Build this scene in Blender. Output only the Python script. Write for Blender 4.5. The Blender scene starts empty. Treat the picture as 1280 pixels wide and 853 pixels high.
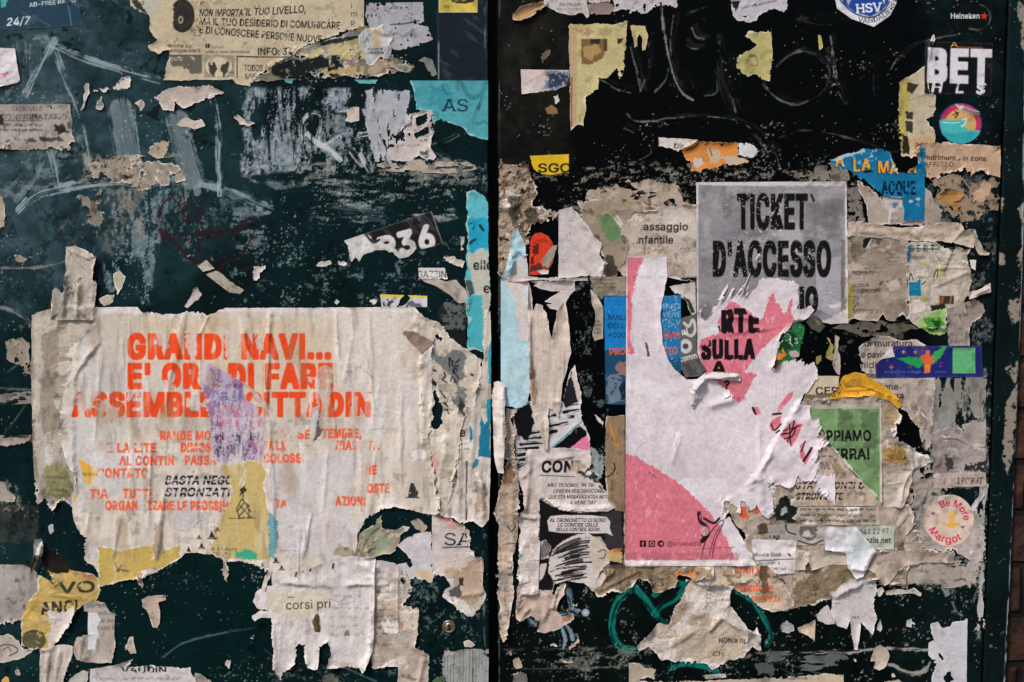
import bpy, math, random
import numpy as np
F = np.float32
sc = bpy.context.scene
COL = sc.collection

# ------------------------------------------------------------------ camera
W, H = 1280.0, 853.0            # the photograph's frame, used as drawing units on the door (0.8 mm each)
UNIT = 0.0008
FPX = 1437.0
PITCH = math.radians(-5.2)
ZC = 1.50                        # height of the picture's centre on the door
FWD = np.array([0, math.cos(PITCH), math.sin(PITCH)])
UPV = np.array([0, -math.sin(PITCH), math.cos(PITCH)])
CAM = np.array([0, 0, ZC]) - FWD * FPX * UNIT
cam = bpy.data.objects.new('camera', bpy.data.cameras.new('camera'))
COL.objects.link(cam); sc.camera = cam
cam.location = CAM
cam.rotation_euler = (math.pi / 2 + PITCH, 0, 0)
cam.data.sensor_width = 36; cam.data.lens = 36 * FPX / W
cam.data.clip_start = 0.05; cam.data.clip_end = 200
# ------------------------------------------------------------------ light: overcast daylight in a narrow street
SUN_EL, SUN_AZ = math.radians(48), math.radians(-38)   # from the upper left, behind the camera
world = bpy.data.worlds.new('World'); sc.world = world; world.use_nodes = True
wn = world.node_tree.nodes; wl = world.node_tree.links
sky = wn.new('ShaderNodeTexSky'); sky.sky_type = 'NISHITA'; sky.sun_disc = False
sky.sun_elevation = SUN_EL; sky.sun_rotation = math.pi + SUN_AZ * -1
sky.dust_density = 3.0; sky.air_density = 1.0
wl.new(sky.outputs[0], wn['Background'].inputs[0]); wn['Background'].inputs[1].default_value = 0.055
sun = bpy.data.objects.new('sun', bpy.data.lights.new('sun', 'SUN')); COL.objects.link(sun)
sun.data.energy = 1.5; sun.data.angle = math.radians(10); sun.data.color = (1.0, 0.98, 0.955)
sd_ = np.array([math.sin(SUN_AZ) * math.cos(SUN_EL), -math.cos(SUN_AZ) * math.cos(SUN_EL), math.sin(SUN_EL)])
from mathutils import Vector
sun.rotation_euler = Vector(sd_).to_track_quat('Z', 'Y').to_euler()
sc.view_settings.view_transform = 'Standard'; sc.view_settings.look = 'None'
sc.view_settings.gamma = 1; sc.view_settings.use_curve_mapping = False
sc.view_settings.exposure = 0.92
ALB = 1.12                       # base colour of a surface = its colour in even light x this

# ------------------------------------------------------------------ little raster / noise toolbox (numpy)
def to_wall(px, py):
    u = px - W / 2; v = py - H / 2
    dx = u; dy = FWD[1] * FPX - UPV[1] * v; dz = FWD[2] * FPX - UPV[2] * v
    t = -CAM[1] / dy
    return CAM[0] + dx * t, CAM[2] + dz * t

def lin(c):
    c = np.asarray(c, dtype=F) / 255.0
    return np.where(c <= .04045, c / 12.92, ((c + .055) / 1.055) ** 2.4).astype(F)

_T = {}
def vn(x, y, seed=0):
    if seed not in _T:
        _T[seed] = np.random.default_rng(seed + 11).random((256, 256)).astype(F) * 2 - 1
    T = _T[seed]
    xf = np.floor(x); yf = np.floor(y)
    xi = xf.astype(np.int32) & 255; yi = yf.astype(np.int32) & 255
    fx = (x - xf).astype(F); fy = (y - yf).astype(F)
    fx = fx * fx * (3 - 2 * fx); fy = fy * fy * (3 - 2 * fy)
    x1 = (xi + 1) & 255; y1 = (yi + 1) & 255
    a = T[yi, xi]; b = T[yi, x1]; c = T[y1, xi]; d = T[y1, x1]
    return (a + (b - a) * fx) * (1 - fy) + (c + (d - c) * fx) * fy

def fbm(x, y, s=20.0, seed=0, o=4, an=(1, 1), rot=0.0):
    if rot:
        ca, sa = math.cos(rot), math.sin(rot); x, y = x * ca + y * sa, -x * sa + y * ca
    x = (x / (s * an[0])).astype(F); y = (y / (s * an[1])).astype(F)
    r = 0; a = 1.0; tot = 0
    for k in range(o):
        r = r + a * vn(x + 17.3 * k, y + 9.1 * k, seed * 7 + k); tot += a; a *= .55; x = x * 2.03; y = y * 2.03
    return r / tot * 1.6

def sst(a, b, x):
    t = np.clip((x - a) / (b - a), 0, 1); return t * t * (3 - 2 * t)

def poly_sd(poly, X, Y):
    """signed distance (inside positive) and the roughness weight of the nearest edge"""
    n = len(poly)
    best = np.full(X.shape, 1e9, F); wt = np.ones(X.shape, F); ins = np.zeros(X.shape, bool)
    for i in range(n):
        p, q = poly[i], poly[(i + 1) % n]
        ax, ay, bx, by = p[0], p[1], q[0], q[1]
        w = p[2] if len(p) > 2 else 1.0
        ex, ey = bx - ax, by - ay; L = ex * ex + ey * ey + 1e-9
        t = np.clip(((X - ax) * ex + (Y - ay) * ey) / L, 0, 1)
        d = (X - ax - t * ex) ** 2 + (Y - ay - t * ey) ** 2
        m = d < best; best = np.where(m, d, best); wt = np.where(m, F(w), wt)
        if ay != by:
            c = ((ay > Y) != (by > Y)) & (X < (bx - ax) * (Y - ay) / (by - ay) + ax); ins ^= c
    d = np.sqrt(best)
    return np.where(ins, d, -d).astype(F), wt

def spline(pts, n=8):
    P = [np.array(p[:2], float) for p in pts]
    if len(P) < 3: return [tuple(p) for p in P]
    out = []
    for i in range(len(P) - 1):
        p0 = P[max(i - 1, 0)]; p1 = P[i]; p2 = P[i + 1]; p3 = P[min(i + 2, len(P) - 1)]
        for k in range(n):
            t = k / n
            out.append(tuple(.5 * (2 * p1 + (p2 - p0) * t + (2 * p0 - 5 * p1 + 4 * p2 - p3) * t * t + (3 * p1 - p0 - 3 * p2 + p3) * t ** 3)))
    out.append(tuple(P[-1])); return out

def disc(cx, cy, rx, ry=None, n=28, a0=0, w=0):
    ry = ry or rx
    return [(cx + rx * math.cos(a0 + 2 * math.pi * k / n), cy + ry * math.sin(a0 + 2 * math.pi * k / n), w) for k in range(n)]

def box(x0, y0, x1, y1, w=0): return [(x0, y0, w), (x1, y0, w), (x1, y1, w), (x0, y1, w)]

# ---- lettering: glyphs of Blender's built-in font rasterised once, then drawn into a sheet's colours
R = 72
_G = {}
_fc = bpy.data.curves.new('glyphs', 'FONT'); _fo = bpy.data.objects.new('glyphs', _fc)
_fc.resolution_u = 4
try:                                   # Blender's own bundled interface font where present, else its built-in one
    _fc.font = bpy.data.fonts.load(bpy.utils.system_resource('DATAFILES', path='fonts') + '/Inter.woff2')
except Exception: pass
def _mesh(s):
    _fc.body = s
    me = _fo.to_mesh()
    v = np.zeros(len(me.vertices) * 3); me.vertices.foreach_get('co', v); v = v.reshape(-1, 3)[:, :2].copy()
    me.calc_loop_triangles()
    t = np.zeros(len(me.loop_triangles) * 3, np.int32); me.loop_triangles.foreach_get('vertices', t)
    _fo.to_mesh_clear(); return v, t.reshape(-1, 3)
_II = None
def glyph(c):
    global _II
    if c in _G: return _G[c]
    if c in 'Il|':                     # a plain upright stem, cut from the H
        g, _ = glyph('H'); row = g[int(.35 * R) + 8] > .5; x0 = int(np.argmax(row)); x1 = x0 + int(np.argmin(row[x0:]))
        im = np.zeros((g.shape[0], x1 + int(.2 * R) + 2), F); im[:, x0 - 1:x1 + 1] = g[:, x0 - 1:x1 + 1]
        im[:, x0 + 1:x1 - 1] = im[:, x0 + 1:x0 + 2]; _G[c] = (im, (x1 - x0) / R + 2 * (x0 / R - .2)); return _G[c]
    if _II is None:
        v, _ = _mesh('II'); _II = v[:, 0].max() - v[:, 0].min()
    v, _ = _mesh('I' + c + 'I'); adv = v[:, 0].max() - v[:, 0].min() - _II
    hh, ww = int(1.4 * R) * 2, int((adv + .4) * R) * 2
    im = np.zeros((hh, max(ww, 4)), F)
    if c != ' ':
        v, t = _mesh(c); s = R * 2
        q = v.copy(); q[:, 0] = (v[:, 0] + .2) * s; q[:, 1] = (v[:, 1] + .35) * s
        for a, b, d in t:
            A, B, D = q[a], q[b], q[d]
            x0, x1 = int(min(A[0], B[0], D[0])), int(max(A[0], B[0], D[0])) + 2
            y0, y1 = int(min(A[1], B[1], D[1])), int(max(A[1], B[1], D[1])) + 2
            x0 = max(x0, 0); y0 = max(y0, 0); x1 = min(x1, im.shape[1]); y1 = min(y1, hh)
            if x1 <= x0 or y1 <= y0: continue
            gx, gy = np.meshgrid(np.arange(x0, x1) + .5, np.arange(y0, y1) + .5)
            def e(P, Q): return (Q[0] - P[0]) * (gy - P[1]) - (Q[1] - P[1]) * (gx - P[0])
            w0, w1, w2 = e(A, B), e(B, D), e(D, A)
            m = ((w0 >= 0) & (w1 >= 0) & (w2 >= 0)) | ((w0 <= 0) & (w1 <= 0) & (w2 <= 0))
            im[y0:y1, x0:x1] = np.maximum(im[y0:y1, x0:x1], m)
    im = im[:im.shape[0] // 2 * 2, :im.shape[1] // 2 * 2]
    im = (im[::2, ::2] + im[1::2, ::2] + im[::2, 1::2] + im[1::2, 1::2]) / 4
    _G[c] = (im, adv); return _G[c]
CAP = None
def strip(s, bold=0, track=0, serif=0, bx=0):
    global CAP
    if CAP is None:
        im, _ = glyph('H'); ys = np.where(im.max(1) > .5)[0]; CAP = (ys.max() - ys.min() + 1) / R
    bx = bx or bold; track = track + max(0, 1.5 * bx - 1.5) / R
    advs = [glyph(c)[1] + track for c in s]
    im = np.zeros((int(1.4 * R), int((sum(advs) + 1) * R) + 2), F); x = 0.0
    for c, a in zip(s, advs):
        g = glyph(c)[0]
        if serif and c not in 'SCGOQ036895es.,c':
            b0 = int(.35 * R); top = b0 + int(CAP * R)
            g = g.copy()
            for (r0, r1) in ((b0, b0 + 4), (top - 4, top)):
                row = g[r0:r1].copy()
                for k in range(-serif, serif + 1): 
                    sh = np.roll(row, k, 1); g[r0:r1] = np.maximum(g[r0:r1], sh)
        i = int(x * R); h = min(g.shape[0], im.shape[0]); w = min(g.shape[1], im.shape[1] - i)
        im[:h, i:i + w] = np.maximum(im[:h, i:i + w], g[:h, :w]); x += a
    if bold:
        o = im.copy(); b = int(math.ceil(bold)); b2 = int(math.ceil(bx))
        for dy in range(-b, b + 1):
            for dx in range(-b2, b2 + 1):
                if (dx / bx) ** 4 + (dy / bold) ** 4 <= 1.3: o = np.maximum(o, np.roll(np.roll(im, dy, 0), dx, 1))
        im = o
    return im, x
def blur(a, r):
    r = int(r)
    if r < 1: return a
    for ax in (0, 1):
        k = 2 * r + 1
        p = np.concatenate([np.zeros_like(np.take(a, [0], ax)), np.cumsum(np.pad(a, [(r, r) if i == ax else (0, 0) for i in (0, 1)], mode='edge'), axis=ax, dtype=np.float64)], axis=ax)
        n = a.shape[ax]
        a = ((np.take(p, range(k, k + n), ax) - np.take(p, range(0, n), ax)) / k).astype(F)
    return a

class Cv:
    """a drawing area on the door: a grid of points with a cut-out field f (kept where f > 0), colours and height"""
    def __init__(s, x0, y0, x1, y1, cell=1.0, col=(128, 128, 128), seed=0):
        s.cell = cell; s.x0 = x0; s.y0 = y0; s.seed = seed
        s.nx = int(math.ceil((x1 - x0) / cell)) + 1; s.ny = int(math.ceil((y1 - y0) / cell)) + 1
        s.X, s.Y = np.meshgrid((x0 + np.arange(s.nx) * cell).astype(F), (y0 + np.arange(s.ny) * cell).astype(F))
        s.f = np.ones(s.X.shape, F); s.rgb = np.empty(s.X.shape + (3,), F); s.rgb[:] = col
        s.z = np.zeros(s.X.shape, F); s.pn = 0; s.pad = False
    def win(s, x0, y0, x1, y1):
        i0 = max(0, int((x0 - s.x0) / s.cell)); i1 = min(s.nx, int((x1 - s.x0) / s.cell) + 2)
        j0 = max(0, int((y0 - s.y0) / s.cell)); j1 = min(s.ny, int((y1 - s.y0) / s.cell) + 2)
        if i1 <= i0 or j1 <= j0: return None
        return slice(j0, j1), slice(i0, i1)
    def mix(s, w, col, a):
        a = np.clip(a, 0, 1)[..., None]
        s.rgb[w] = s.rgb[w] * (1 - a) + np.asarray(col, F) * a
    def patch(s, poly, col, rag=1.5, rs=6, a=1.0, worn=0, ws=8, an=(1, 1), soft=.6, rot=0, edge=0, ec=(222, 214, 208), cut=False, rel=0):
        s.pn += 1; sd = s.seed * 31 + s.pn * 3
        xs = [p[0] for p in poly]; ys = [p[1] for p in poly]; m = rag * 2.5 + 3
        w = s.win(min(xs) - m, min(ys) - m, max(xs) + m, max(ys) + m)
        if w is None: return
        X, Y = s.X[w], s.Y[w]
        f, wt = poly_sd(poly, X, Y)
        if rag: f = f + wt * rag * (fbm(X, Y, rs, sd, 4, an, rot) * .9 + fbm(X, Y, rs * .3, sd + 1, 2) * .35)
        if worn: f = np.minimum(f, (fbm(X, Y, ws, sd + 2, 4, an, rot) + .75 - 1.5 * worn + np.clip(f / 30, 0, .3)) * ws * .8)
        if cut: s.f[w] = np.minimum(s.f[w], -f); return
        if rel: s.z[w] += rel * sst(-.5, .8, f)
        if edge: s.mix(w, ec, sst(-soft, soft, f + edge * (.4 + .9 * fbm(X, Y, 6, sd + 5, 3))))
        s.mix(w, col, a * sst(-soft, soft, f))
    def stroke(s, pts, wd, col, a=1.0, dry=0, soft=.7, sp=True, rag=0):
        s.pn += 1; sd = s.seed * 31 + s.pn * 3
        P = spline(pts) if sp else pts
        xs = [p[0] for p in P]; ys = [p[1] for p in P]
        w = s.win(min(xs) - wd - 2, min(ys) - wd - 2, max(xs) + wd + 2, max(ys) + wd + 2)
        if w is None: return
        X, Y = s.X[w], s.Y[w]; best = np.full(X.shape, 1e9, F); al = np.zeros(X.shape, F); ac = np.zeros(X.shape, F); L0 = 0
        for p, q in zip(P[:-1], P[1:]):
            ex, ey = q[0] - p[0], q[1] - p[1]; L = math.hypot(ex, ey) + 1e-6
            t = np.clip(((X - p[0]) * ex + (Y - p[1]) * ey) / (L * L), 0, 1)
            d = np.hypot(X - p[0] - t * ex, Y - p[1] - t * ey); mm = d < best
            best = np.where(mm, d, best); al = np.where(mm, L0 + t * L, al)
            ac = np.where(mm, ((X - p[0]) * -ey + (Y - p[1]) * ex) / L, ac); L0 += L
        f = wd / 2 - best
        if rag: f = f + rag * fbm(X, Y, 6, sd, 3)
        A = sst(-soft, soft, f)
        if dry: A = A * sst(-.25, .45, fbm(al, ac, 1.6, sd + 1, 3, (22, 1)) + .55 - dry + .5 * fbm(X, Y, 14, sd + 2, 3))
        s.mix(w, col, a * A)
    def text(s, t, x, y, h, col, x1=None, bold=0, shear=0, rot=0, a=1.0, wear=0, ws=5, track=0, arc=None, serif=0, sx=1.0, clip=None):
        if bold > 1.5: bold = 1.5 + (bold - 1.5) * .45
        s.pn += 1; sd = s.seed * 31 + s.pn * 3
        im, adv = strip(t, 0, track, serif)
        k = h / CAP                                     # drawing units per font unit
        if bold:                                        # keep the stem thickness even when a line is condensed
            q = 1.0 if x1 is None else min(1.6, max(.8, k / ((x1 - x) / max(adv, .1))))
            im, adv = strip(t, bold, track, serif, bold * q)
        kx = k * sx if x1 is None else (x1 - x) / max(adv - .08, .1)
        ln = adv * kx
        ca, sa = math.cos(math.radians(rot)), math.sin(math.radians(rot))
        if arc:
            cx, cy, rad, a0, sg = arc; e = rad + h * 1.6
            w = s.win(cx - e, cy - e, cx + e, cy + e)
        else:
            cs = [(x + u * ca - v * sa, y + u * sa + v * ca) for u in (-h * .5, ln + h * .5) for v in (-h * 1.4, h * .5)]
            w = s.win(min(c[0] for c in cs), min(c[1] for c in cs), max(c[0] for c in cs), max(c[1] for c in cs))
        if w is None: return
        X, Y = s.X[w], s.Y[w]
        if arc:
            dx, dy = X - cx, Y - cy; rr = np.hypot(dx, dy)
            th = np.arctan2(dy, dx) * sg - math.radians(a0) * sg
            th = np.mod(th + math.pi, 2 * math.pi) - math.pi
            u = th * (rad + (h * .4)); v = (rr - rad) if sg > 0 else (rad + h - rr)
        else:
            u = (X - x) * ca + (Y - y) * sa; v = -(-(X - x) * sa + (Y - y) * ca)
            if shear: u = u - v * shear
        gx = (u / kx + .2) * R; gy = (v / k + .35) * R
        st = s.cell / k * R
        im = blur(im, st * .45)
        ok = (gx > 0) & (gy > 0) & (gx < im.shape[1] - 1.01) & (gy < im.shape[0] - 1.01)
        gx = np.where(ok, gx, 0); gy = np.where(ok, gy, 0)
        ix = gx.astype(np.int32); iy = gy.astype(np.int32); fx = gx - ix; fy = gy - iy
        val = (im[iy, ix] * (1 - fx) + im[iy, ix + 1] * fx) * (1 - fy) + (im[iy + 1, ix] * (1 - fx) + im[iy + 1, ix + 1] * fx) * fy
        val = val * ok
        if wear: val = val * sst(-.12, .12, fbm(X, Y, ws, sd, 4) + .8 - 1.6 * wear)
        if clip:
            f, _ = poly_sd(clip, X, Y); val = val * sst(-.6, .6, f + 2.0 * fbm(X, Y, 5, sd + 1, 3))
        s.mix(w, col, a * val)
    def speck(s, col, dens=.1, size=2.5, a=.8, an=(1, 1), seed=5, within=None):
        w = (slice(None), slice(None)) if within is None else s.win(*within)
        if w is None: return
        X, Y = s.X[w], s.Y[w]
        n = fbm(X, Y, size, s.seed + seed, 3, an) + .5 * fbm(X, Y, 40, s.seed + seed + 1, 3)
        t = 1.05 - dens * 1.3
        s.mix(w, col, a * sst(t, t + .16, n))
    def lines(s, x0, y0, x1, y1, h, col=(40, 38, 38), gap=None, a=.7, wear=.3, words=None, rot=0, just=False):
        """rows of small print whose words cannot be read in the photograph: only the grey texture of type"""
        gap = gap or h * 1.6; y = y0 + h; rng = random.Random(int(x0 * 13 + y0))
        while y <= y1:
            x = x0; xe = x1 if just else x1 - rng.random() * (x1 - x0) * .25
            while x < xe:
                L = rng.uniform(1.2, 5) * h
                s.patch(box(x, y - h * .72, min(x + L, xe), y, 1), col, rag=h * .33, rs=h * .5, a=a, worn=wear, ws=h * .55, soft=.5)
                x += L + h * .5
            y += gap

def scraps(c, reg, n, seed, size=(8, 26), pal=((176, 162, 148), (150, 134, 116), (192, 180, 168), (128, 112, 94), (166, 148, 130)), print_=.35, rel=.0003, a=.9, worn=.06):
    """older torn layers showing through a sheet: overlapping ragged bits, some with rows of type"""
    rng = random.Random(seed); f = None
    for k in range(n):
        for _ in range(20):
            x = rng.uniform(min(p[0] for p in reg), max(p[0] for p in reg)); y = rng.uniform(min(p[1] for p in reg), max(p[1] for p in reg))
            if float(poly_sd(reg, np.array([[x]], F), np.array([[y]], F))[0][0, 0]) > 0: break
        w = rng.uniform(*size); h = w * rng.uniform(.4, 1.1); r = rng.uniform(-.25, .25); P = []
        for q in range(9):
            t = 2 * math.pi * q / 9 + rng.uniform(-.2, .2); m = rng.uniform(.65, 1.2)
            u, v = w * .6 * m * max(-.75, min(.75, math.cos(t))), h * .6 * m * max(-.75, min(.75, math.sin(t)))
            P.append((x + u * math.cos(r) - v * math.sin(r), y + u * math.sin(r) + v * math.cos(r), rng.choice((.3, 1, 1))))
        col = np.array(rng.choice(pal)) * rng.uniform(.86, 1.1)
        c.patch(P, col, 2.2, 6, a * rng.uniform(.6, 1), worn=worn * rng.uniform(0, 3), ws=6, edge=rng.choice((0, 0, 1.4)), ec=np.clip(col * 1.1, 0, 215), rel=rel * rng.uniform(.4, 1.3))
        if rng.random() < print_: c.lines(x - w * .4, y - h * .35, x + w * .35, y + h * .35, rng.uniform(2.4, 4), a=.35, wear=.4)

# ---- height of everything pasted so far, so that each new sheet lies on those below it
HX0, HY0, HW, HH = -60, -60, 1400, 980
HM = np.zeros((HH, HW), F)
def hm_get(X, Y):
    x = np.clip(X - HX0, 0, HW - 2); y = np.clip(Y - HY0, 0, HH - 2)
    i0 = int(x.min()); i1 = int(x.max()) + 2; j0 = int(y.min()); j1 = int(y.max()) + 2
    a0, b0 = max(i0 - 6, 0), max(j0 - 6, 0)
    S = HM[b0:j1 + 6, a0:i1 + 6]
    M = S.copy()
    for dx in (-1, 0, 1):
        for dy in (-1, 0, 1): M = np.maximum(M, np.roll(np.roll(S, dy, 0), dx, 1))
    M = np.maximum(blur(M, 2), blur(S, 1)); M = np.maximum(M, S)
    ix = x.astype(np.int32) - a0; iy = y.astype(np.int32) - b0; fx = x - np.floor(x); fy = y - np.floor(y)
    return (M[iy, ix] * (1 - fx) + M[iy, ix + 1] * fx) * (1 - fy) + (M[iy + 1, ix] * (1 - fx) + M[iy + 1, ix + 1] * fx) * fy
def hm_put(c):
    i0 = max(int(math.ceil(c.x0)), HX0); j0 = max(int(math.ceil(c.y0)), HY0)
    i1 = min(int(c.x0 + (c.nx - 1) * c.cell), HX0 + HW - 1); j1 = min(int(c.y0 + (c.ny - 1) * c.cell), HY0 + HH - 1)
    if i1 < i0 or j1 < j0: return
    ci = np.clip(np.round((np.arange(i0, i1 + 1) - c.x0) / c.cell).astype(int), 0, c.nx - 1)
    cj = np.clip(np.round((np.arange(j0, j1 + 1) - c.y0) / c.cell).astype(int), 0, c.ny - 1)
    f = c.f[np.ix_(cj, ci)]; z = c.z[np.ix_(cj, ci)]
    v = HM[j0 - HY0:j1 - HY0 + 1, i0 - HX0:i1 - HX0 + 1]
    v[:] = np.where(f > 0, np.maximum(v, z), v)

# ---- marching squares: the cut-out becomes a mesh with the ragged outline as real edges
# corners 0:(j,i) 1:(j,i+1) 2:(j+1,i+1) 3:(j+1,i); edges 4:01 5:12 6:32 7:03
_MS = {1: [(0, 4, 7)], 2: [(4, 1, 5)], 3: [(0, 1, 5, 7)], 4: [(5, 2, 6)], 5: [(0, 4, 7), (5, 2, 6)], 6: [(4, 1, 2, 6)], 7: [(0, 1, 2, 6, 7)],
       8: [(7, 6, 3)], 9: [(0, 4, 6, 3)], 10: [(4, 1, 5), (7, 6, 3)], 11: [(0, 1, 5, 6, 3)], 12: [(7, 5, 2, 3)], 13: [(0, 4, 5, 2, 3)], 14: [(4, 1, 2, 3, 7)], 15: [(0, 1, 2, 3)]}
def march(c):
    f = c.f.copy(); f[np.abs(f) < 1e-3] = 1e-3
    f[0, :] = np.minimum(f[0, :], -.01) if c.pad else f[0, :]
    if c.pad:
        f[-1, :] = np.minimum(f[-1, :], -.01); f[:, 0] = np.minimum(f[:, 0], -.01); f[:, -1] = np.minimum(f[:, -1], -.01)
    ny, nx = f.shape; ins = f > 0
    A = np.dstack([c.X, c.Y, c.z, c.rgb]).reshape(-1, 6)
    gid = np.full(ny * nx, -1, np.int64); g = np.flatnonzero(ins.ravel()); gid[g] = np.arange(len(g)); gid = gid.reshape(ny, nx)
    verts = [A[g]]; base = len(g)
    def edge(fa, fb, ia, ib, shp):
        nonlocal base
        m = (fa > 0) != (fb > 0); t = np.clip((fa / np.where(m, fa - fb, 1))[m], .02, .98)[:, None]
        ids = np.full(shp, -1, np.int64); k = int(m.sum()); ids[m] = base + np.arange(k); base += k
        va = A[ia[m]] * (1 - t) + A[ib[m]] * t
        verts.append(va.astype(F)); return ids
    idx = np.arange(ny * nx).reshape(ny, nx)
    hE = edge(f[:, :-1], f[:, 1:], idx[:, :-1], idx[:, 1:], (ny, nx - 1))
    vE = edge(f[:-1], f[1:], idx[:-1], idx[1:], (ny - 1, nx))
    case = ins[:-1, :-1] * 1 + ins[:-1, 1:] * 2 + ins[1:, 1:] * 4 + ins[1:, :-1] * 8
    ref = [gid[:-1, :-1], gid[:-1, 1:], gid[1:, 1:], gid[1:, :-1], hE[:-1], vE[:, 1:], hE[1:], vE[:, :-1]]
    loops, sizes = [], []
    for k, polys in _MS.items():
        m = case == k
        if not m.any(): continue
        for p in polys:
            # wound so that faces look towards the camera
            q = np.stack([ref[r][m] for r in p[::-1]], 1); loops.append(q.ravel()); sizes.append(np.full(len(q), len(p), np.int32))
    if not loops: return None
    return np.concatenate(verts), np.concatenate(loops).astype(np.int32), np.concatenate(sizes)

def roll(px, py, z, curls):
    """bend the paper beyond a line round a cylinder: (x, y of the line, direction of the free end, radius, largest angle)"""
    for (lx, ly, dx, dy, r, amax) in curls:
        L = math.hypot(dx, dy); dx /= L; dy /= L
        s = (px - lx) * dx + (py - ly) * dy; m = s > 0
        an = np.clip(s / r, 0, amax); ex = np.clip(s - amax * r, 0, None)
        d = r * np.sin(an) + ex * math.cos(amax); h = r * (1 - np.cos(an)) + ex * math.sin(amax)
        px = np.where(m, px + (d - s) * dx, px); py = np.where(m, py + (d - s) * dy, py); z = np.where(m, z + h * UNIT, z)
    return px, py, z

def link(name, me, parent=None):
    o = bpy.data.objects.new(name, me); COL.objects.link(o)
    if parent is not None: o.parent = parent; o.matrix_parent_inverse = parent.matrix_world.inverted()
    return o
def tag(o, label=None, cat=None, group=None, kind=None):
    for k, v in (('label', label), ('category', cat), ('group', group), ('kind', kind)):
        if v: o[k] = v
    return o

def build(name, cvs, mat, parent=None, curls=(), extra=None):
    V, Lp, Sz = [], [], []; off = 0
    for c in (cvs if isinstance(cvs, list) else [cvs]):
        r = march(c)
        if r is None: continue
        v, l, s = r; px, py, z = v[:, 0].astype(float), v[:, 1].astype(float), v[:, 2].astype(float)
        if curls: px, py, z = roll(px, py, z, curls)
        wx, wz = to_wall(px, py)
        V.append(np.column_stack([wx, -z, wz, lin(v[:, 3:6]) * ALB])); Lp.append(l + off); Sz.append(s); off += len(v)
    if extra is not None:
        v, l, s = extra; V.append(v); Lp.append(l + off); Sz.append(s); off += len(v)
    V = np.concatenate(V); Lp = np.concatenate(Lp); Sz = np.concatenate(Sz)
    ctr = (V[:, :3].min(0) + V[:, :3].max(0)) / 2
    if parent is None: org = ctr
    else: org = np.array(parent.location)
    me = bpy.data.meshes.new(name)
    me.vertices.add(len(V)); me.vertices.foreach_set('co', (V[:, :3] - org).astype(F).ravel())
    me.loops.add(len(Lp)); me.loops.foreach_set('vertex_index', Lp)
    me.polygons.add(len(Sz)); me.polygons.foreach_set('loop_start', np.concatenate([[0], np.cumsum(Sz)[:-1]]).astype(np.int32))
    me.polygons.foreach_set('use_smooth', np.ones(len(Sz), bool))
    me.update(calc_edges=True)
    a = me.attributes.new('Tint', 'FLOAT_COLOR', 'POINT')
    a.data.foreach_set('color', np.column_stack([np.clip(V[:, 3:6], 0, .92), np.ones(len(V))]).astype(F).ravel())
    me.materials.append(mat)
    o = bpy.data.objects.new(name, me); COL.objects.link(o)
    if parent is None: o.location = org
    else: o.parent = parent
    return o

# ------------------------------------------------------------------ materials
def nodes(name):
    m = bpy.data.materials.new(name); m.use_nodes = True; t = m.node_tree
    return m, t.nodes, t.links, t.nodes['Principled BSDF']
def tint_mat(name, rough, spec, fib=900, bump=.25, grain=.12, dist=.0004, roughvar=0, coat=0):
    m, n, l, b = nodes(name)
    at = n.new('ShaderNodeAttribute'); at.attribute_name = 'Tint'
    tc = n.new('ShaderNodeTexCoord')
    no = n.new('ShaderNodeTexNoise'); no.inputs['Scale'].default_value = fib; no.inputs['Detail'].default_value = 4; no.inputs['Roughness'].default_value = .65
    l.new(tc.outputs['Object'], no.inputs['Vector'])
    mr = n.new('ShaderNodeMapRange'); mr.inputs[1].default_value = .25; mr.inputs[2].default_value = .75
    mr.inputs[3].default_value = 1 - grain; mr.inputs[4].default_value = 1 + grain
    l.new(no.outputs[0], mr.inputs[0])
    mx = n.new('ShaderNodeVectorMath'); mx.operation = 'SCALE'
    l.new(at.outputs['Color'], mx.inputs[0]); l.new(mr.outputs[0], mx.inputs['Scale'])
    l.new(mx.outputs[0], b.inputs['Base Color'])
    bp = n.new('ShaderNodeBump'); bp.inputs['Strength'].default_value = bump; bp.inputs['Distance'].default_value = dist
    n2 = n.new('ShaderNodeTexNoise'); n2.inputs['Scale'].default_value = fib * .28; n2.inputs['Detail'].default_value = 6
    l.new(tc.outputs['Object'], n2.inputs['Vector']); l.new(n2.outputs[0], bp.inputs['Height']); l.new(bp.outputs[0], b.inputs['Normal'])
    b.inputs['Specular IOR Level'].default_value = spec
    if roughvar:                      # bare glossy paint where dark, dull residue where pale
        bw = n.new('ShaderNodeRGBToBW'); l.new(at.outputs['Color'], bw.inputs[0])
        r2 = n.new('ShaderNodeMapRange'); r2.inputs[1].default_value = .0; r2.inputs[2].default_value = .12
        r2.inputs[3].default_value = rough; r2.inputs[4].default_value = rough + roughvar
        l.new(bw.outputs[0], r2.inputs[0]); l.new(r2.outputs[0], b.inputs['Roughness'])
    else: b.inputs['Roughness'].default_value = rough
    return m
M_PAPER = tint_mat('pasted_paper', .92, .06)
M_GLOSS = tint_mat('vinyl_sticker', .45, .12, fib=500, bump=.06, grain=.05)
M_DOOR = tint_mat('green_door_paint', .42, .045, fib=350, bump=.10, grain=.15, roughvar=.45)

def under(c):                         # rest the canvas on what is already pasted there
    c.z = c.z + hm_get(c.X, c.Y) + F(.00018)

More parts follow.
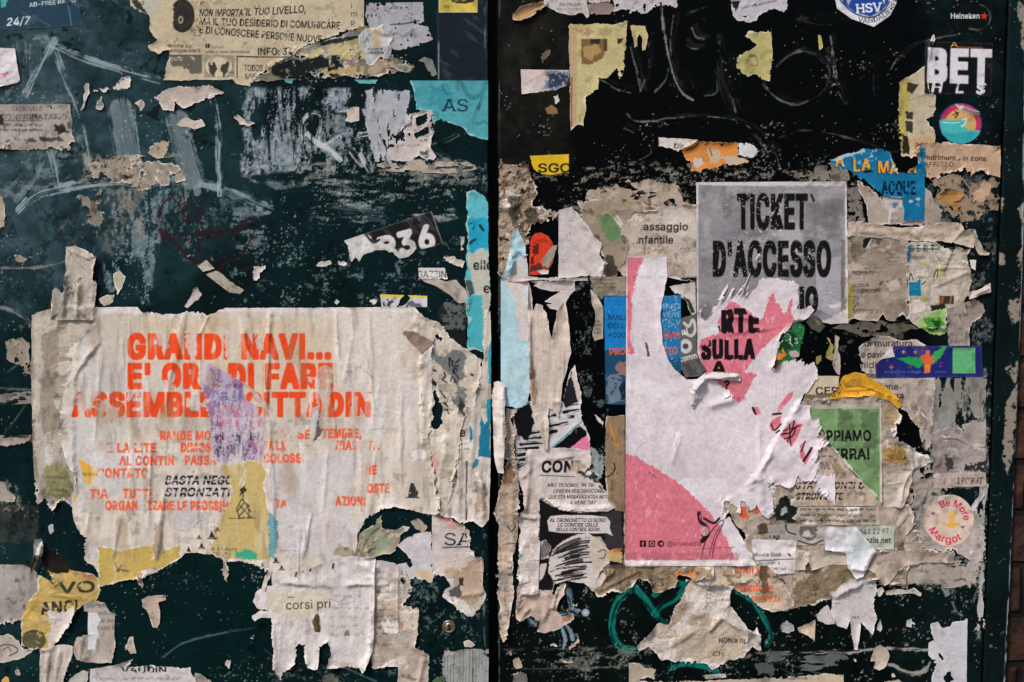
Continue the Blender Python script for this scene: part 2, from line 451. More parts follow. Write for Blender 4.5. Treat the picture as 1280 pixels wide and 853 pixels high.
_S = [0]
def sheet(name, label, cat, poly, col, rag=2.0, rs=7, cell=.9, grp=None, worn=0, ws=9, edge=0, ec=(214, 205, 198), wr=.00025, wrs=26, wan=(1, 1),
          lift=.0007, curls=(), paint=None, mat=None, dirt=.5, stain=(114, 100, 86), streak=0, parent=None, an=(1, 1), folds=(), cut=(), put=True, zoff=0, var=1.0, fr=None):
    _S[0] += 1; sd = _S[0] * 5 + 100
    xs = [p[0] for p in poly]; ys = [p[1] for p in poly]; m = rag * 1.6 + 2
    c = Cv(min(xs) - m, min(ys) - m, max(xs) + m, max(ys) + m, cell, col, sd); c.pad = True
    X, Y = c.X, c.Y
    f, wt = poly_sd(poly, X, Y); f0 = f
    if rag: f = f + wt * rag * (fbm(X, Y, rs * 1.8, sd, 3, an) * .95 + np.clip(.55 + 1.5 * fbm(X, Y, 36, sd + 33, 2), .08, 1.7) * ((.5 - 2.2 * np.abs(fbm(X, Y, rs, sd + 20, 3, an))) * .55 + fbm(X, Y, rs * .3, sd + 1, 3) * .5))
    if fr:                             # long fibres along the direction of the tear
        q = fbm(X, Y, fr[1], sd + 30, 5, (5, .8), fr[2] + .25 * fbm(X, Y, 60, sd + 31, 2).mean()); f = f + np.clip(wt - .3, 0, 1) * 1.4 * fr[0] * (q - .2) * np.clip(.55 + 1.3 * fbm(X, Y, 26, sd + 32, 3), .05, 1.5) * np.clip(1 - f0 / (fr[0] * 4), 0, 1)
    if worn: f = np.minimum(f, (fbm(X, Y, ws, sd + 2, 4, an) + .75 - 1.5 * worn + np.clip(f / 40, 0, .35)) * ws * .8)
    c.f = f
    for q in cut: c.patch(q, 0, rag=rag, rs=rs, cut=True)
    # colour: paper tone, stains, dirt
    tone = 1 + var * (.05 * fbm(X, Y, 60, sd + 3, 3) + .045 * fbm(X, Y, 9, sd + 4, 4))
    if streak: tone = tone + streak * fbm(X, Y, 5, sd + 5, 4, (1, 22))
    c.rgb = c.rgb * tone[..., None]
    if dirt:
        full = (slice(None), slice(None))
        c.mix(full, stain, dirt * .46 * sst(-.1, .9, fbm(X, Y, 38, sd + 6, 5)))
        c.mix(full, np.array(stain) * .45, dirt * .6 * sst(.45, .75, fbm(X, Y, 11, sd + 7, 5)))
    if paint: paint(c)
    if dirt >= .5 and mat is None:     # soot and paste ground into the surface
        g = sst(.05, .95, fbm(X, Y, 5, sd + 25, 5, (1, 1.8)) * .6 + .8 * fbm(X, Y, 34, sd + 26, 4)); c.rgb *= (1 - .3 * min(dirt, .9) * g)[..., None]
    c.rgb *= (1 + .035 * fbm(X, Y, 2.6, sd + 29, 2))[..., None]
    if mat is M_GLOSS:                 # scuffed vinyl
        full = (slice(None), slice(None))
        c.mix(full, (150, 148, 146), .2 * sst(.58, .9, fbm(X, Y, 7, sd + 21, 4, (3, 1), .6) + .4 * fbm(X, Y, 40, sd + 22, 2)))
        c.mix(full, (40, 38, 38), .2 * sst(.3, .9, fbm(X, Y, 16, sd + 23, 4))); c.mix(full, (120, 116, 112), .2 * sst(2.4, 0, f0 + 1.5 * fbm(X, Y, 5, sd + 24, 3)))
    if dirt: c.speck((46, 40, 34), dens=dirt * .32 - .22, size=2.0, a=.5 * dirt + .1, seed=3)
    if edge:
        e = edge * np.clip(.35 + 1.5 * fbm(X, Y, 12, sd + 8, 4, an), 0, 1.8) * wt
        c.mix((slice(None), slice(None)), ec, sst(.8, -.8, c.f - e) * (wt > .3) * (e > .1) * .8)
    # relief
    c.z = c.z + wr * np.clip(.6 + fbm(X, Y, wrs, sd + 9, 4, wan), 0, 2)
    if lift: c.z = c.z + 1.35 * lift * np.exp(-np.clip(c.f, 0, None) / 4.5) * np.clip(.25 + 1.2 * fbm(X, Y, 22, sd + 10, 2), 0, 1.3) * (.25 + .75 * wt)
    for (ax, ay, bx, by, hh, ww) in folds:
        t = np.clip(((X - ax) * (bx - ax) + (Y - ay) * (by - ay)) / ((bx - ax) ** 2 + (by - ay) ** 2), 0, 1)
        d = np.hypot(X - ax - t * (bx - ax), Y - ay - t * (by - ay)) + 1.2 * fbm(X, Y, 25, sd + 12, 2)
        c.z = c.z + hh * np.exp(-(d / ww) ** 2) * np.minimum(1, np.minimum(t, 1 - t) * 6 + .15)
    c.z = c.z.astype(F) + F(zoff); under(c)
    if put: hm_put(c)
    o = build(name, c, mat or M_PAPER, parent, curls)
    if parent is None: tag(o, label, cat, grp)
    return o

# ------------------------------------------------------------------ the setting
def grid_obj(name, x0, x1, z0, z1, y, mat, n=1, vertical=True):
    me = bpy.data.meshes.new(name)
    v = [(x0, y, z0), (x1, y, z0), (x1, y, z1), (x0, y, z1)] if vertical else [(x0, z0, y), (x1, z0, y), (x1, z1, y), (x0, z1, y)]
    me.from_pydata(v, [], [(0, 1, 2, 3)]); me.materials.append(mat)
    o = bpy.data.objects.new(name, me); COL.objects.link(o); return o
def brick_mat():
    m, n, l, b = nodes('old_brown_brick')
    tc = n.new('ShaderNodeTexCoord'); mp = n.new('ShaderNodeMapping'); mp.inputs['Rotation'].default_value = (math.pi / 2, 0, 0)
    no = n.new('ShaderNodeTexNoise'); no.inputs['Scale'].default_value = 30; no.inputs['Detail'].default_value = 8
    ad = n.new('ShaderNodeMix'); ad.data_type = 'VECTOR'; ad.inputs[0].default_value = .012
    br = n.new('ShaderNodeTexBrick'); br.inputs['Scale'].default_value = 1.0
    br.inputs['Brick Width'].default_value = .21; br.inputs['Row Height'].default_value = .052; br.inputs['Mortar Size'].default_value = .005; br.inputs['Mortar Smooth'].default_value = .6
    br.inputs['Color1'].default_value = (.062, .026, .016, 1); br.inputs['Color2'].default_value = (.036, .019, .013, 1); br.inputs['Mortar'].default_value = (.011, .009, .008, 1)
    l.new(tc.outputs['Object'], mp.inputs[0]); l.new(mp.outputs[0], ad.inputs[4]); l.new(no.outputs['Color'], ad.inputs[5]); l.new(ad.outputs[1], br.inputs['Vector'])
    n3 = n.new('ShaderNodeTexNoise'); n3.inputs['Scale'].default_value = 60; n3.inputs['Detail'].default_value = 8; l.new(tc.outputs['Object'], n3.inputs[0])
    mr = n.new('ShaderNodeMapRange'); mr.inputs[1].default_value = .3; mr.inputs[2].default_value = .7; mr.inputs[3].default_value = .35; mr.inputs[4].default_value = 1.7; l.new(n3.outputs[0], mr.inputs[0])
    sc_ = n.new('ShaderNodeVectorMath'); sc_.operation = 'SCALE'; l.new(br.outputs[0], sc_.inputs[0]); l.new(mr.outputs[0], sc_.inputs['Scale']); l.new(sc_.outputs[0], b.inputs['Base Color'])
    iv = n.new('ShaderNodeMath'); iv.operation = 'MULTIPLY_ADD'; iv.inputs[1].default_value = -1.0; l.new(br.outputs['Fac'], iv.inputs[0]); l.new(n3.outputs[0], iv.inputs[2])
    bp = n.new('ShaderNodeBump'); bp.inputs['Distance'].default_value = .006; bp.inputs['Strength'].default_value = .9; l.new(iv.outputs[0], bp.inputs['Height']); l.new(bp.outputs[0], b.inputs['Normal'])
    b.inputs['Roughness'].default_value = .9; b.inputs['Specular IOR Level'].default_value = .15
    return m
def pave_mat():
    m, n, l, b = nodes('grey_stone_paving')
    tc = n.new('ShaderNodeTexCoord'); br = n.new('ShaderNodeTexBrick'); br.inputs['Scale'].default_value = 1.6
    br.inputs['Color1'].default_value = (.16, .15, .14, 1); br.inputs['Color2'].default_value = (.11, .105, .1, 1); br.inputs['Mortar'].default_value = (.04, .04, .04, 1); br.inputs['Mortar Size'].default_value = .01
    l.new(tc.outputs['Object'], br.inputs['Vector']); l.new(br.outputs[0], b.inputs['Base Color']); b.inputs['Roughness'].default_value = .8
    return m
g = grid_obj('ground', -40, 40, -40, 40, 0.0, pave_mat(), vertical=False); tag(g, kind='structure')

GAPL, GAPR, SEAM, POST = -0.0238, -0.0142, 0.4826, 0.5072     # across the door, in metres
EX = lambda px: (px - 640) * UNIT
def wall_field(c, xl, xr):
    wx, wz = to_wall(c.X.astype(np.float64), c.Y.astype(np.float64))
    f = np.minimum(wx - xl, xr - wx) / UNIT
    return f.astype(F), wz
def slab_sides(x, ya, yb, z0, z1, col):
    k = np.array(lin(col)) * ALB
    v = np.array([[x, ya, z0], [x, yb, z0], [x, yb, z1], [x, ya, z1]]); return np.column_stack([v, np.tile(k, (4, 1))])
def leaf(name, label, cat, xl, xr, px0, px1, paint, base, ybase=0.0, sides=(), bev=2.2):
    c = Cv(px0, -26, px1, 880, 1.0, base, seed=_S[0] + 3); _S[0] += 9
    f, _ = wall_field(c, xl, xr); c.f = f + .25
    X, Y = c.X, c.Y
    n1 = fbm(X, Y, 70, c.seed, 5); n2 = fbm(X, Y, 9, c.seed + 1, 4)
    c.rgb *= (1 + .22 * n1 + .12 * n2)[..., None]
    paint(c)
    d = np.clip(f / bev, 0, 1)
    c.z = (.00012 * fbm(X, Y, 45, c.seed + 2, 4) + .00006 * fbm(X, Y, 6, c.seed + 3, 3) - .0016 * (1 - np.sqrt(np.clip(1 - (1 - d) ** 2, 0, 1))) - ybase).astype(F)
    hm_put(c)
    # the rest of the leaf, beyond what the picture shows
    e = Cv(px0 - (900 if px0 < 0 else 0), -780, px1, 1900, 13.0, base, seed=c.seed)
    fe, wz = wall_field(e, xl, xr)
    inner, _ = poly_sd(box(px0, -26, px1, 880), e.X, e.Y)
    inner = np.minimum(e.Y + 26, 880 - e.Y) if px0 >= 0 else inner
    e.f = np.minimum(np.minimum(fe + .25, -inner), np.minimum((wz - .04) / UNIT, (2.25 - wz) / UNIT)).astype(F)
    e.z = np.full(e.X.shape, -ybase, F); e.rgb *= (1 + .22 * fbm(e.X, e.Y, 70, c.seed, 5))[..., None]
    V, L, S = [], [], []
    for (x, depth) in sides:
        k = len(V) * 4; V.append(slab_sides(x, ybase + .0014, ybase + depth, .04, 2.25, (10, 14, 14))); L += [k, k + 1, k + 2, k + 3]; S.append(4)
    ext = (np.concatenate(V), np.array(L, np.int32), np.array(S, np.int32)) if V else None
    o = build(name, [c, e], M_DOOR, extra=ext); tag(o, label, cat, kind='thing'); return o

def haze(c, poly, col, a, rag=14, rs=40, s=1.0, seed=1):
    xs = [p[0] for p in poly]; ys = [p[1] for p in poly]; m = rag * 2.5 + 4
    w = c.win(min(xs) - m, min(ys) - m, max(xs) + m, max(ys) + m)
    X, Y = c.X[w], c.Y[w]; f, _ = poly_sd(poly, X, Y)
    k = sst(-rag, rag, f + rag * 1.2 * fbm(X, Y, rs, c.seed + seed, 5))
    c.mix(w, col, a * k * np.clip(.75 + .5 * fbm(X, Y, 16, c.seed + seed + 1, 5) * s, 0, 1.3))
def wash(c, poly, col, dens=.5, a=.9, ws=5, an=(1, 3.2), rag=3, rs=10, seed=1):
    """a flaking coat of whitewash or glue: only its grain remains on the paint"""
    xs = [p[0] for p in poly]; ys = [p[1] for p in poly]; m = rag * 3 + 4
    w = c.win(min(xs) - m, min(ys) - m, max(xs) + m, max(ys) + m)
    X, Y = c.X[w], c.Y[w]; f, _ = poly_sd(poly, X, Y); f = f + rag * fbm(X, Y, rs, c.seed + seed, 4)
    n = .62 * fbm(X, Y, ws * 1.3, c.seed + seed + 1, 5, an) + .75 * fbm(X, Y, ws * 6, c.seed + seed + 2, 4, (an[0] ** .7, an[1] ** .7)) + .32 * fbm(X, Y, ws * .5, c.seed + seed + 3, 2)
    t = .62 - 1.24 * dens
    c.mix(w, col, a * sst(-1, 3.5, f) * sst(t, t + .15, n) * np.clip(.8 + .3 * fbm(X, Y, 4, c.seed + seed + 4, 3), 0, 1))

PALE = (150, 164, 168)
def paint_left(c):
    haze(c, [(-30, -30), (190, -30), (205, 60), (215, 130), (200, 230), (170, 300), (120, 330), (60, 380), (-30, 400)], (54, 76, 84), .72, 22, 60, seed=3)  # grey-blue film on the door, with the paint's sheen put into its colour
    haze(c, [(-30, 30), (60, 20), (90, 110), (50, 240), (110, 290), (90, 360), (-30, 330)], (84, 104, 110), .38, 25, 60, seed=8)
    haze(c, [(200, 20), (330, 100), (320, 250), (210, 370), (150, 390), (160, 250)], (34, 62, 66), .6, 20, 50, seed=12)
    haze(c, [(-30, 640), (60, 680), (100, 760), (60, 860), (-30, 880)], (24, 52, 54), .6, 16, 40, seed=15)
    haze(c, [(120, 700), (340, 700), (330, 860), (100, 860)], (3, 30, 30), .6, 16, 40, seed=18)
    haze(c, [(545, 10), (612, 0), (612, 102), (545, 102)], (22, 38, 48), .85, 2, 20, seed=21)
    # finger-wide smears of thinned whitewash
    for P, w_, a, d in (([(68, 52), (52, 82), (33, 118)], 11, .55, .35), ([(66, 58), (110, 75), (160, 90), (198, 101)], 9, .6, .3), ([(70, 68), (82, 100), (94, 130), (103, 165), (112, 212)], 8, .6, .25),
                        ([(62, 188), (68, 210), (72, 233)], 7, .55, .3), ([(266, 126), (272, 160), (274, 242)], 8, .6, .25), ([(26, 262), (50, 242), (100, 232), (170, 226), (235, 228), (280, 238), (335, 262)], 13, .6, .35),
                        ([(20, 250), (45, 220), (60, 180)], 8, .35, .5), ([(28, 62), (30, 95)], 24, .28, .5), ([(222, 215), (225, 245)], 20, .35, .4), ([(240, 200), (246, 240)], 10, .45, .3)):
        c.stroke(P, w_, (154, 166, 170), min(1, a * 1.35), d + .14, rag=w_ * .12)
    for (P, r) in (([(152, 140), (156, 165), (162, 205)], 33), ([(222, 152), (230, 185), (240, 222)], 29)):
        c.stroke(P, r, (140, 152, 156), .7, .1, soft=2, rag=1.5)
        c.stroke(P, r * .72, (92, 106, 110), .6, 0, soft=4, rag=2)
        c.stroke([(p[0], p[1] + 5) for p in P], r * .66, (92, 106, 110), .6, 0, soft=4, rag=2)
    # whitewash with drips
    wash(c, [(150, 232), (190, 222), (215, 240), (196, 330), (190, 380), (175, 382), (170, 350), (130, 370), (125, 320), (140, 260)], (138, 152, 156), .55, .8, 3.2, (1, 4), seed=31)
    wash(c, [(195, 232), (320, 240), (330, 262), (300, 275), (200, 300)], (100, 118, 122), .34, .7, 3, (1, 2), seed=35)
    wash(c, [(306, 110), (390, 107), (391, 215), (300, 222)], (158, 164, 172), .62, .95, 2.8, (1, 4.5), seed=40)
    wash(c, [(400, 111), (438, 110), (438, 140), (405, 142)], (160, 166, 174), .8, .95, 3, (1, 2), seed=45)
    wash(c, [(456, 113), (515, 113), (515, 150), (500, 170), (480, 165), (462, 200), (456, 160)], (160, 166, 174), .72, .95, 3, (1, 4), seed=50)
    wash(c, [(405, 140), (440, 145), (470, 200), (470, 215), (395, 222), (390, 200)], (146, 152, 158), .5, .9, 3, (1, 2.5), seed=55)
    wash(c, [(405, 236), (480, 236), (495, 250), (480, 262), (420, 262)], (140, 150, 150), .5, .85, 2.2, (6, 1), seed=60)
    wash(c, [(330, 228), (398, 226), (380, 244), (345, 240)], (130, 142, 142), .45, .8, 2.4, (3, 1), seed=65)
    wash(c, [(290, 260), (335, 255), (330, 320), (300, 322), (285, 290)], (130, 142, 146), .4, .8, 2.6, (2.5, 1), seed=70)
    wash(c, [(320, 120), (610, 210), (605, 235), (320, 235)], (120, 128, 126), .1, .7, 3.2, (4, 1), seed=75)
    wash(c, [(60, 280), (180, 240), (190, 300), (120, 330)], (116, 110, 100), .28, .6, 6, (1, 1.6), seed=80)
    wash(c, [(100, 195), (230, 190), (235, 235), (105, 232)], (150, 140, 128), .34, .75, 5, (2, 1), seed=85)
    wash(c, [(320, 240), (580, 240), (580, 380), (320, 380)], (110, 124, 124), -.06, .7, 3, (1.4, 1), seed=90)
    wash(c, [(0, 120), (80, 100), (120, 190), (60, 250), (0, 240)], (120, 124, 120), .2, .5, 5, (1.5, 1), seed=95)
    c.stroke([(397, 265), (420, 262), (470, 268)], 20, (120, 132, 132), .35, .75)
    c.stroke([(380, 178), (376, 160), (384, 145), (396, 142), (403, 152), (398, 172), (404, 182), (425, 172)], 6, (192, 194, 192), .95, .2)
    c.stroke([(385, 168), (398, 180), (412, 188), (425, 200)], 7, (190, 192, 190), .9, .25)
    c.stroke([(397, 172), (392, 190)], 6, (186, 188, 186), .85, .25)
    for P in ([(455, 140), (470, 170), (486, 205)], [(500, 150), (470, 165), (450, 170)], [(440, 190), (452, 205)], [(452, 195), (462, 212)]):
        c.stroke(P, 9, (188, 188, 188), .85, .3, rag=1)
    c.stroke([(540, 182), (555, 178), (570, 170)], 6, (140, 142, 140), .5, .5)
    c.stroke([(541, 186), (555, 195), (568, 202)], 6, (140, 142, 140), .5, .5)
    for x in (392, 447): wash(c, [(x - 6, 104), (x + 7, 104), (x + 6, 150), (x - 4, 170)], (8, 22, 24), .9, .9, 3, (1, 3), seed=int(x))
    for k, x in enumerate((345, 352, 372, 384, 330, 362)): c.stroke([(x, 112 + 5 * k), (x + 4, 150), (x + 7, 175 + 6 * k)], 4, (8, 22, 24), .85, .35)
    wash(c, [(300, 200), (520, 205), (560, 195), (600, 215), (600, 232), (300, 228)], (150, 146, 138), .3, .85, 3, (3, 1), seed=120)
    wash(c, [(0, 105), (60, 110), (110, 160), (60, 240), (0, 250)], (130, 138, 138), .3, .6, 5, (1.5, 1), seed=123)
    wash(c, [(30, 45), (60, 40), (66, 66), (30, 70)], (130, 140, 142), .5, .7, 3, (2, 1), seed=126)
    wash(c, [(0, 230), (100, 250), (120, 330), (60, 380), (0, 380)], (14, 28, 32), .42, .6, 7, (1, 1.6), seed=129)
    wash(c, [(100, 190), (235, 200), (240, 330), (120, 300)], (150, 138, 122), .22, .7, 4, (1, 1.4), seed=132)
    wash(c, [(110, 0), (170, 0), (180, 70), (150, 80)], (14, 34, 40), .45, .7, 5, (1, 1), seed=135)
    wash(c, [(380, 222), (560, 225), (575, 275), (400, 290)], (150, 156, 152), .1, .9, 2.4, (5, 1), seed=138)
    wash(c, [(300, 300), (420, 290), (600, 330), (600, 382), (260, 384)], (120, 138, 136), .0, .8, 2.6, (1, 1), seed=141)
    wash(c, [(600, 0), (612, 0), (612, 240), (602, 240)], (150, 146, 138), .3, .8, 3, (1, 3), seed=144)
    wash(c, [(490, 700), (545, 715), (560, 740), (600, 770), (600, 810), (520, 800)], (104, 118, 114), .08, .8, 3, (1, 1), seed=147)
    wash(c, [(300, 820), (620, 815), (620, 866), (300, 866)], (96, 108, 104), .1, .8, 4, (2.4, 1), seed=150)
    # scrawled dark-red heart tag
    MR = (46, 20, 28)
    for P, w_ in (([(205, 300), (198, 275), (203, 254), (215, 247), (226, 256), (238, 285)], 6), ([(232, 255), (230, 275), (240, 278), (250, 262), (254, 250)], 5), ([(200, 288), (215, 300), (232, 315), (244, 333), (250, 318), (250, 275), (246, 260)], 6),
                  ([(205, 292), (250, 292), (290, 288), (310, 280)], 5), ([(262, 295), (268, 278), (276, 292), (266, 300), (258, 318), (268, 326), (285, 320)], 5), ([(285, 310), (300, 282), (318, 272), (318, 292), (300, 322), (282, 328), (270, 345)], 5), ([(225, 310), (260, 338), (300, 338), (322, 330)], 4)):
        c.stroke(P, w_, MR, .72, .25)
    # scratches
    for P in ([(200, 824), (225, 806), (262, 795), (318, 784)], [(204, 822), (230, 803), (262, 793)], [(402, 336), (408, 378)], [(0, 472), (30, 450)], [(5, 545), (32, 505)], [(330, 812), (380, 850), (420, 860)], [(360, 822), (430, 850)], [(400, 820), (470, 852)]):
        c.stroke(P, 2.4, (126, 140, 138), .5, .4)
    c.stroke([(0, 336), (40, 335), (68, 331), (82, 326)], 4, (150, 140, 130), .7, .35, rag=1.2)
    c.stroke([(0, 384), (14, 388), (30, 396), (42, 410)], 4, (160, 152, 142), .7, .3, rag=1.2)
    c.stroke([(0, 485), (40, 487)], 4, (128, 124, 116), .6, .4, rag=1); c.stroke([(0, 498), (40, 497)], 10, (110, 104, 96), .6, .4, rag=2)
    c.stroke([(0, 550), (40, 549)], 9, (130, 122, 114), .7, .3, rag=2)
    haze(c, [(-20, 628), (48, 632), (48, 678), (-20, 678)], (62, 62, 58), .9, 3, 12, seed=101)
    wash(c, [(-20, 628), (48, 632), (48, 678), (-20, 678)], (20, 24, 24), .4, .8, 3, (1, 3), seed=103)
    wash(c, [(-20, 420), (40, 400), (40, 470), (-20, 475)], (120, 114, 104), .25, .7, 5, (1, 1), seed=106)
    wash(c, [(-20, 590), (20, 600), (30, 640), (-20, 640)], (150, 138, 128), .3, .8, 6, (1, 1), seed=110)
    wash(c, [(500, 720), (570, 700), (560, 780), (520, 800)], (100, 118, 112), .1, .8, 3, (1, 1.5), seed=113)
    for k, (P) in enumerate(([(606, 0), (607, 120)], [(607, 205), (609, 235)], [(604, 690), (606, 850)])):
        c.stroke(P, 2.6, (120, 124, 118), .6, .6)
    c.stroke([(548.5, 18), (548.5, 102)], 1.6, (130, 140, 145), .7, .62)
    c.speck((176, 172, 164), dens=-.06, size=2.3, a=.75, seed=7)
    c.speck((150, 150, 140), dens=-.02, size=3.2, a=.5, seed=17, within=(0, 640, 620, 860))
    c.speck((3, 8, 9), dens=.1, size=9, a=.6, seed=27)
TEAL = (8, 118, 104)
def paint_right(c):
    haze(c, [(622, -30), (712, -30), (712, 200), (640, 215), (622, 215)], (34, 32, 26), .85, 8, 40, seed=3)
    haze(c, [(1150, -30), (1260, -30), (1250, 880), (1110, 880), (1160, 500)], (13, 30, 33), .75, 20, 60, seed=6)
    haze(c, [(622, 690), (1240, 690), (1240, 880), (622, 880)], (9, 24, 22), .6, 20, 60, seed=9)
    CH = (176, 178, 176)
    for P, w_, a, d in (([(826, 0), (830, 40), (838, 80), (850, 112), (866, 125)], 2.6, .8, .3), ([(842, 20), (838, 55), (843, 85), (852, 106)], 2.6, .55, .45), ([(848, 100), (860, 98), (868, 110)], 7, .22, .6), ([(788, 60), (795, 88), (801, 114)], 4, .6, .4),
                        ([(810, 55), (811, 85), (801, 115)], 2, .6, .45), ([(774, 60), (783, 110)], 3, .35, .5), ([(749, 98), (768, 109), (788, 115)], 3.4, .7, .3), ([(820, 115), (832, 100), (835, 88)], 3.5, .55, .5), ([(798, 20), (806, 40), (808, 58)], 1.6, .5, .5), ([(785, 18), (790, 45)], 1.6, .4, .5),
                        ([(865, 35), (870, 46), (880, 49)], 2.6, .7, .3), ([(856, 53), (862, 60), (874, 61)], 2.8, .75, .3), ([(898, 44), (901, 70)], 2.4, .6, .4), ([(903, 85), (905, 110), (918, 138)], 18, .16, .6), ([(912, 110), (920, 140)], 2.5, .5, .45), ([(895, 88), (896, 115), (880, 120)], 2.4, .5, .5),
                        ([(784, 143), (794, 151), (815, 152), (840, 148), (880, 147), (918, 151), (942, 165), (958, 190)], 2.8, .7, .4), ([(938, 172), (950, 184), (956, 196)], 2.2, .6, .4), ([(828, 150), (825, 160)], 2.4, .5, .4), ([(780, 160), (792, 166)], 2.4, .4, .5), ([(812, 182), (813, 192), (800, 200)], 2.4, .5, .5), ([(800, 205), (806, 213)], 2.6, .5, .5),
                        ([(972, 82), (985, 70), (1003, 64), (1025, 72), (1036, 90), (1032, 110), (1015, 124), (990, 130), (972, 122)], 3, .34, .5), ([(972, 82), (985, 70), (1000, 64)], 3.4, .6, .3), ([(950, 90), (958, 110), (975, 125), (995, 131), (1010, 126)], 3, .5, .5), ([(1038, 46), (1043, 85), (1048, 110), (1057, 130)], 3, .7, .35), ([(1036, 62), (1040, 90)], 6, .3, .6),
                        ([(1114, 86), (1122, 73), (1140, 58), (1160, 50), (1196, 43)], 2.4, .6, .3), ([(975, 172), (1000, 164), (1030, 166), (1060, 172), (1095, 184)], 2.6, .4, .55), ([(1050, 170), (1110, 188), (1125, 188)], 2, .3, .6), ([(1080, 85), (1090, 78)], 8, .25, .6), ([(1093, 95), (1093, 120)], 2, .3, .5), ([(960, 180), (970, 195), (975, 212)], 2.6, .4, .5),
                        ([(1000, 25), (1030, 30), (1060, 24)], 8, .25, .7), ([(880, 10), (858, 18)], 2.4, .4, .5), ([(650, 40), (650, 100)], 3, .2, .7)):
        c.stroke(P, w_, CH, a * .8, d + .14, rag=w_ * .4); c.stroke([(p[0] + 5, p[1] - 3) for p in P], w_ * 2.2, (90, 92, 92), a * .3, d + .35)
    for P, w_ in (([(787, 737), (772, 752), (765, 775), (767, 797), (778, 810), (796, 813)], 9), ([(795, 735), (808, 752), (822, 772), (836, 781)], 8), ([(818, 743), (836, 732), (852, 730), (856, 735), (845, 748), (828, 757), (818, 768)], 8), ([(836, 842), (845, 833), (862, 830), (880, 834), (897, 840)], 6), ([(839, 822), (842, 836)], 5),
                  ([(922, 740), (938, 748), (952, 768), (964, 792), (958, 806)], 7), ([(905, 734), (925, 740), (936, 750)], 4)):
        c.stroke(P, w_, TEAL, .9, .16, rag=.9); c.stroke([(p[0] + 1.5, p[1] + 1) for p in P], w_ * .35, (6, 74, 70), .6, .3)
    BL = (148, 172, 188)
    for P, w_ in (([(703, 732), (711, 742), (715, 758)], 8), ([(698, 768), (710, 764), (722, 766)], 8), ([(700, 785), (704, 800), (703, 808)], 9), ([(706, 780), (712, 788), (716, 798)], 6), ([(655, 770), (666, 780)], 10), ([(672, 770), (676, 785)], 5)):
        c.stroke(P, w_, BL, .8, .3, rag=1.2)
    c.patch(disc(732, 766, 4.6), (170, 182, 190), .5, 3); c.stroke(disc(732, 766, 3.2) , 1, (110, 120, 128), .8)
    wash(c, [(682, 826), (700, 824), (700, 836), (683, 836)], (150, 160, 166), .5, .8, 2.4, (1, 2), seed=20)
    c.stroke([(630, 812), (700, 812), (790, 808)], 2.4, (96, 96, 84), .5, .5, rag=1)
    c.stroke([(640, 836), (720, 836), (800, 832)], 2, (110, 110, 100), .5, .5)
    c.stroke([(960, 817), (1010, 817), (1060, 816), (1080, 813), (1110, 811), (1165, 813)], 4.4, (176, 168, 158), .85, .2, rag=1.3)
    c.stroke([(1104, 832), (1116, 832), (1126, 838), (1145, 842), (1158, 836), (1162, 828)], 5, (176, 170, 160), .8, .25, rag=1.2)
    c.stroke([(960, 826), (990, 840), (1010, 850)], 6, (86, 92, 92), .5, .5); c.stroke([(965, 822), (1010, 838), (1040, 846)], 4, (96, 100, 100), .5, .5)
    wash(c, [(1130, 704), (1200, 700), (1232, 722), (1215, 735), (1135, 736), (1100, 728)], (168, 160, 150), .42, .85, 3.2, (4, 1), seed=25)
    wash(c, [(1155, 560), (1235, 480), (1238, 760), (1205, 765), (1170, 720)], (140, 146, 146), .22, .8, 4, (1, 1.6), seed=30)
    wash(c, [(1222, 460), (1240, 460), (1232, 800), (1220, 800)], (150, 160, 160), .3, .8, 3, (1, 4), seed=35)
    wash(c, [(1160, 480), (1235, 470), (1235, 540), (1165, 560)], (120, 126, 124), .24, .8, 3, (1, 4), seed=40)
    wash(c, [(1150, 185), (1245, 215), (1240, 300), (1190, 310), (1150, 270)], (110, 116, 114), .24, .7, 4, (1.4, 1), seed=45)
    wash(c, [(660, 215), (870, 215), (870, 262), (740, 290), (660, 262)], (140, 130, 116), .16, .85, 3.4, (2.4, 1), seed=50)
    wash(c, [(738, 232), (852, 226), (852, 262), (725, 268)], (170, 156, 140), .55, .92, 4, (2.2, 1), seed=55)
    wash(c, [(760, 200), (1000, 205), (1000, 232), (870, 230), (760, 226)], (150, 146, 138), .14, .85, 2.4, (1.6, 1), seed=60)
    wash(c, [(1000, 190), (1065, 200), (1064, 280), (1000, 235)], (120, 114, 104), .22, .8, 3.6, (1, 1), seed=65)
    c.stroke([(1190, 705), (1192, 740), (1190, 760), (1200, 770)], 4, (100, 116, 120), .4, .5); c.stroke([(1191, 755), (1196, 764), (1203, 770)], 1.8, (170, 176, 172), .7, .2)
    wash(c, [(690, 205), (870, 208), (1000, 212), (1040, 225), (1010, 232), (870, 232), (700, 250)], (150, 140, 126), .06, .9, 3, (2.4, 1), seed=70)
    wash(c, [(1140, 470), (1240, 475), (1236, 620), (1150, 560)], (150, 148, 142), .3, .8, 4, (1, 2.2), seed=73)
    wash(c, [(1130, 590), (1240, 600), (1230, 770), (1140, 730)], (158, 152, 146), .34, .85, 5, (1.4, 1), seed=76)
    wash(c, [(1160, 310), (1245, 300), (1240, 430), (1200, 440)], (110, 114, 110), .24, .8, 3, (1, 1.6), seed=79)
    wash(c, [(1060, 400), (1140, 400), (1130, 424), (1000, 470), (985, 440)], (96, 92, 78), .24, .8, 3.4, (2, 1), seed=82)
    wash(c, [(625, 800), (960, 815), (1010, 840), (960, 866), (625, 866)], (120, 118, 108), .04, .85, 4, (3, 1), seed=85)
    wash(c, [(955, 820), (1060, 826), (1050, 848), (960, 846)], (110, 114, 112), .2, .8, 4, (5, 1), seed=88)
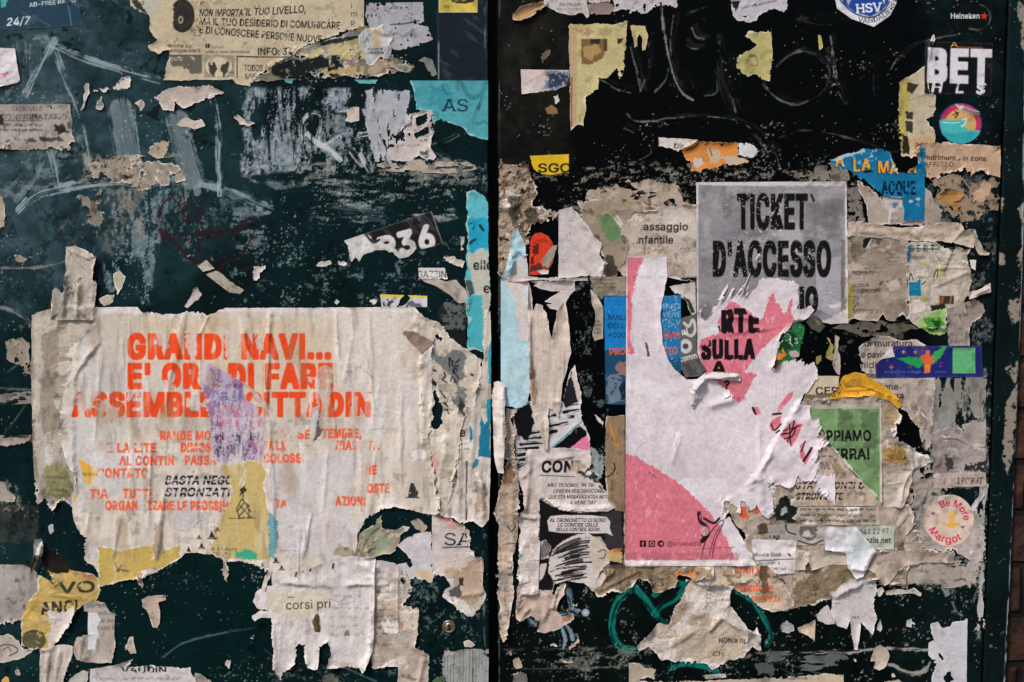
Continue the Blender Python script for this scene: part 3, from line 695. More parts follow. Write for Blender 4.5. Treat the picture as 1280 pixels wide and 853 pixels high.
    wash(c, [(640, 720), (790, 740), (800, 810), (640, 810)], (140, 136, 128), -.02, .85, 2.6, (1, 1), seed=91)
    wash(c, [(740, 500), (760, 500), (760, 640), (738, 620)], (120, 136, 130), .34, .8, 3, (1, 1.5), seed=94)
    wash(c, [(700, 350), (740, 350), (752, 500), (728, 500)], (110, 116, 112), .13, .85, 2.4, (1, 1.4), seed=97)
    c.stroke([(624.5, -20), (624, 300), (624, 870)], 1.5, (112, 122, 124), .55, .45)  # highlight on the leaf's edge, put into the colour as a thin line
    c.speck((176, 170, 160), dens=-.10, size=2.2, a=.8, seed=7)
    c.speck((168, 160, 148), dens=.0, size=2.8, a=.7, seed=17, within=(640, 690, 1235, 860))
    c.speck((160, 150, 136), dens=.0, size=2.8, a=.7, seed=19, within=(640, 150, 1235, 300))
def paint_post(c):
    haze(c, [(1250, -30), (1290, -30), (1290, 120), (1250, 160)], (16, 34, 38), .6, 10, 40, seed=2)
    for q in ([(1270, 0), (1284, 10), (1284, 70), (1276, 60), (1272, 30)], [(1246, 245), (1254, 248), (1252, 265), (1247, 260)], [(1243, 318), (1255, 316), (1254, 330), (1244, 330)], [(1262, 375), (1275, 372), (1274, 400), (1264, 405), (1259, 390)], [(1258, 500), (1272, 480), (1268, 560), (1258, 592), (1252, 570)],
              [(1271, 260), (1280, 250), (1278, 280)], [(1268, 320), (1279, 300), (1276, 340)], [(1255, 460), (1272, 450), (1268, 480)]):
        c.patch([(x, y, 1) for x, y in q], (146, 134, 120), 2.2, 7, .9, worn=.25, ws=6)
    c.speck((150, 146, 138), dens=-.04, size=2.4, a=.7, seed=7)
    c.stroke([(1281.5, -20), (1277.5, 260), (1274, 430), (1265, 640), (1254.5, 853)], 2.2, (168, 182, 190), .9, .3)  # bevel highlight painted into the post's colour as a pale dry stroke

DOOR_L = leaf('metal_door', 'dark green metal door leaf with the brass lock and the orange lettered poster', 'door', EX(-560), GAPL, -28, 613, paint_left, (7, 26, 28), sides=((GAPL, .03),))
DOOR_R = leaf('metal_door', 'blackish metal door leaf with chalk scrawls above the grey and pink posters', 'door', GAPR, SEAM, 620, 1262, paint_right, (3, 5, 6), sides=((GAPR, .03), (SEAM, .03)))
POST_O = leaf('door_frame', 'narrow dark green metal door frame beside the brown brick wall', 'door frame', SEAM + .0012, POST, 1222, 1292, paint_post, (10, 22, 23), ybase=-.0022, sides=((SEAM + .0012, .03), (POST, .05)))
# dark board behind the gap between the leaves, part of the left leaf (its closing strip)
def quad_mesh(name, quads, col, mat, parent=None):
    V, L, S = [], [], []
    k = np.array(lin(col)) * ALB
    for q in quads:
        b = len(V) * 4; V.append(np.column_stack([np.array(q, float), np.tile(k, (4, 1))])); L += [b, b + 1, b + 2, b + 3]; S.append(4)
    cv = Cv(0, 0, 1, 1); cv.f[:] = -1
    return build(name, [cv], mat, parent, extra=(np.concatenate(V), np.array(L, np.int32), np.array(S, np.int32)))
quad_mesh('closing_strip', [[(GAPL - .01, .016, .04), (GAPR + .01, .016, .04), (GAPR + .01, .016, 2.25), (GAPL - .01, .016, 2.25)]], (9, 12, 12), M_DOOR, DOOR_L)

def brick_wall():
    m = brick_mat()
    me = bpy.data.meshes.new('brick_wall')
    x0, x1, y, t = POST + .0003, 3.0, .007, .35
    v = [(x0, y, 0), (x1, y, 0), (x1, y, 3.2), (x0, y, 3.2), (x0, y + t, 0), (x1, y + t, 0), (x1, y + t, 3.2), (x0, y + t, 3.2)]
    me.from_pydata(v, [], [(0, 1, 2, 3), (5, 4, 7, 6), (4, 0, 3, 7), (1, 5, 6, 2), (3, 2, 6, 7)]); me.materials.append(m)
    o = bpy.data.objects.new('brick_wall', me); COL.objects.link(o); tag(o, 'dark brown brick wall beside the door frame', 'wall', kind='thing')
    return o
brick_wall()

def lathe(name, prof, n, mat_cols, cx, cz, y0, mat, parent):
    V, L, S = [], [], []; k = len(prof)
    for (r, h, col) in prof:
        for j in range(n):
            a = 2 * math.pi * j / n; V.append([cx + r * math.cos(a), y0 - h, cz + r * math.sin(a), *(lin(col) * ALB)])
    for i in range(k - 1):
        for j in range(n):
            L += [i * n + j, i * n + (j + 1) % n, (i + 1) * n + (j + 1) % n, (i + 1) * n + j]; S.append(4)
    cv = Cv(0, 0, 1, 1); cv.f[:] = -1
    return build(name, [cv], mat, parent, extra=(np.array(V), np.array(L, np.int32), np.array(S, np.int32)))
def brass_mat():
    m, n, l, b = nodes('worn_brass')
    no = n.new('ShaderNodeTexNoise'); no.inputs['Scale'].default_value = 400
    cr = n.new('ShaderNodeValToRGB'); cr.color_ramp.elements[0].color = (.16, .12, .08, 1); cr.color_ramp.elements[1].color = (.42, .34, .25, 1)
    cr.color_ramp.elements[0].position = .35; cr.color_ramp.elements[1].position = .62
    l.new(no.outputs[0], cr.inputs[0]); l.new(cr.outputs[0], b.inputs['Base Color']); b.inputs['Metallic'].default_value = .85; b.inputs['Roughness'].default_value = .38
    return m
M_BRASS = brass_mat()
lx, lz = to_wall(561, 783); lx, lz = float(lx), float(lz)
u = UNIT
LOCK = lathe('lock', [(8.6 * u, -.0006, (90, 80, 66)), (8.4 * u, .0014, (150, 130, 104)), (7.2 * u, .0024, (170, 150, 120)), (6.2 * u, .0018, (90, 76, 60)), (5.6 * u, .0012, (60, 52, 42)), (5.0 * u, .0022, (150, 130, 104)), (2.2 * u, .0026, (160, 140, 112)), (.01 * u, .0026, (150, 130, 104))], 40, None, lx, lz, 0, M_BRASS, DOOR_L)
k1 = Cv(556, 776, 566, 792, .5, (14, 12, 10)); k1.pad = True
sa_, _ = poly_sd(disc(561.6, 781, 1.5), k1.X, k1.Y); sb_, _ = poly_sd([(560.8, 781), (562.4, 781), (563.2, 787.5), (560.8, 787.5)], k1.X, k1.Y); k1.f = np.maximum(sa_, sb_); k1.z[:] = .0029
kh = build('keyhole', k1, M_DOOR, DOOR_L); kh.parent = LOCK; kh.location = (0, 0, 0)
kh.location = [DOOR_L.location[i] * 0 for i in range(3)]

# ------------------------------------------------------------------ what is pasted on the left leaf, lowest first
S = sheet
CREAM, GREY, BEIGE, WHITE, TAN = (190, 175, 146), (150, 144, 136), (176, 164, 150), (205, 197, 192), (196, 172, 104)
INK = (26, 26, 28)
RED = (226, 74, 36)
GL, GP = 'torn paper scraps on the left door', 'posters pasted on the doors'
GS, GN, GU = 'stickers on the doors', 'torn notices on the doors', 'weathered paper remains on the doors'

S('perforated_sheet', 'dark navy sheet with a perforated edge under the yellow sticker', 'paper sheet', box(547, -8, 609, 100), (13, 27, 34), rag=.4, edge=0, mat=M_GLOSS, dirt=.15, stain=(12, 20, 24), wr=.0001, lift=.0001, grp=GU,
  paint=lambda c: [c.stroke([(548.3, 18), (548.3, 99)], 1.7, (150, 160, 164), .8, .6), c.stroke([(606, 10), (606, 60)], 2, (150, 160, 164), .5, .8)])
S('whitewash_patch', 'flat pale grey whitewashed scrap below the top edge beside the navy sheet', 'paper scrap', [(458, 4, 0), (529, 3), (531, 27), (524, 31), (536, 34), (540, 49), (527, 57), (500, 62), (486, 60), (488, 45), (462, 36), (457, 20)], (158, 156, 160), rag=1.5, cell=.8, worn=.24, ws=5, edge=0, dirt=.45, stain=(60, 66, 72), grp=GU,
  paint=lambda c: [c.stroke([(488, 31), (505, 30), (524, 26)], 1.6, (40, 44, 50), .8), c.speck((40, 46, 52), .18, 2.4, .8)])
def p_mess(c):
    scraps(c, [(330, 70), (450, 40), (510, 86), (450, 99), (330, 98)], 30, 12, (6, 22), print_=.1)
    c.patch([(330, 60), (385, 50), (450, 36), (455, 60), (400, 76), (340, 82)], (134, 136, 134), 3, 8, .9, worn=.3)
    c.patch([(372, 62), (440, 46), (470, 52), (460, 76), (420, 72), (380, 76)], (188, 170, 122), 3, 8, .9, worn=.28)
    c.patch([(400, 76), (455, 84), (452, 99), (410, 98)], (178, 158, 112), 3, 7, .9, worn=.35)
    c.patch([(345, 78), (420, 70), (430, 84), (372, 96), (335, 96)], (20, 28, 28), 3, 7, .95, worn=.25)
    c.patch([(398, 52), (450, 44), (452, 48), (404, 58)], (22, 30, 30), 1.5, 6, .9)
    c.patch([(360, 90), (440, 94), (500, 96), (500, 101), (350, 101)], (26, 30, 28), 2, 6, .9, worn=.3)
    c.patch([(460, 76), (484, 74), (486, 90), (462, 92)], (176, 150, 126), 2, 5, .9, worn=.2)
S('torn_layers', 'mottled beige and black torn paper layers under the vinyl record notice', 'paper remains', [(318, 100), (345, 76), (380, 58), (455, 34), (470, 44), (492, 70), (515, 84), (512, 90), (488, 92), (470, 95), (455, 100), (430, 96), (400, 100), (360, 101)], (120, 112, 96), rag=3, rs=8, worn=.18, edge=1.5, dirt=.7, grp=GU, paint=p_mess)
S('torn_scrap', 'small bluish white ragged scrap pointing down at the right end of the vinyl record notice', 'paper scrap', [(448, 44), (458, 33), (470, 36), (478, 32), (482, 42), (491, 38), (490, 66), (487, 76), (475, 72), (466, 82), (458, 80), (455, 62)], (176, 176, 176), rag=2, cell=.7, edge=2, dirt=.5, lift=.0014, grp=GL,
  paint=lambda c: [c.patch([(462, 36), (478, 36), (476, 60), (464, 60)], (186, 164, 136), 2, 5, .9), c.text('EA', 450, 54, 7, (60, 80, 86), a=.7, wear=.4), c.lines(460, 60, 484, 70, 3)])
S('torn_scrap', 'sliver of grey paper lying flat right of the bluish white ragged scrap', 'paper scrap', [(482, 82), (500, 80), (515, 84), (512, 89), (498, 89)], (150, 142, 130), rag=1.2, cell=.8, edge=1, dirt=.6, grp=GL)
S('torn_scrap', 'grey leaf-shaped scrap on the navy sheet above the turquoise notice', 'paper scrap', [(522, 76), (530, 72), (541, 74), (543, 80), (546, 94), (540, 96), (533, 86), (530, 78)], (120, 122, 120), rag=1.2, cell=.8, dirt=.5, grp=GL)
S('turquoise_notice', 'torn turquoise notice with the letters AS', 'notice', [(513, 101, 0), (610, 101, 0), (610, 175), (592, 172), (578, 160), (566, 153), (550, 150), (541, 152), (535, 140), (520, 136), (516, 122)], (76, 150, 158), rag=2.5, dirt=.4, stain=(40, 90, 104), edge=2.5, ec=(150, 196, 200), grp=GN,
  paint=lambda c: [c.stroke([(578, 105), (588, 122), (602, 118), (607, 104)], 6, (30, 96, 112), .5, .5), c.stroke([(604, 122), (596, 140), (592, 155)], 4, (20, 62, 74), .7, .4), c.stroke([(553, 108), (556, 116), (562, 118)], 3, (16, 52, 62), .7, .3), c.patch([(530, 115), (560, 105), (575, 125), (550, 140), (530, 130)], (52, 128, 142), 5, 12, .6, worn=.3), c.text('AS', 553, 139.5, 15.5, (20, 40, 50), x1=584, serif=3, wear=.12)])
S('torn_scrap', 'turquoise sliver left of the turquoise AS notice', 'paper scrap', [(443, 100, 0), (472, 100), (470, 105), (450, 104)], (96, 170, 174), rag=1, cell=.7, dirt=.2, grp=GL)
S('torn_scrap', 'tiny turquoise sliver under the dark torn layers', 'paper scrap', [(356, 99), (366, 99), (365, 105), (357, 103)], (96, 160, 164), rag=1, cell=.6, dirt=.2, grp=GL)
S('white_residue', 'smeared white paper residue below the turquoise AS notice', 'paper remains', [(482, 178), (490, 168), (497, 176), (505, 170), (512, 142), (528, 137), (540, 138), (541, 165), (540, 184), (546, 198), (534, 201), (524, 194), (515, 203), (498, 200), (487, 200)], (190, 178, 172), rag=2.2, cell=.8, worn=.1, ws=7, edge=2, ec=(200, 196, 194), dirt=.5, grp=GU, cut=([(519, 148), (534, 141), (534, 154), (522, 157)], [(518, 168), (535, 158), (537, 166), (520, 174)]),
  paint=lambda c: [c.patch([(520, 190), (536, 188), (534, 200), (518, 200)], (60, 62, 62), 2, 5, .8, worn=.4), c.lines(486, 180, 530, 186, 3.4, a=.3)])
S('torn_scrap', 'small square pale scrap between the whitewash columns and looped scrawl', 'paper scrap', [(429, 152), (434, 146), (432, 138), (441, 134, 0), (449, 134, 0), (449, 151), (440, 153)], (192, 176, 164), rag=1.2, cell=.7, dirt=.4, edge=1, grp=GL)
S('grey_residue', 'thin grey residue band crossing the door edge left of the headline poster', 'paper remains', [(-12, 492), (14, 490), (40, 489), (40, 503), (16, 504), (-12, 503)], (134, 126, 116), rag=2, worn=.2, ws=6, an=(2.5, 1), dirt=.7, grp=GU)
S('grey_residue', 'lower pale residue band at the picture edge left of the headline poster', 'paper remains', [(-12, 544), (20, 545), (40, 544), (40, 555), (10, 556), (-12, 555)], (152, 140, 130), rag=2, worn=.16, ws=6, an=(2.5, 1), dirt=.6, grp=GU)
S('grey_residue', 'ragged beige residue in the dark corner left of the weathered underlayer', 'paper remains', [(8, 428), (24, 420), (38, 432), (42, 470), (30, 474), (22, 456), (10, 448)], (150, 138, 126), rag=3, worn=.24, ws=7, dirt=.8, grp=GU)
S('white_residue', 'streaky white residue strip between the whitewash columns and the turquoise notice', 'paper remains', [(456, 112), (514, 112), (516, 150), (500, 168), (488, 172), (478, 200), (468, 202), (458, 160)], (168, 170, 176), rag=3, cell=.7, worn=.33, ws=6, an=(1, 3.4), dirt=.3, grp=GU)
S('white_residue', 'fringed pale residue line under the smeared white residue', 'paper remains', [(470, 204), (520, 202), (566, 198), (592, 206), (600, 214), (540, 216), (470, 214)], (164, 154, 142), rag=3, cell=.7, worn=.34, ws=5, an=(2.5, 1), dirt=.6, grp=GU)
# -- the record notice
def p_record(c):
    T = (34, 32, 30)
    c.patch([(160, -3), (196, -3), (204, 14), (190, 20), (178, 12)], (178, 172, 160), 3, 8, .8)
    c.patch([(164, 0), (172, 0), (180, 12), (186, 18), (180, 18), (168, 8)], (40, 42, 40), 1.2, 4, .9)
    c.patch(disc(228, 20, 15.5, 21, a0=.1), (38, 38, 36), .4, 4, .95); c.stroke(disc(229, 20, 10, 14), .7, (80, 76, 68), .6); c.patch(disc(226, 25, 3.4, 5), (150, 136, 112), .3, 3); c.patch(disc(226, 25, 1.5, 2.6), (60, 54, 48), .3, 3)
    c.patch([(198, 10), (217, 8), (217, 34), (206, 40), (196, 34)], (188, 172, 140), 2.5, 6, 1)
    k = dict(shear=.12, sx=.8, wear=.06)
    c.text('NON IMPORTA', 249, 20.5, 8.8, T, x1=303, bold=1, rot=0, **k); c.text('IL TUO', 307, 19.8, 8.8, T, x1=336, bold=1, shear=.2, rot=-3); c.text('LIVELLO,', 340, 18.6, 9.2, T, x1=382, bold=1, rot=-4, shear=.15)
    c.text('MA IL TUO DESIDERIO DI COMUNICARE', 249, 31, 8.8, T, x1=425, bold=1, rot=1.8, wear=.05)
    c.text('E DI CONOSCERE PERSONE NUOVE', 249, 41.5, 8.8, T, x1=402, bold=1, rot=4.6, wear=.05)
    c.text('INFO: 34', 322, 69, 9, T, x1=366, bold=1, rot=0, wear=.03)
    c.stroke([(300, 71), (362, 72)], 1.2, T, .9, sp=False)
    c.text('TODOS', 305, 89, 8, T, x1=328, bold=.6, rot=1); c.text('MIE', 306, 99.5, 7.5, T, x1=321, bold=.6); c.text('/', 331, 88, 7, T)
    for i, ch in enumerate('imp'): c.text(ch, 438.5, 10.5 + 10.3 * i, 7, T, bold=.8)
    c.text('d', 176, 6.5, 6, T, bold=.5)
    c.text('anche su:', 211, 59.5, 4.2, T, x1=240, bold=1); c.text('radioparole.it', 210, 65.5, 4.2, T, x1=250, bold=1)
    c.patch(box(257, 55, 262.5, 60), T, 0, 4); c.text('f', 258.6, 59.2, 3.6, (190, 175, 145), bold=1)
    c.text('scrivici', 264, 61, 3.6, T, x1=280, a=.8); c.text('avviando latino international', 256, 66.8, 3.8, T, x1=312, a=.9, wear=.15)
    c.stroke([(212, 69.5), (252, 69.5)], 1, T, .9, sp=False); c.stroke([(296, 70.5), (322, 72)], 1.2, T, .9, sp=False); c.stroke([(296.5, 71), (296.5, 97)], 1.3, T, .9, sp=False)
    c.patch([(213, 70, 0), (252.5, 69.5, 0), (252.5, 92), (238, 92), (230, 84), (215, 84)], (92, 88, 78), 2, 5, .95, worn=.05); c.text('GENTE', 209, 76.5, 4.6, (206, 196, 170), x1=228, bold=.6)
    c.patch(box(255.5, 69.5, 293, 97), (140, 132, 114), .3, 3); c.patch(disc(273.5, 83, 17, 13.5), (196, 182, 152), .3, 3)
    for sx in (-1, 1): c.patch([(273.5 + sx * 2, 86), (273.5 + sx * 6, 78), (273.5 + sx * 13, 77), (273.5 + sx * 12, 90), (273.5 + sx * 6, 96)], (50, 48, 44), 1.5, 4, .9, worn=.12)
    c.text('VOLONTARIATO', 258, 78, 3, (60, 56, 50), arc=(273.5, 83, 11.5, 205, 1), sx=.9); c.text('DOMANI', 282, 92, 2.6, (60, 56, 50), x1=292)
    c.speck((90, 66, 40), .09, 3, .6)
S('record_notice', 'tan notice headed NON IMPORTA IL TUO LIVELLO with a vinyl record drawing', 'notice', [(160, -10, 0), (455, -10, 0), (455, 35), (430, 40), (402, 50), (382, 57), (362, 72), (345, 80), (325, 94), (312, 107), (300, 106), (288, 100, .4), (240, 101, .3), (203, 101), (206, 88), (214, 62), (200, 67), (185, 62), (186, 58), (197, 50), (190, 42), (188, 30), (186, 20), (174, 15), (164, 8)], (186, 172, 146), rag=2.2, rs=6, cell=.72, edge=2, ec=(196, 184, 164), dirt=.35, stain=(146, 118, 80), grp=GN, paint=p_record)
S('yellow_sticker', 'bright yellow sticker numbered 108 at the top edge', 'sticker', box(548.5, -10, 597, 16), (200, 178, 72), rag=.2, cell=.7, mat=M_GLOSS, dirt=.1, wr=.0001, lift=.0002, grp=GS,
  paint=lambda c: [c.patch([(556, -8), (590, -8), (593, 2), (580, 5), (566, 3)], (36, 32, 24), 1, 4), c.lines(566, 0, 588, 3, 2, col=(200, 178, 72)), c.text('108', 553.5, 10.4, 3.6, (70, 56, 20), x1=561, bold=.8), c.stroke([(548, 15.4), (597, 15.4)], 1.4, (212, 204, 180), .9, sp=False), c.stroke([(549, -8), (549, 16)], 1.2, (212, 204, 180), .9, sp=False)])
S('radio_sticker', 'dark blue radio sticker reading 24/7 in the top corner', 'sticker', [(-12, -12, 0), (97, -12, 0), (103, 32, 0), (60, 35, 0), (12, 38), (2, 36), (-12, 30)], (30, 58, 76), rag=.8, cell=.7, mat=M_GLOSS, dirt=.2, stain=(20, 36, 50), wr=.0002, lift=.0003, grp=GS,
  paint=lambda c: [c.text('24/7', 7.5, 32.5, 9.5, (206, 212, 212), x1=37, bold=1.6, rot=-4.5, shear=.22), c.text('AD-FREE RADIO', 37, 9, 5.2, (196, 206, 206), x1=95, bold=1.2, rot=-6, wear=.12), c.patch([(1, -2), (10, -4), (7, 8), (2, 10)], (70, 160, 150), 1, 4), c.stroke([(84, -3), (87, 15), (90, 34)], 1.6, (90, 130, 146), .7, .3), c.patch([(80, -2), (90, 0), (88, 10), (82, 4)], (20, 30, 40), 2, 5, .7)])
S('white_sticker', 'crumpled white sticker with a red scribble at the picture edge', 'sticker', [(-12, 60, 0), (19.5, 61, 0), (26, 101, 0), (22, 104, .3), (-12, 112, .3)], (204, 198, 200), rag=.8, cell=.7, dirt=.12, wr=.0009, wrs=16, lift=.0016, zoff=.0006, grp=GS,
  paint=lambda c: [c.stroke([(-4, 99), (4, 96), (10, 92)], 3.2, (200, 60, 76), .85, .2), c.stroke([(-2, 94), (5, 93), (8, 97)], 1.6, (190, 70, 84), .8, .2), c.lines(0, 104, 18, 108, 2, a=.4)])
def p_sport(c):
    c.text('SPORTELLO', 15, 139, 5.4, (50, 48, 46), x1=54, wear=.22, a=.8); c.text('CONSIGNATARIO', 0, 149.5, 6.6, (46, 44, 42), x1=84, wear=.2, a=.85, serif=2)
    c.lines(-6, 154, 60, 165, 4, a=.5, wear=.45); c.stroke([(0, 151), (52, 151)], .9, (50, 48, 46), .7)
    c.patch([(-8, 140), (10, 148), (6, 158), (-8, 156)], (24, 26, 24), 4, 7, .8, worn=.3); c.patch([(66, 158), (80, 154), (84, 162), (74, 170)], (28, 28, 26), 3, 5, .85, worn=.3); c.patch([(30, 174), (76, 171), (80, 177), (34, 178)], (40, 38, 34), 2, 5, .7, worn=.3)
S('faded_label', 'dirty grey printed label at the picture edge with a peeling rim', 'label', [(-12, 131, .3), (89, 130, .3), (91, 168), (95, 176), (88, 181), (90, 188), (70, 187), (-12, 188)], (160, 152, 144), rag=2, cell=.8, worn=.06, edge=2, ec=(180, 168, 156), dirt=.95, stain=(104, 96, 84), wr=.0005, lift=.0016, grp=GN, paint=p_sport)
def p_crust(c): c.speck((60, 50, 40), .3, 4, .8); c.speck((30, 30, 26), .22, 6, .9)
for lab, P, cc in (
    ('pinkish triangular scrap with a lifted tip below the pale star strokes', [(117, 114), (128, 110), (143, 108), (156, 96), (163, 95), (165, 100), (162, 109), (148, 112), (140, 111), (128, 115)], (196, 182, 176)),
    ('thin crooked pale strip left of the pinkish triangular scrap', [(100, 141), (104, 130), (105, 118), (107, 106), (111, 105), (113, 116), (110, 124), (106, 136)], (160, 152, 146)),
    ('small worn pale scrap left of the tall white finger smear', [(120, 136), (123, 122), (128, 120), (131, 130), (128, 138)], (150, 148, 144)),
    ('tiny cream scrap between the two white finger smears', [(168, 129), (176, 126), (181, 130), (176, 140), (173, 134)], (178, 172, 160)),
    ('wide ragged pink-grey scrap hanging from the tan notice', [(193, 122), (205, 113), (222, 108), (240, 111), (262, 106), (280, 116), (268, 122), (244, 130), (228, 136), (220, 128), (218, 139), (204, 138), (198, 128)], (178, 162, 152)),
    ('cream ragged flake above the second white finger smear', [(220, 156), (232, 147), (243, 150), (252, 149), (258, 158), (246, 161), (234, 160), (226, 157)], (192, 178, 168)),
    ('brown crusted flake between the two white finger smears', [(185, 193), (190, 182), (200, 176), (211, 178), (210, 186), (206, 200), (198, 199)], (164, 146, 128)),
    ('pale flake at the left end of the drip-marked whitewash', [(293, 147), (298, 144), (309, 152), (320, 154), (312, 158), (300, 156)], (188, 172, 160)),
    ('small dark-rimmed flake on the teal door above the tattered strip', [(19, 320), (26, 319), (33, 324), (30, 328), (21, 327)], (140, 126, 118)),
    ('cream rounded flake beside the dripping whitewash', [(141, 342), (150, 338), (157, 346), (153, 360), (148, 368), (143, 354)], (176, 168, 146)),
    ('cream crescent flake at the foot of the dripping whitewash', [(125, 374), (134, 368), (143, 369), (140, 379), (130, 383)], (170, 160, 142)),
    ('pale curled flake standing above the headline poster', [(231, 383), (238, 372), (243, 362), (247, 359), (251, 368), (247, 374), (240, 380), (234, 384)], (190, 178, 172)),
    ('small white corner piece right of the beige tape', [(317, 333), (334, 333), (327, 341), (322, 351), (317, 352)], (205, 198, 192)),
    ('white flake on the black paint left of the small magazine label', [(396, 332), (401, 328), (414, 327), (415, 331), (402, 333)], (196, 186, 180)),
    ('white chip beside the flake left of the small magazine label', [(424, 328), (432, 328), (433, 331), (426, 331)], (200, 192, 186)),
    ('white chip just above the headline poster', [(418, 378), (421, 375), (424, 378), (421, 381)], (206, 200, 196)),
    ('white chip with a tail left of the yellow-edged strip', [(463, 377), (468, 374), (471, 376), (468, 381)], (206, 200, 196)),
    ('crusty brown scrap on the white arc at the picture edge', [(-6, 245), (2, 246), (7, 260), (5, 284), (-6, 287)], (160, 146, 128)),
    ('beige flake hanging under the pale arc stroke', [(160, 228), (185, 226), (190, 236), (172, 240)], (156, 142, 126)),
    ('rusty brown flake lying on the tall white finger smear', [(165, 200), (176, 196), (180, 204), (172, 214), (166, 208)], (120, 92, 70))):
    S('torn_scrap', lab, 'paper scrap', P, cc, rag=1.6, rs=5, cell=.65, edge=1.2, dirt=.45, lift=.0012, grp=GL)
S('crusted_remains', 'crusty brown paper remains along the pale arc stroke', 'paper remains', [(110, 207), (150, 196), (172, 192), (200, 202), (226, 206), (232, 226), (200, 234), (150, 232), (116, 226)], (156, 144, 130), rag=4, rs=9, worn=.38, ws=9, edge=1.5, dirt=.9, grp=GU, paint=p_crust)
S('crusted_remains', 'crusty grey paper remains below the arc stroke left of the drips', 'paper remains', [(98, 244), (128, 238), (130, 262), (126, 288), (116, 286), (104, 262)], (130, 122, 110), rag=4, rs=8, worn=.42, ws=9, edge=1, dirt=.9, grp=GU, paint=p_crust)
# -- tapes, plate sticker, label
S('masking_tape', 'upper short piece of beige tape on the dark red heart scrawl', 'tape', [(247, 333, .3), (258, 325, .3), (269, 336), (254, 341)], (168, 160, 144), rag=.8, cell=.6, dirt=.25, grp='pieces of beige tape', mat=M_GLOSS)
S('masking_tape', 'lower long piece of beige tape on the dark red heart scrawl', 'tape', [(257, 343), (270, 338), (305, 363, .3), (300, 368), (293, 367), (287, 366, .3)], (168, 158, 140), rag=.8, cell=.6, dirt=.3, grp='pieces of beige tape', mat=M_GLOSS)
def p_plate(c):
    c.text('R36', 476, 326.5, 28, (204, 200, 196), x1=548, bold=4.5, rot=-15, shear=.05)
    c.stroke([(430, 301), (539, 264.5)], 1.1, (120, 118, 116), .6, sp=False); c.stroke([(539, 264.5), (554, 305)], 1.4, (150, 148, 146), .8, sp=False); c.stroke([(522, 269), (525, 276)], 1, (150, 150, 150), .7, sp=False)
    c.patch([(428, 301, 0), (455, 291), (464, 296), (466, 302), (477, 306), (488, 304), (496, 314), (510, 318), (518, 322), (505, 326), (480, 326), (455, 330), (436, 330)], (196, 192, 186), 1.5, 5, 1, an=(1, 2))
    c.stroke([(456, 292), (466, 303), (474, 300)], 3, INK, .9); c.text('A', 452, 318, 20, (214, 210, 206), bold=2, rot=-15)
S('number_sticker', 'tilted black sticker with big white number 36 and a torn white corner', 'sticker', [(430, 301, 0), (539.5, 264, 0), (554.5, 306, .4), (520, 313), (511, 322), (498, 323), (490, 316), (482, 311), (474, 312), (464, 315), (455, 318), (449, 327), (444, 320), (440, 326)], (24, 22, 24), rag=1.6, an=(1, 2), cell=.6, edge=0, dirt=.2, stain=(50, 50, 50), mat=M_GLOSS, grp=GS, wr=.0002, paint=p_plate)
S('folded_strip', 'curved folded beige strip under the small magazine label', 'paper scrap', [(524, 347), (536, 343), (558, 352), (570, 350), (582, 362), (588, 372), (586, 388), (578, 384), (566, 372), (548, 360), (530, 352)], (176, 166, 154), rag=1, cell=.7, dirt=.4, lift=.0016, folds=((548, 346, 588, 380, .0014, 4),), grp=GL)
S('magazine_label', 'small white label reading GAZZIN', 'label', [(523, 335, .2), (556, 335, .2), (560, 350), (545, 349), (524, 348, .3)], (206, 202, 198), rag=1, cell=.55, dirt=.1, grp=GN, paint=lambda c: c.text('GAZZIN', 521.5, 347, 8.4, (50, 48, 48), x1=557.5, bold=.4))
S('torn_scrap', 'white torn scrap right of the small magazine label', 'paper scrap', [(553, 322), (566, 321), (580, 327), (582, 334), (572, 333), (562, 328)], (196, 186, 176), rag=1.5, cell=.65, dirt=.3, edge=1, grp=GL)
S('torn_scrap', 'ragged white scrap beside the top of the cyan strip', 'paper scrap', [(574, 295), (582, 296), (582, 302), (579, 308), (582, 313), (575, 315)], (190, 180, 172), rag=1.5, cell=.65, dirt=.3, grp=GL)
S('yellow_edged_strip', 'white strip with a yellow edge above the headline poster', 'paper scrap', [(475, 368, 0), (534, 370, 0), (534, 384, 0), (477, 384, 0)], (204, 200, 206), rag=1, cell=.7, dirt=.1, grp=GL, cut=([(500, 375), (508, 368), (514, 372), (506, 382), (496, 384)],),
  paint=lambda c: [c.stroke([(475, 370), (534, 371)], 3.4, (216, 190, 60), .95, sp=False), c.patch([(478, 373), (496, 372), (488, 384), (478, 384)], (30, 36, 36), 2, 4, .8, worn=.3), c.patch([(510, 378), (520, 376), (528, 384), (508, 384)], (60, 60, 64), 2, 4, .7, worn=.4)])
S('dark_sticker_remains', 'scuffed black sticker remains with grey marks right of the headline poster', 'paper remains', [(548, 385), (556, 378), (583, 378), (584, 438), (575, 436), (560, 420), (545, 402)], (22, 28, 28), rag=1.5, cell=.8, worn=.1, dirt=.3, grp=GU,
  paint=lambda c: [c.patch([(554, 378), (582, 376), (582, 392), (560, 394)], (104, 108, 106), 2, 5, .8, worn=.36, ws=5), c.patch([(552, 396), (582, 392), (582, 412), (556, 412)], (96, 100, 98), 2, 5, .8, worn=.42, ws=5), c.stroke([(551, 394), (583, 396)], 2, (80, 84, 82), .8, .3)])
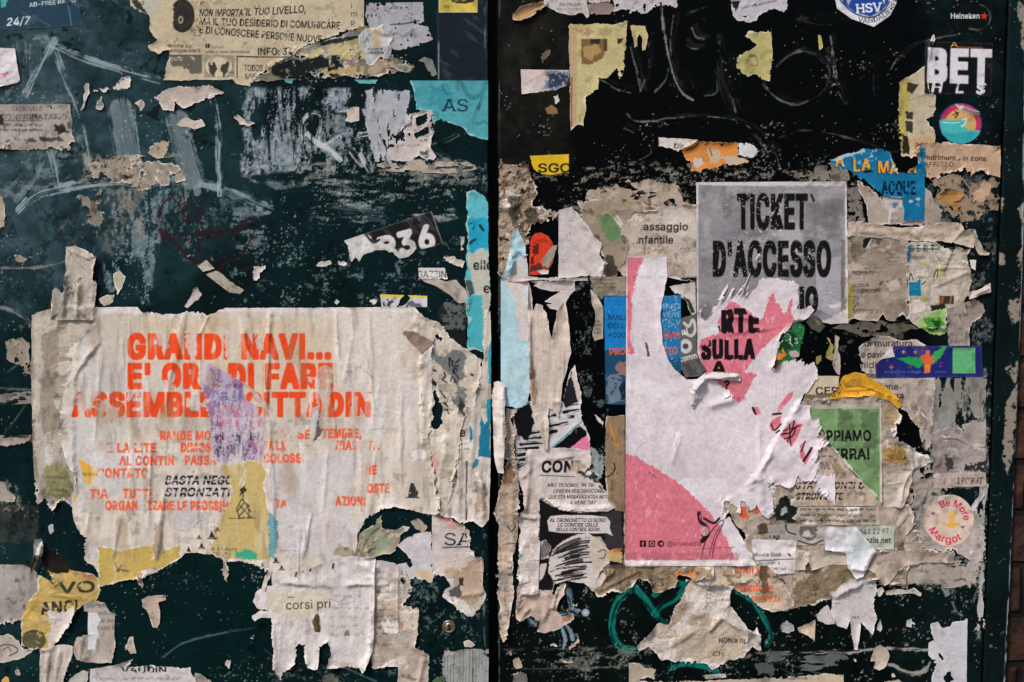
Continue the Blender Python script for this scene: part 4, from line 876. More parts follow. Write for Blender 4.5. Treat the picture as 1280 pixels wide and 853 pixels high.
# -- strips along the gap
def p_cyan(c):
    c.patch([(583, 274), (612, 272), (612, 312), (600, 310), (588, 318)], (34, 148, 178), 3, 7, .95)
    c.patch([(584, 318), (612, 308), (612, 370), (598, 372), (590, 350)], (190, 180, 166), 3, 8, .95, worn=.12)
    c.patch([(580, 372), (604, 366), (605, 442), (585, 440)], (68, 160, 170), 3, 8, .9)
    c.patch([(603, 362), (613, 360), (612, 442), (604, 436)], (180, 170, 158), 2, 6, .95)
    c.stroke([(587, 280), (594, 278), (592, 286)], 3, (16, 30, 32), .9, .1); c.stroke([(600, 282), (604, 288)], 3.2, (16, 30, 32), .9); c.stroke([(588, 304), (594, 300)], 4, (14, 40, 44), .8, .1)
    c.text('elle', 591.5, 337, 11.5, (30, 28, 28), x1=615, bold=1.5, wear=.1); c.text('e', 604, 366, 11.5, (30, 28, 28), bold=2)
    c.patch([(570, 352), (590, 350), (594, 366), (586, 370), (574, 366)], (62, 58, 54), 2, 5, .8)
S('cyan_strip', 'tall torn cyan strip beside the gap between the doors', 'paper strip', [(583, 242), (592, 238), (603, 243), (610, 252, .2), (611, 330, .2), (613, 360), (612, 436, .2), (603, 440), (594, 437), (585, 438), (584, 400), (583, 350), (584, 300)], (92, 176, 186), rag=1.8, rs=6, cell=.75, dirt=.3, stain=(60, 140, 160), edge=2.2, ec=(190, 190, 180), lift=.0012, grp=GU, paint=p_cyan)
# -- weathered underlayer left of the headline poster
def p_under(c):
    scraps(c, [(42, 390), (120, 390), (100, 560), (90, 630), (44, 600)], 34, 11, (10, 34), print_=.05); c.patch([(44, 396), (70, 396), (62, 480), (70, 560), (50, 600), (42, 560)], (186, 178, 166), 3, 12, .8, an=(1, 3)); c.patch([(52, 420), (75, 410), (74, 520), (66, 560), (52, 520)], (140, 128, 114), 5, 14, .75, an=(1, 3))
    c.patch([(54, 590), (72, 576), (86, 590), (90, 612), (80, 628), (60, 615)], (138, 134, 92), 3, 6, .95); c.text('comunicato', 57, 598, 4.4, (50, 48, 40), x1=82, rot=2, bold=.4, wear=.1); c.text('Stato', 69, 614, 4.4, (50, 48, 40), x1=84, rot=8, wear=.15)
    c.patch([(56, 560), (66, 572), (62, 586), (56, 576)], (196, 192, 188), 1.5, 5, .9)
S('weathered_sheet', 'stained grey underlayer sheet along the left side of the headline poster', 'paper remains', [(40, 394, .5), (66, 385), (90, 384), (122, 384), (124, 430), (95, 470), (92, 560), (96, 600), (92, 634), (78, 624), (66, 640), (58, 620), (47, 632), (43, 600, .3), (39, 480, .3)], (168, 158, 146), rag=2, streak=.08, dirt=.8, edge=2, wr=.0006, wan=(1, 4), wrs=18, lift=.0014, grp=GU, paint=p_under)
S('tattered_strip', 'tall tattered grey paper strip standing above the headline poster', 'paper strip', [(83, 309, .3), (95, 307), (108, 313), (122, 321, .4), (117, 346), (122, 356, .3), (118, 400, .3), (66, 400), (66, 362), (72, 358), (82, 366), (84, 340)], (176, 166, 154), rag=1.4, dirt=.75, stain=(130, 120, 108), edge=1, wr=.0009, wan=(1, 4), wrs=12, lift=.0026, zoff=.0015, folds=((100, 350, 98, 400, .0035, 4), (83, 345, 80, 398, .003, 3), (86, 312, 118, 326, .001, 2)), grp=GU,
  paint=lambda c: [c.stroke([(86, 312), (100, 330), (118, 345)], 1.2, (80, 70, 60), .6, .3), c.speck((60, 54, 46), .2, 3, .7), c.patch([(66, 366), (80, 360), (80, 396), (68, 398)], (150, 142, 130), 2, 6, .8)])
# ------------------------------------------------------------------ the big orange lettered poster
def p_navi(c):
    scraps(c, [(360, 640), (440, 655), (440, 720), (360, 720)], 12, 14, (10, 40), ((200, 192, 188), (190, 180, 172), (206, 200, 196)), .1, .0002, .6); scraps(c, [(95, 540), (250, 600), (250, 690), (110, 690)], 16, 15, (12, 44), ((200, 194, 192), (190, 182, 176), (206, 200, 198)), 0, .0002, .55); scraps(c, [(430, 400), (530, 400), (530, 630), (430, 600)], 14, 16, (14, 50), ((200, 190, 182), (206, 196, 188), (192, 180, 172)), 0, .0002, .5)
    c.patch([(160, 396), (300, 396), (410, 398), (412, 440), (430, 520), (300, 510), (270, 460), (165, 450)], (204, 182, 154), 8, 30, .62, worn=.12, ws=40)
    for (P, cc, a) in (([(95, 420), (160, 400), (158, 620), (90, 600)], (196, 192, 188), .7), ([(118, 384), (178, 384), (176, 440), (120, 470)], (188, 176, 160), .6), ([(420, 392), (520, 392), (520, 560), (430, 600)], (208, 196, 186), .6), ([(345, 575), (440, 570), (440, 690), (350, 700)], (196, 190, 194), .6)):
        c.patch(P, cc, 10, 30, a, an=(1, 3))
    c.patch([(118, 384), (515, 384), (515, 391), (290, 390), (180, 392), (118, 391)], (212, 204, 198), 2, 8, .9)
    wl_ = (236, 82, 40)
    K = dict(bold=6.4, ws=9)
    c.text('GRANDI NAVI...', 160, 447, 28.5, RED, x1=414, wear=0, **K)
    c.text("E' ORA DI FARE", 160, 484, 28.5, RED, x1=416, wear=0, **K)
    c.text('ASSEMBLEA CITTADINA', 92, 519, 27.5, RED, x1=488, wear=0, bold=6, ws=9, clip=[(80, 485), (467, 485), (467, 522), (80, 524)])
    k = dict(bold=5, ws=7)
    P2 = (226, 92, 60)
    for t, x, y, x1, w in (('RANDE MO', 200, 549.5, 264, .06), ('TEMBRE,', 403, 547, 452, .1), ('15 SET', 352, 548, 396, .42), ('E LA LITE', 134, 565, 196, .26), ('DIMOS', 226, 564.5, 264, .1), ('TA LA', 331, 562, 356, .16), ('TRARIETA', 417, 562, 474, .08), ('AL CONTIN', 150, 581, 218, .1), ('PASSA', 231, 580.5, 270, .08), ('COLOSSI', 330, 578, 380, .12),
                          ('CONTATO', 122, 596.5, 186, .26), ('NE', 457, 592.5, 471, .08), ('TIA', 112, 622.5, 135, .12), ('TUTTI', 154, 622, 190, .22), ('OSTE', 459, 615.5, 487, .12), ('ORGAN', 132, 637, 173, .04), ('ZZARE LE PROSSIM', 184, 637, 287, .12), ('AZIONI', 420, 631.5, 457, .06), ('TA', 344, 634, 358, .4)):
        c.text(t, x, y, 10.6, P2, x1=x1, wear=w, a=.95, **k)
    # bare fibres where print came off
    for P in ([(92, 492), (128, 488), (112, 508), (100, 522)], [(282, 414), (296, 412), (292, 450), (284, 450)], [(318, 414), (330, 414), (328, 436), (322, 436)], [(196, 414), (204, 414), (208, 434), (200, 432)], [(247, 452), (266, 452), (264, 486), (250, 486)], [(196, 470), (214, 478), (226, 488), (196, 488)], [(160, 488), (176, 488), (172, 504), (158, 500)], [(132, 512), (150, 508), (150, 522), (132, 524)], [(236, 500), (262, 500), (262, 510), (236, 508)], [(455, 486), (470, 492), (466, 506), (456, 500)], [(122, 504), (136, 500), (146, 522), (120, 524)], [(232, 418), (246, 416), (248, 446), (238, 448)], [(250, 455), (262, 456), (262, 486), (252, 486)]):
        c.patch(P, (200, 190, 182), 4, 9, .85, worn=.3, ws=7, an=(1, 3))
    c.patch([(388, 508), (402, 510), (404, 540), (392, 552), (386, 530)], (70, 66, 64), 3, 6, .8, worn=.25, an=(1, 2)); c.stroke([(450, 460), (460, 468), (470, 478)], 3, (90, 70, 56), .8, .2)
    # purple facade print
    pur = [(256, 470), (262, 455), (272, 461), (290, 468), (304, 480), (306, 498), (322, 508), (331, 530), (329, 572), (318, 580), (300, 572), (284, 580), (268, 573), (264, 540), (263, 500), (254, 490)]
    c.patch(pur, (176, 160, 182), 3.4, 7, .9, worn=.12, ws=6, an=(1, 1.6)); wash(c, pur, (110, 78, 132), .34, .8, 3, (1, 2.4), seed=3); wash(c, [(266, 500), (330, 512), (329, 576), (268, 572)], (176, 92, 116), .34, .7, 2.6, (1, 2), seed=7); wash(c, [(264, 528), (330, 532), (326, 578), (268, 574)], (50, 34, 66), .4, .85, 2.6, (1, 2), seed=11)
    c.patch([(262, 458), (270, 460), (268, 520), (263, 522), (254, 488), (262, 476)], (126, 100, 150), 2, 5, .7, worn=.3, ws=5, an=(1, 2))
    c.patch([(270, 520), (328, 524), (328, 545), (270, 545)], (206, 190, 200), 3, 6, .6, worn=.45, ws=4, an=(1, 3))
    c.patch([(270, 488), (296, 484), (300, 500), (272, 506)], (110, 110, 170), 2, 5, .6, worn=.5, ws=4)
    for x in (278, 295, 312, 322): c.patch(box(x, 526, x + 3, 534, 1), (200, 84, 100), .8, 3, .8); c.patch(box(x, 540, x + 2.4, 550, 1), (40, 30, 50), .8, 3, .8)
    c.text('questo e il', 263, 484, 5, (58, 44, 76), x1=302, wear=.2); c.text('SEVICI', 282, 500, 4.6, (58, 44, 76), x1=305, wear=.2)
    c.stroke([(306, 548), (304, 545), (302, 560), (300, 580)], 4, (206, 198, 200), .8, .3)
    c.patch([(303, 478), (318, 488), (334, 504), (345, 515), (336, 517), (322, 500)], (176, 168, 146), 1.2, 5, .95)
    # tan sheet under the tear
    c.patch([(276, 582), (300, 580), (326, 576), (334, 590), (330, 610), (338, 650), (340, 700), (300, 701), (262, 696), (268, 660), (284, 636), (290, 610), (282, 596)], (192, 168, 108), 2.4, 7, 1, edge=3)
    c.patch([(336, 640), (347, 652), (346, 700), (336, 696)], (92, 144, 156), 2, 6, .9, worn=.12); c.patch([(294, 690), (310, 687), (324, 692), (320, 699), (296, 698)], (60, 160, 128), 1.6, 5, .95)
    for P in ([(300, 648), (296, 636), (302, 624), (310, 630), (312, 648)], [(296, 640), (306, 628), (314, 640)], [(304, 625), (304, 610), (300, 620)], [(298, 648), (316, 646)], [(302, 612), (308, 612)], [(300, 632), (312, 645)], [(312, 632), (298, 646)]): c.stroke(P, 1.4, (62, 54, 40), .9, sp=False)
    c.patch([(300, 612), (306, 607), (308, 614), (302, 618)], (50, 46, 40), 1, 4, .9); c.stroke([(286, 648), (320, 648)], 1.2, (90, 78, 50), .8)
    c.text('di 15 euro', 263, 688, 3.8, (60, 52, 36), x1=296, bold=.6); c.text('/2016', 266, 694, 4, (50, 44, 36), x1=284, bold=1)
    c.stroke([(300, 575), (306, 590), (302, 604)], 6, (206, 200, 196), .85, .3, rag=1)
    wash(c, [(255, 470), (335, 500), (340, 700), (262, 700)], (204, 194, 188), .26, .75, 3, (1, 7), rag=5, seed=15)
    # yellow foot of the sheet below
    c.patch([(124, 684), (150, 688), (180, 683), (194, 684), (190, 700), (205, 690), (224, 682), (226, 696), (200, 712), (160, 728), (124, 732)], (188, 160, 86), 3, 7, .97, edge=2.5)
    for P in ([(144, 704), (148, 714), (152, 706), (157, 715), (162, 706)], [(145, 714), (150, 712), (160, 714)]): c.stroke(P, 2.4, (74, 66, 40), .8, .2, sp=False)
    c.patch([(192, 660), (206, 650), (206, 690), (194, 702), (190, 690)], (140, 122, 104), 4, 9, .7, worn=.2, an=(1, 3))
    # orange corners at the left
    c.patch([(99, 574), (110, 580), (123, 591), (110, 609), (104, 592)], (222, 166, 62), .8, 4, 1); c.text('spazio', 103, 594, 4, (60, 44, 20), x1=121, bold=.6, rot=3); c.patch([(86, 622), (98, 618), (92, 632), (88, 630)], (206, 168, 70), 1.2, 4, .95)
    # sailing boats and a seated figure along the foot
    for (x, y, s) in ((265, 672, 9), (236, 690, 7), (252, 684, 6), (249, 672, 4), (272, 662, 4), (345, 702, 6), (352, 711, 5), (328, 708, 5)):
        c.patch([(x, y - s, 0), (x + s * .5, y, 0), (x - s * .4, y, 0)], (40, 36, 34), .3, 3); c.stroke([(x - s * .6, y + 1.2), (x + s * .7, y + 1.2)], 1.2, (40, 36, 34), .9, sp=False)
    c.patch([(512, 610), (514, 604), (518, 604), (519, 610), (523, 615), (522, 622), (510, 622), (511, 615)], (44, 42, 42), .8, 3, .95, worn=.08); c.stroke([(508, 622), (524, 622)], 1.3, (44, 42, 42), .9)
    # slanted stencil slogan
    for t, y, x1 in (('BASTA NEGOZI', 605, 302), ('STRONZATE', 620, 291)):
        c.text(t, 206, y, 10.2, INK, x1=x1, bold=2.4, shear=.2, clip=[(200, 590), (287, 590), (287, 624), (200, 624)], wear=.03)
        c.stroke([(205, y - 4.4), (292, y - 5.6)], 1.3, (192, 186, 188), 1, sp=False)
    r_ = random.Random(9)
    for k in range(16):
        x, y = r_.uniform(360, 530), r_.uniform(410, 660); w, h = r_.uniform(6, 20), r_.uniform(24, 80)
        c.patch([(x, y, 1), (x + w, y + r_.uniform(-6, 6), 1), (x + w * .8, y + h, 1), (x + w * .3, y + h * 1.15, 1)], r_.choice(((214, 206, 201), (208, 198, 192), (188, 174, 162))), 3.5, 9, .75, worn=r_.uniform(.05, .25), an=(1, 3), rel=.00015)
    # paste streaks
    s_ = fbm(c.X, c.Y, 10, 991, 5, (1, 7), .06); full = (slice(None), slice(None))
    c.mix(full, (222, 214, 210), .42 * sst(.25, .9, s_)); c.mix(full, (112, 98, 84), .3 * sst(.35, .95, fbm(c.X, c.Y, 9, 995, 5, (1, 6), -.05)))
    c.mix(full, (150, 120, 92), .4 * sst(.4, .9, fbm(c.X, c.Y, 30, 997, 4, (1, 2.5))))
folds_n = [(338, 388, 332, 520, .0022, 2.6), (336, 520, 345, 700, .0016, 3), (420, 388, 424, 450, .0013, 3), (462, 392, 466, 520, .0012, 3), (232, 386, 220, 460, .0014, 3), (225, 400, 205, 520, .0013, 3.4), (262, 392, 250, 420, .0012, 2.5), (190, 545, 186, 660, .0018, 3.6), (206, 610, 196, 700, .0022, 3.4), (128, 430, 118, 560, .0012, 3), (390, 640, 378, 700, .0016, 2.4), (470, 560, 460, 650, .0010, 3), (500, 480, 502, 620, .0012, 3), (160, 420, 166, 640, .001, 3), (300, 395, 312, 450, .0011, 2.4), (150, 640, 142, 700, .0014, 3), (410, 560, 404, 640, .001, 3), (240, 510, 246, 570, .001, 3)]
_r = random.Random(7)
for _k in range(34):
    _x, _y = _r.uniform(90, 530), _r.uniform(392, 660); _l = _r.uniform(18, 90)
    folds_n.append((_x, _y, _x + _r.gauss(0, .16) * _l, _y + _l, _r.uniform(.0003, .0012), _r.uniform(1.3, 4)))
NAVI = lambda: S('headline_poster', 'large wrinkled beige poster with orange headline GRANDI NAVI', 'poster', [(118, 384, .2), (172, 384, .3), (178, 391), (224, 392), (234, 388), (262, 392), (284, 385, .2), (518, 384, .3), (532, 398), (540, 402), (546, 420), (541, 440), (542, 500), (536, 560), (545, 600), (550, 626), (548, 644), (520, 640), (492, 634), (468, 640), (454, 652), (447, 668), (444, 690), (448, 704), (474, 708), (486, 716), (486, 730), (400, 732), (352, 730), (344, 718), (322, 706), (300, 702), (282, 703), (266, 694), (248, 690), (232, 692), (222, 702), (200, 712), (176, 722), (140, 730), (126, 732), (124, 716), (118, 710), (106, 700), (106, 672), (90, 648), (90, 622), (98, 600), (84, 575), (74, 540), (79, 490), (96, 436), (118, 404)],
         (202, 190, 177), rag=2.2, rs=7, cell=.8, dirt=.4, stain=(150, 130, 108), edge=2.4, ec=(208, 200, 194), streak=.02, wr=.0007, wrs=34, wan=(1, 2.6), lift=.0016, folds=folds_n, grp=GP, paint=p_navi)

# -- shredded layers between the headline poster and the gap
def p_gap(c):
    scraps(c, [(560, 520), (612, 480), (611, 650), (560, 645)], 20, 22, (6, 24), ((200, 188, 178), (206, 198, 190), (184, 170, 156)), .1)
    c.patch([(601, 520), (606, 530), (612, 524), (613, 573), (598, 570)], (30, 112, 140), 1.2, 5, 1); c.patch([(608, 500), (614, 498), (614, 530), (609, 530)], (36, 130, 156), .8, 4, 1); c.patch([(610, 440), (615, 420), (615, 480), (611, 480)], (40, 140, 160), .8, 4, .9)
    c.patch([(587, 532), (590, 536), (591, 548), (588, 554), (587, 545)], (34, 110, 134), .6, 4, 1); c.patch([(594, 572), (599, 575), (597, 582), (591, 586), (592, 578)], (34, 110, 134), 1, 4, .9)
    c.text('e', 574, 545.5, 10.6, (28, 26, 26), bold=2)
    c.stroke([(583.5, 577), (583, 649)], 2.2, (70, 62, 56), .9, .1, sp=False); c.stroke([(570, 622), (569, 645)], 1.4, (80, 72, 66), .7, .3)
    c.patch([(560, 582), (571, 588), (572, 598), (562, 592)], (90, 90, 90), 1.2, 4, .85); c.text('VM', 563, 595, 3.4, (190, 184, 178), x1=571, bold=.8)
    c.patch([(592, 600), (598, 602), (598, 616), (593, 616)], (120, 120, 118), 1, 4, .8, worn=.2); c.patch([(596, 600), (610, 600), (608, 640), (598, 650), (594, 630)], (148, 122, 98), 3, 8, .6, worn=.3)
S('gap_strip', 'torn pale strip with teal patches and the letter e along the gap between the doors', 'paper strip', [(607, 388), (613, 388, .2), (614, 430, .2), (613, 600, .2), (611, 650), (603, 659), (592, 650), (580, 655), (566, 648), (550, 645), (548, 600), (556, 560), (560, 520), (585, 510), (594, 490), (600, 465), (604, 446), (605, 420)], (198, 186, 176), rag=1.6, cell=.75, dirt=.4, streak=.05, edge=1.5, wr=.0009, wan=(1, 5), wrs=10, lift=.0014, grp=GU, paint=p_gap,
  folds=((600, 600, 605, 650, .0028, 4), (596, 590, 608, 620, .002, 3), (575, 560, 572, 650, .0012, 3), (594, 500, 588, 600, .001, 3)))
def p_shred(c):
    scraps(c, [(527, 400), (600, 450), (590, 500), (570, 600), (530, 600)], 22, 21, (6, 20), ((196, 184, 170), (206, 196, 184), (180, 166, 150)), 0)
    c.patch([(539, 430), (546, 444), (556, 446), (562, 440), (575, 436), (583, 447), (578, 462), (588, 480), (583, 497), (576, 516), (572, 520), (569, 500), (571, 486), (566, 472), (553, 460), (540, 448)], (112, 114, 112), 2.2, 5, 1)
    rng = random.Random(5)
    for k in range(26):
        x, y = rng.uniform(552, 588), rng.uniform(440, 516); c.stroke([(x, y), (x + rng.uniform(-5, 5), y + rng.uniform(-6, 6)), (x + rng.uniform(-7, 7), y + rng.uniform(2, 9))], 1.9, (30, 30, 30), .9, .1)
    c.patch([(538, 460), (545, 462), (546, 465), (540, 465)], (40, 42, 40), .8, 4); c.patch([(541, 474), (546, 478), (545, 484), (540, 480)], (34, 36, 34), 1, 4)
    c.patch([(575, 478), (590, 462), (600, 455), (598, 480), (588, 500)], (192, 178, 162), 3, 6, .95, worn=.15); c.patch([(585, 465), (594, 468), (590, 471)], (40, 40, 38), 1, 4); c.patch([(574, 500), (582, 506), (578, 514), (572, 510)], (40, 40, 38), 1.4, 4, .9)
    c.patch([(538, 570), (544, 566), (545, 596), (540, 592)], (212, 140, 146), 1.5, 6, .7, an=(1, 3)); c.patch([(538, 500), (544, 500), (546, 560), (540, 560)], (206, 196, 186), 1, 6, .6)
    c.patch([(560, 500), (572, 510), (570, 560), (562, 556)], (206, 192, 178), 2, 6, .8)
S('shredded_layers', 'shredded cream layers over a grey print right of the headline poster', 'paper remains', [(520, 388), (534, 398), (552, 406), (562, 420), (577, 433), (603, 449), (602, 470), (596, 490), (592, 512), (580, 522), (576, 540), (574, 570), (566, 610), (556, 644), (540, 640), (528, 560), (526, 440)], (194, 182, 166), rag=2, rs=6, cell=.7, dirt=.4, edge=1.8, wr=.0008, wan=(1, 3), wrs=12, lift=.0018, grp=GU, paint=p_shred,
  cut=([(541, 483), (546, 488), (549, 500), (554, 508), (551, 530), (546, 537), (541, 534)], [(541, 416), (554, 424), (552, 427), (541, 420)]))
NAVI()
S('torn_scrap', 'brown triangular patch torn out at the upper right of the headline poster', 'paper scrap', [(500, 411), (518, 416), (545, 427), (535, 435), (528, 443), (514, 430)], (132, 114, 104), rag=1.2, cell=.65, dirt=.3, lift=.0002, grp=GL)

# ------------------------------------------------------------------ below the headline poster
S('grey_sheet', 'plain grey stained sheet at the lower left picture edge', 'paper sheet', [(-12, 706, .2), (30, 706, .3), (48, 716), (50, 740), (40, 760), (24, 776), (-12, 780)], (160, 152, 146), rag=1.8, dirt=.8, stain=(112, 106, 100), edge=1, grp=GU)
def p_yo(c):
    scraps(c, [(30, 770), (60, 715), (120, 720), (70, 806)], 14, 25, (8, 26), ((196, 170, 104), (184, 154, 88), (204, 184, 130)), 0)
    c.text('VO', 74, 741, 13, (56, 54, 46), x1=118, bold=3, rot=-2, wear=.12, clip=[(60, 724), (126, 720), (126, 750), (60, 750)]); c.text('ANCIA', 52, 768, 15, (56, 54, 46), x1=112, bold=3, wear=.12, rot=-4, clip=[(48, 748), (100, 745), (96, 778), (48, 778)])
    c.patch([(60, 760), (78, 768), (92, 756), (96, 772), (78, 800), (62, 806)], (200, 190, 182), 3, 7, 1, an=(1, 2)); c.patch(disc(43, 800, 15, 13), (72, 72, 52), 2.5, 5, .9, worn=.1); c.stroke([(30, 792), (44, 789), (58, 792)], 1, (40, 40, 30), .7)
    c.stroke([(64, 742), (84, 740), (100, 746), (104, 752)], 1.6, (120, 100, 60), .6, .3); c.patch([(104, 716), (118, 716), (116, 721), (106, 720)], (214, 120, 90), 1, 4, .8)
S('yellow_scrap', 'ragged tan yellow poster remnant with big cut-off letters in the lower left', 'poster remnant', [(62, 713), (76, 708), (92, 714), (116, 716), (125, 724), (126, 738), (120, 750), (108, 753), (98, 762), (90, 778), (74, 798), (64, 812), (40, 811), (28, 806), (27, 772), (36, 752), (48, 738), (46, 716), (54, 720), (70, 730), (66, 720)], (186, 158, 94), rag=1.8, cell=.75, dirt=.4, stain=(150, 120, 76), edge=2, wr=.0006, lift=.002, grp=GP, paint=p_yo, folds=((92, 778, 66, 812, .0022, 4), (60, 742, 104, 748, .0012, 3)))
def p_small(c): c.lines(110, 754, 134, 760, 3.2, a=.4); c.text('sia, difh', 108, 760, 5.2, (60, 58, 56), x1=134, shear=.15, a=.85); c.text('edolo', 123, 768.5, 5.2, (60, 58, 56), x1=143, shear=.15, a=.85); c.text('te vo', 123, 778, 5.2, (60, 58, 56), x1=143, shear=.15, a=.85); c.text('con li', 122, 787, 5.2, (60, 58, 56), x1=143, shear=.15, a=.85); c.patch([(110, 766, 0), (122, 766), (126, 775), (121, 782), (124, 792), (118, 812), (110, 812)], (206, 204, 204), 1.5, 5, 1)
S('newsprint_scrap', 'grey newsprint strip with small italic type right of the tan yellow remnant', 'newsprint scrap', [(105, 753, .4), (120, 750), (133, 754), (137, 764), (144, 765, .3), (143, 790), (144, 808), (141, 826), (128, 829), (110, 828), (96, 824), (92, 812), (96, 798), (104, 793), (110, 792, .2), (110, 765, .2), (105, 764)], (168, 156, 146), rag=1.2, cell=.65, dirt=.35, edge=1, lift=.0016, grp=GN, paint=p_small, folds=((97, 800, 108, 826, .0014, 3), (104, 795, 100, 824, .001, 2)))
S('oval_scrap', 'pale scrap with part of a pen-drawn oval at the lower left edge', 'paper scrap', [(-12, 796), (10, 794), (24, 800), (30, 812), (44, 812), (30, 822), (10, 828), (-12, 830)], (186, 176, 166), rag=2, cell=.7, dirt=.4, edge=1, grp=GL, paint=lambda c: [c.stroke([(-4, 810), (6, 806), (18, 808), (22, 814), (12, 820)], 1.3, (44, 42, 40), .9), c.stroke([(4, 813), (10, 809), (14, 814)], 1, (44, 42, 40), .8)])
S('creased_strip', 'creased white strip hanging below the tan yellow remnant', 'paper strip', [(50, 812), (66, 808), (84, 806), (92, 808), (88, 828), (80, 850), (78, 866), (50, 866, .3)], (194, 182, 172), rag=1.5, cell=.75, dirt=.4, edge=1.2, wr=.0008, wan=(1, 3), wrs=9, lift=.0018, grp=GL, folds=((62, 812, 58, 860, .0024, 3), (76, 810, 70, 850, .0018, 3)))
S('torn_scrap', 'ragged white scrap at the bottom edge between the creased strip and the upside-down notice', 'paper scrap', [(82, 855), (92, 845), (104, 838), (110, 840), (108, 852), (100, 866), (84, 866)], (186, 180, 174), rag=2, cell=.75, dirt=.4, edge=1, grp=GL)
S('upside_down_notice', 'white notice torn off at the bottom edge showing the feet of black letters', 'notice', [(113, 836, .3), (140, 831), (166, 824), (162, 833), (200, 832), (238, 835), (243, 846), (248, 866), (113, 866, .2)], (198, 192, 190), rag=1.4, cell=.7, dirt=.3, edge=2, lift=.002, zoff=.0006, grp=GN, paint=lambda c: [c.text('SAUDIA', 210, 833, 9, INK, x1=152, rot=0, bold=2.2, clip=[(150, 832), (214, 832), (214, 840), (150, 840)]), c.text('VAUDIN', 152, 841, 8, INK, x1=208, bold=2, clip=[(150, 832.5), (212, 832.5), (212, 839.5), (150, 839.5)]), c.lines(120, 845, 235, 866, 5, a=.25)])
S('torn_scrap', 'crumpled beige corner lifted beside the upside-down notice', 'paper scrap', [(243, 840), (252, 842), (262, 850), (268, 858), (266, 866), (250, 866), (246, 852)], (170, 158, 146), rag=1.2, cell=.75, dirt=.4, lift=.002, grp=GL)
for lab, P, cc in (
    ('seven-shaped cream scrap on the dark green paint under the headline poster', [(178, 748), (184, 745), (207, 743, .2), (208, 750), (198, 752), (201, 762), (201, 776), (197, 786), (192, 784), (186, 768), (180, 757)], (184, 164, 146)),
    ('small pointed beige flake below the seven-shaped scrap', [(157, 811), (162, 797), (166, 796), (169, 806), (171, 817), (164, 818)], (178, 164, 144)),
    ('brown sliver hanging from the foot of the headline poster', [(171, 717), (176, 713), (178, 726), (178, 733), (173, 731)], (166, 144, 124)),
    ('white sliver torn from the foot of the headline poster', [(177, 713), (198, 708), (199, 715), (180, 719)], (204, 196, 190)),
    ('arrow-shaped pale scrap hanging from the sailing boats', [(280, 696), (284, 704), (287, 712), (284, 728), (281, 726), (276, 712), (279, 708)], (172, 160, 148)),
    ('white chip left of the course notice', [(312, 796), (318, 793), (318, 799), (313, 800)], (204, 196, 190)),
    ('small pale chip at the bottom edge of the dark green paint', [(283, 824), (288, 826), (287, 834), (282, 830)], (182, 176, 168)),
    ('pale ring-like chip right of the creased strip', [(18, 838), (23, 836), (27, 843), (24, 846), (19, 844)], (170, 150, 140)),
    ('yellow corner scrap at the bottom left edge', [(2, 850), (8, 845), (12, 849), (10, 866), (0, 866)], (200, 160, 70)),
    ('crumpled grey scrap at the left edge beside the headline poster', [(-8, 602), (6, 600), (10, 612), (19, 622), (18, 629), (8, 627), (-8, 626)], (166, 152, 142)),
    ('curled pale flake in the dark hole of the headline poster', [(61, 658), (66, 656), (67, 664), (63, 668)], (170, 172, 166)),
    ('crumpled beige scrap above the rusty lock', [(579, 802), (586, 800), (594, 806), (590, 809), (581, 808)], (182, 162, 146))):
    S('torn_scrap', lab, 'paper scrap', P, cc, rag=1.3, rs=5, cell=.6, edge=1, dirt=.4, lift=.0016, grp=GL)
S('curled_flap', 'brown-backed white flap curling off beside the dark hole of the headline poster', 'paper flap', [(46, 672), (53, 672, .4), (57, 680), (56, 692), (49, 702), (40, 718), (42, 702), (46, 690)], (198, 190, 184), rag=.6, cell=.5, dirt=.15, lift=.004, zoff=.001, wr=.0002, grp=GL, folds=((56, 676, 50, 700, .004, 3),), paint=lambda c: c.patch([(47, 692), (56, 690), (50, 702), (40, 719), (41, 704)], (78, 62, 50), 1, 4, .95))
S('dark_flap', 'dark brown flap curling inside the hole of the headline poster', 'paper flap', [(57, 688), (68, 690), (88, 706), (86, 716), (72, 716), (62, 712), (50, 708)], (28, 24, 20), rag=1.2, cell=.7, dirt=.2, lift=.001, grp=GL)
# -- arch-shaped hole with layered remains, SA notice
S('layered_remains', 'greenish beige layered remains inside the arch-shaped hole of the headline poster', 'paper remains', [(445, 690), (450, 668), (464, 656), (476, 646), (480, 660), (496, 662), (504, 656), (512, 660), (500, 672), (492, 690), (470, 696), (452, 698), (416, 692), (424, 678)], (156, 148, 124), rag=2, cell=.7, worn=.06, edge=1.6, dirt=.6, lift=.0018, grp=GU, paint=lambda c: [c.patch([(455, 665), (470, 650), (478, 655), (468, 672), (456, 682)], (120, 122, 96), 2, 5, .8), c.patch([(470, 672), (488, 668), (486, 688), (470, 692)], (142, 156, 130), 2, 5, .8), c.stroke([(452, 690), (462, 670), (474, 660)], 2, (50, 50, 40), .7, .2), c.patch([(482, 658), (505, 656), (498, 668), (486, 674)], (188, 172, 158), 1.5, 5, .95)])
S('torn_scrap', 'small spotted beige scrap at the upper right of the arch-shaped hole', 'paper scrap', [(514, 652), (522, 648), (532, 654), (536, 660), (528, 664), (518, 660)], (164, 150, 130), rag=2, cell=.65, worn=.1, dirt=.6, grp=GL)
S('white_residue', 'smooth white ragged sheet left of the SA notice', 'paper remains', [(540, 663), (520, 668), (508, 672), (498, 682), (504, 690), (512, 700), (514, 706), (496, 706), (484, 702), (466, 700), (452, 706), (460, 722), (500, 724), (512, 728), (520, 722), (540, 732), (542, 728)], (196, 188, 190), rag=2.4, cell=.75, dirt=.15, edge=1.2, grp=GU, paint=lambda c: c.patch([(520, 716), (534, 712), (541, 722), (540, 736), (524, 732)], (198, 172, 136), 3, 7, .9))
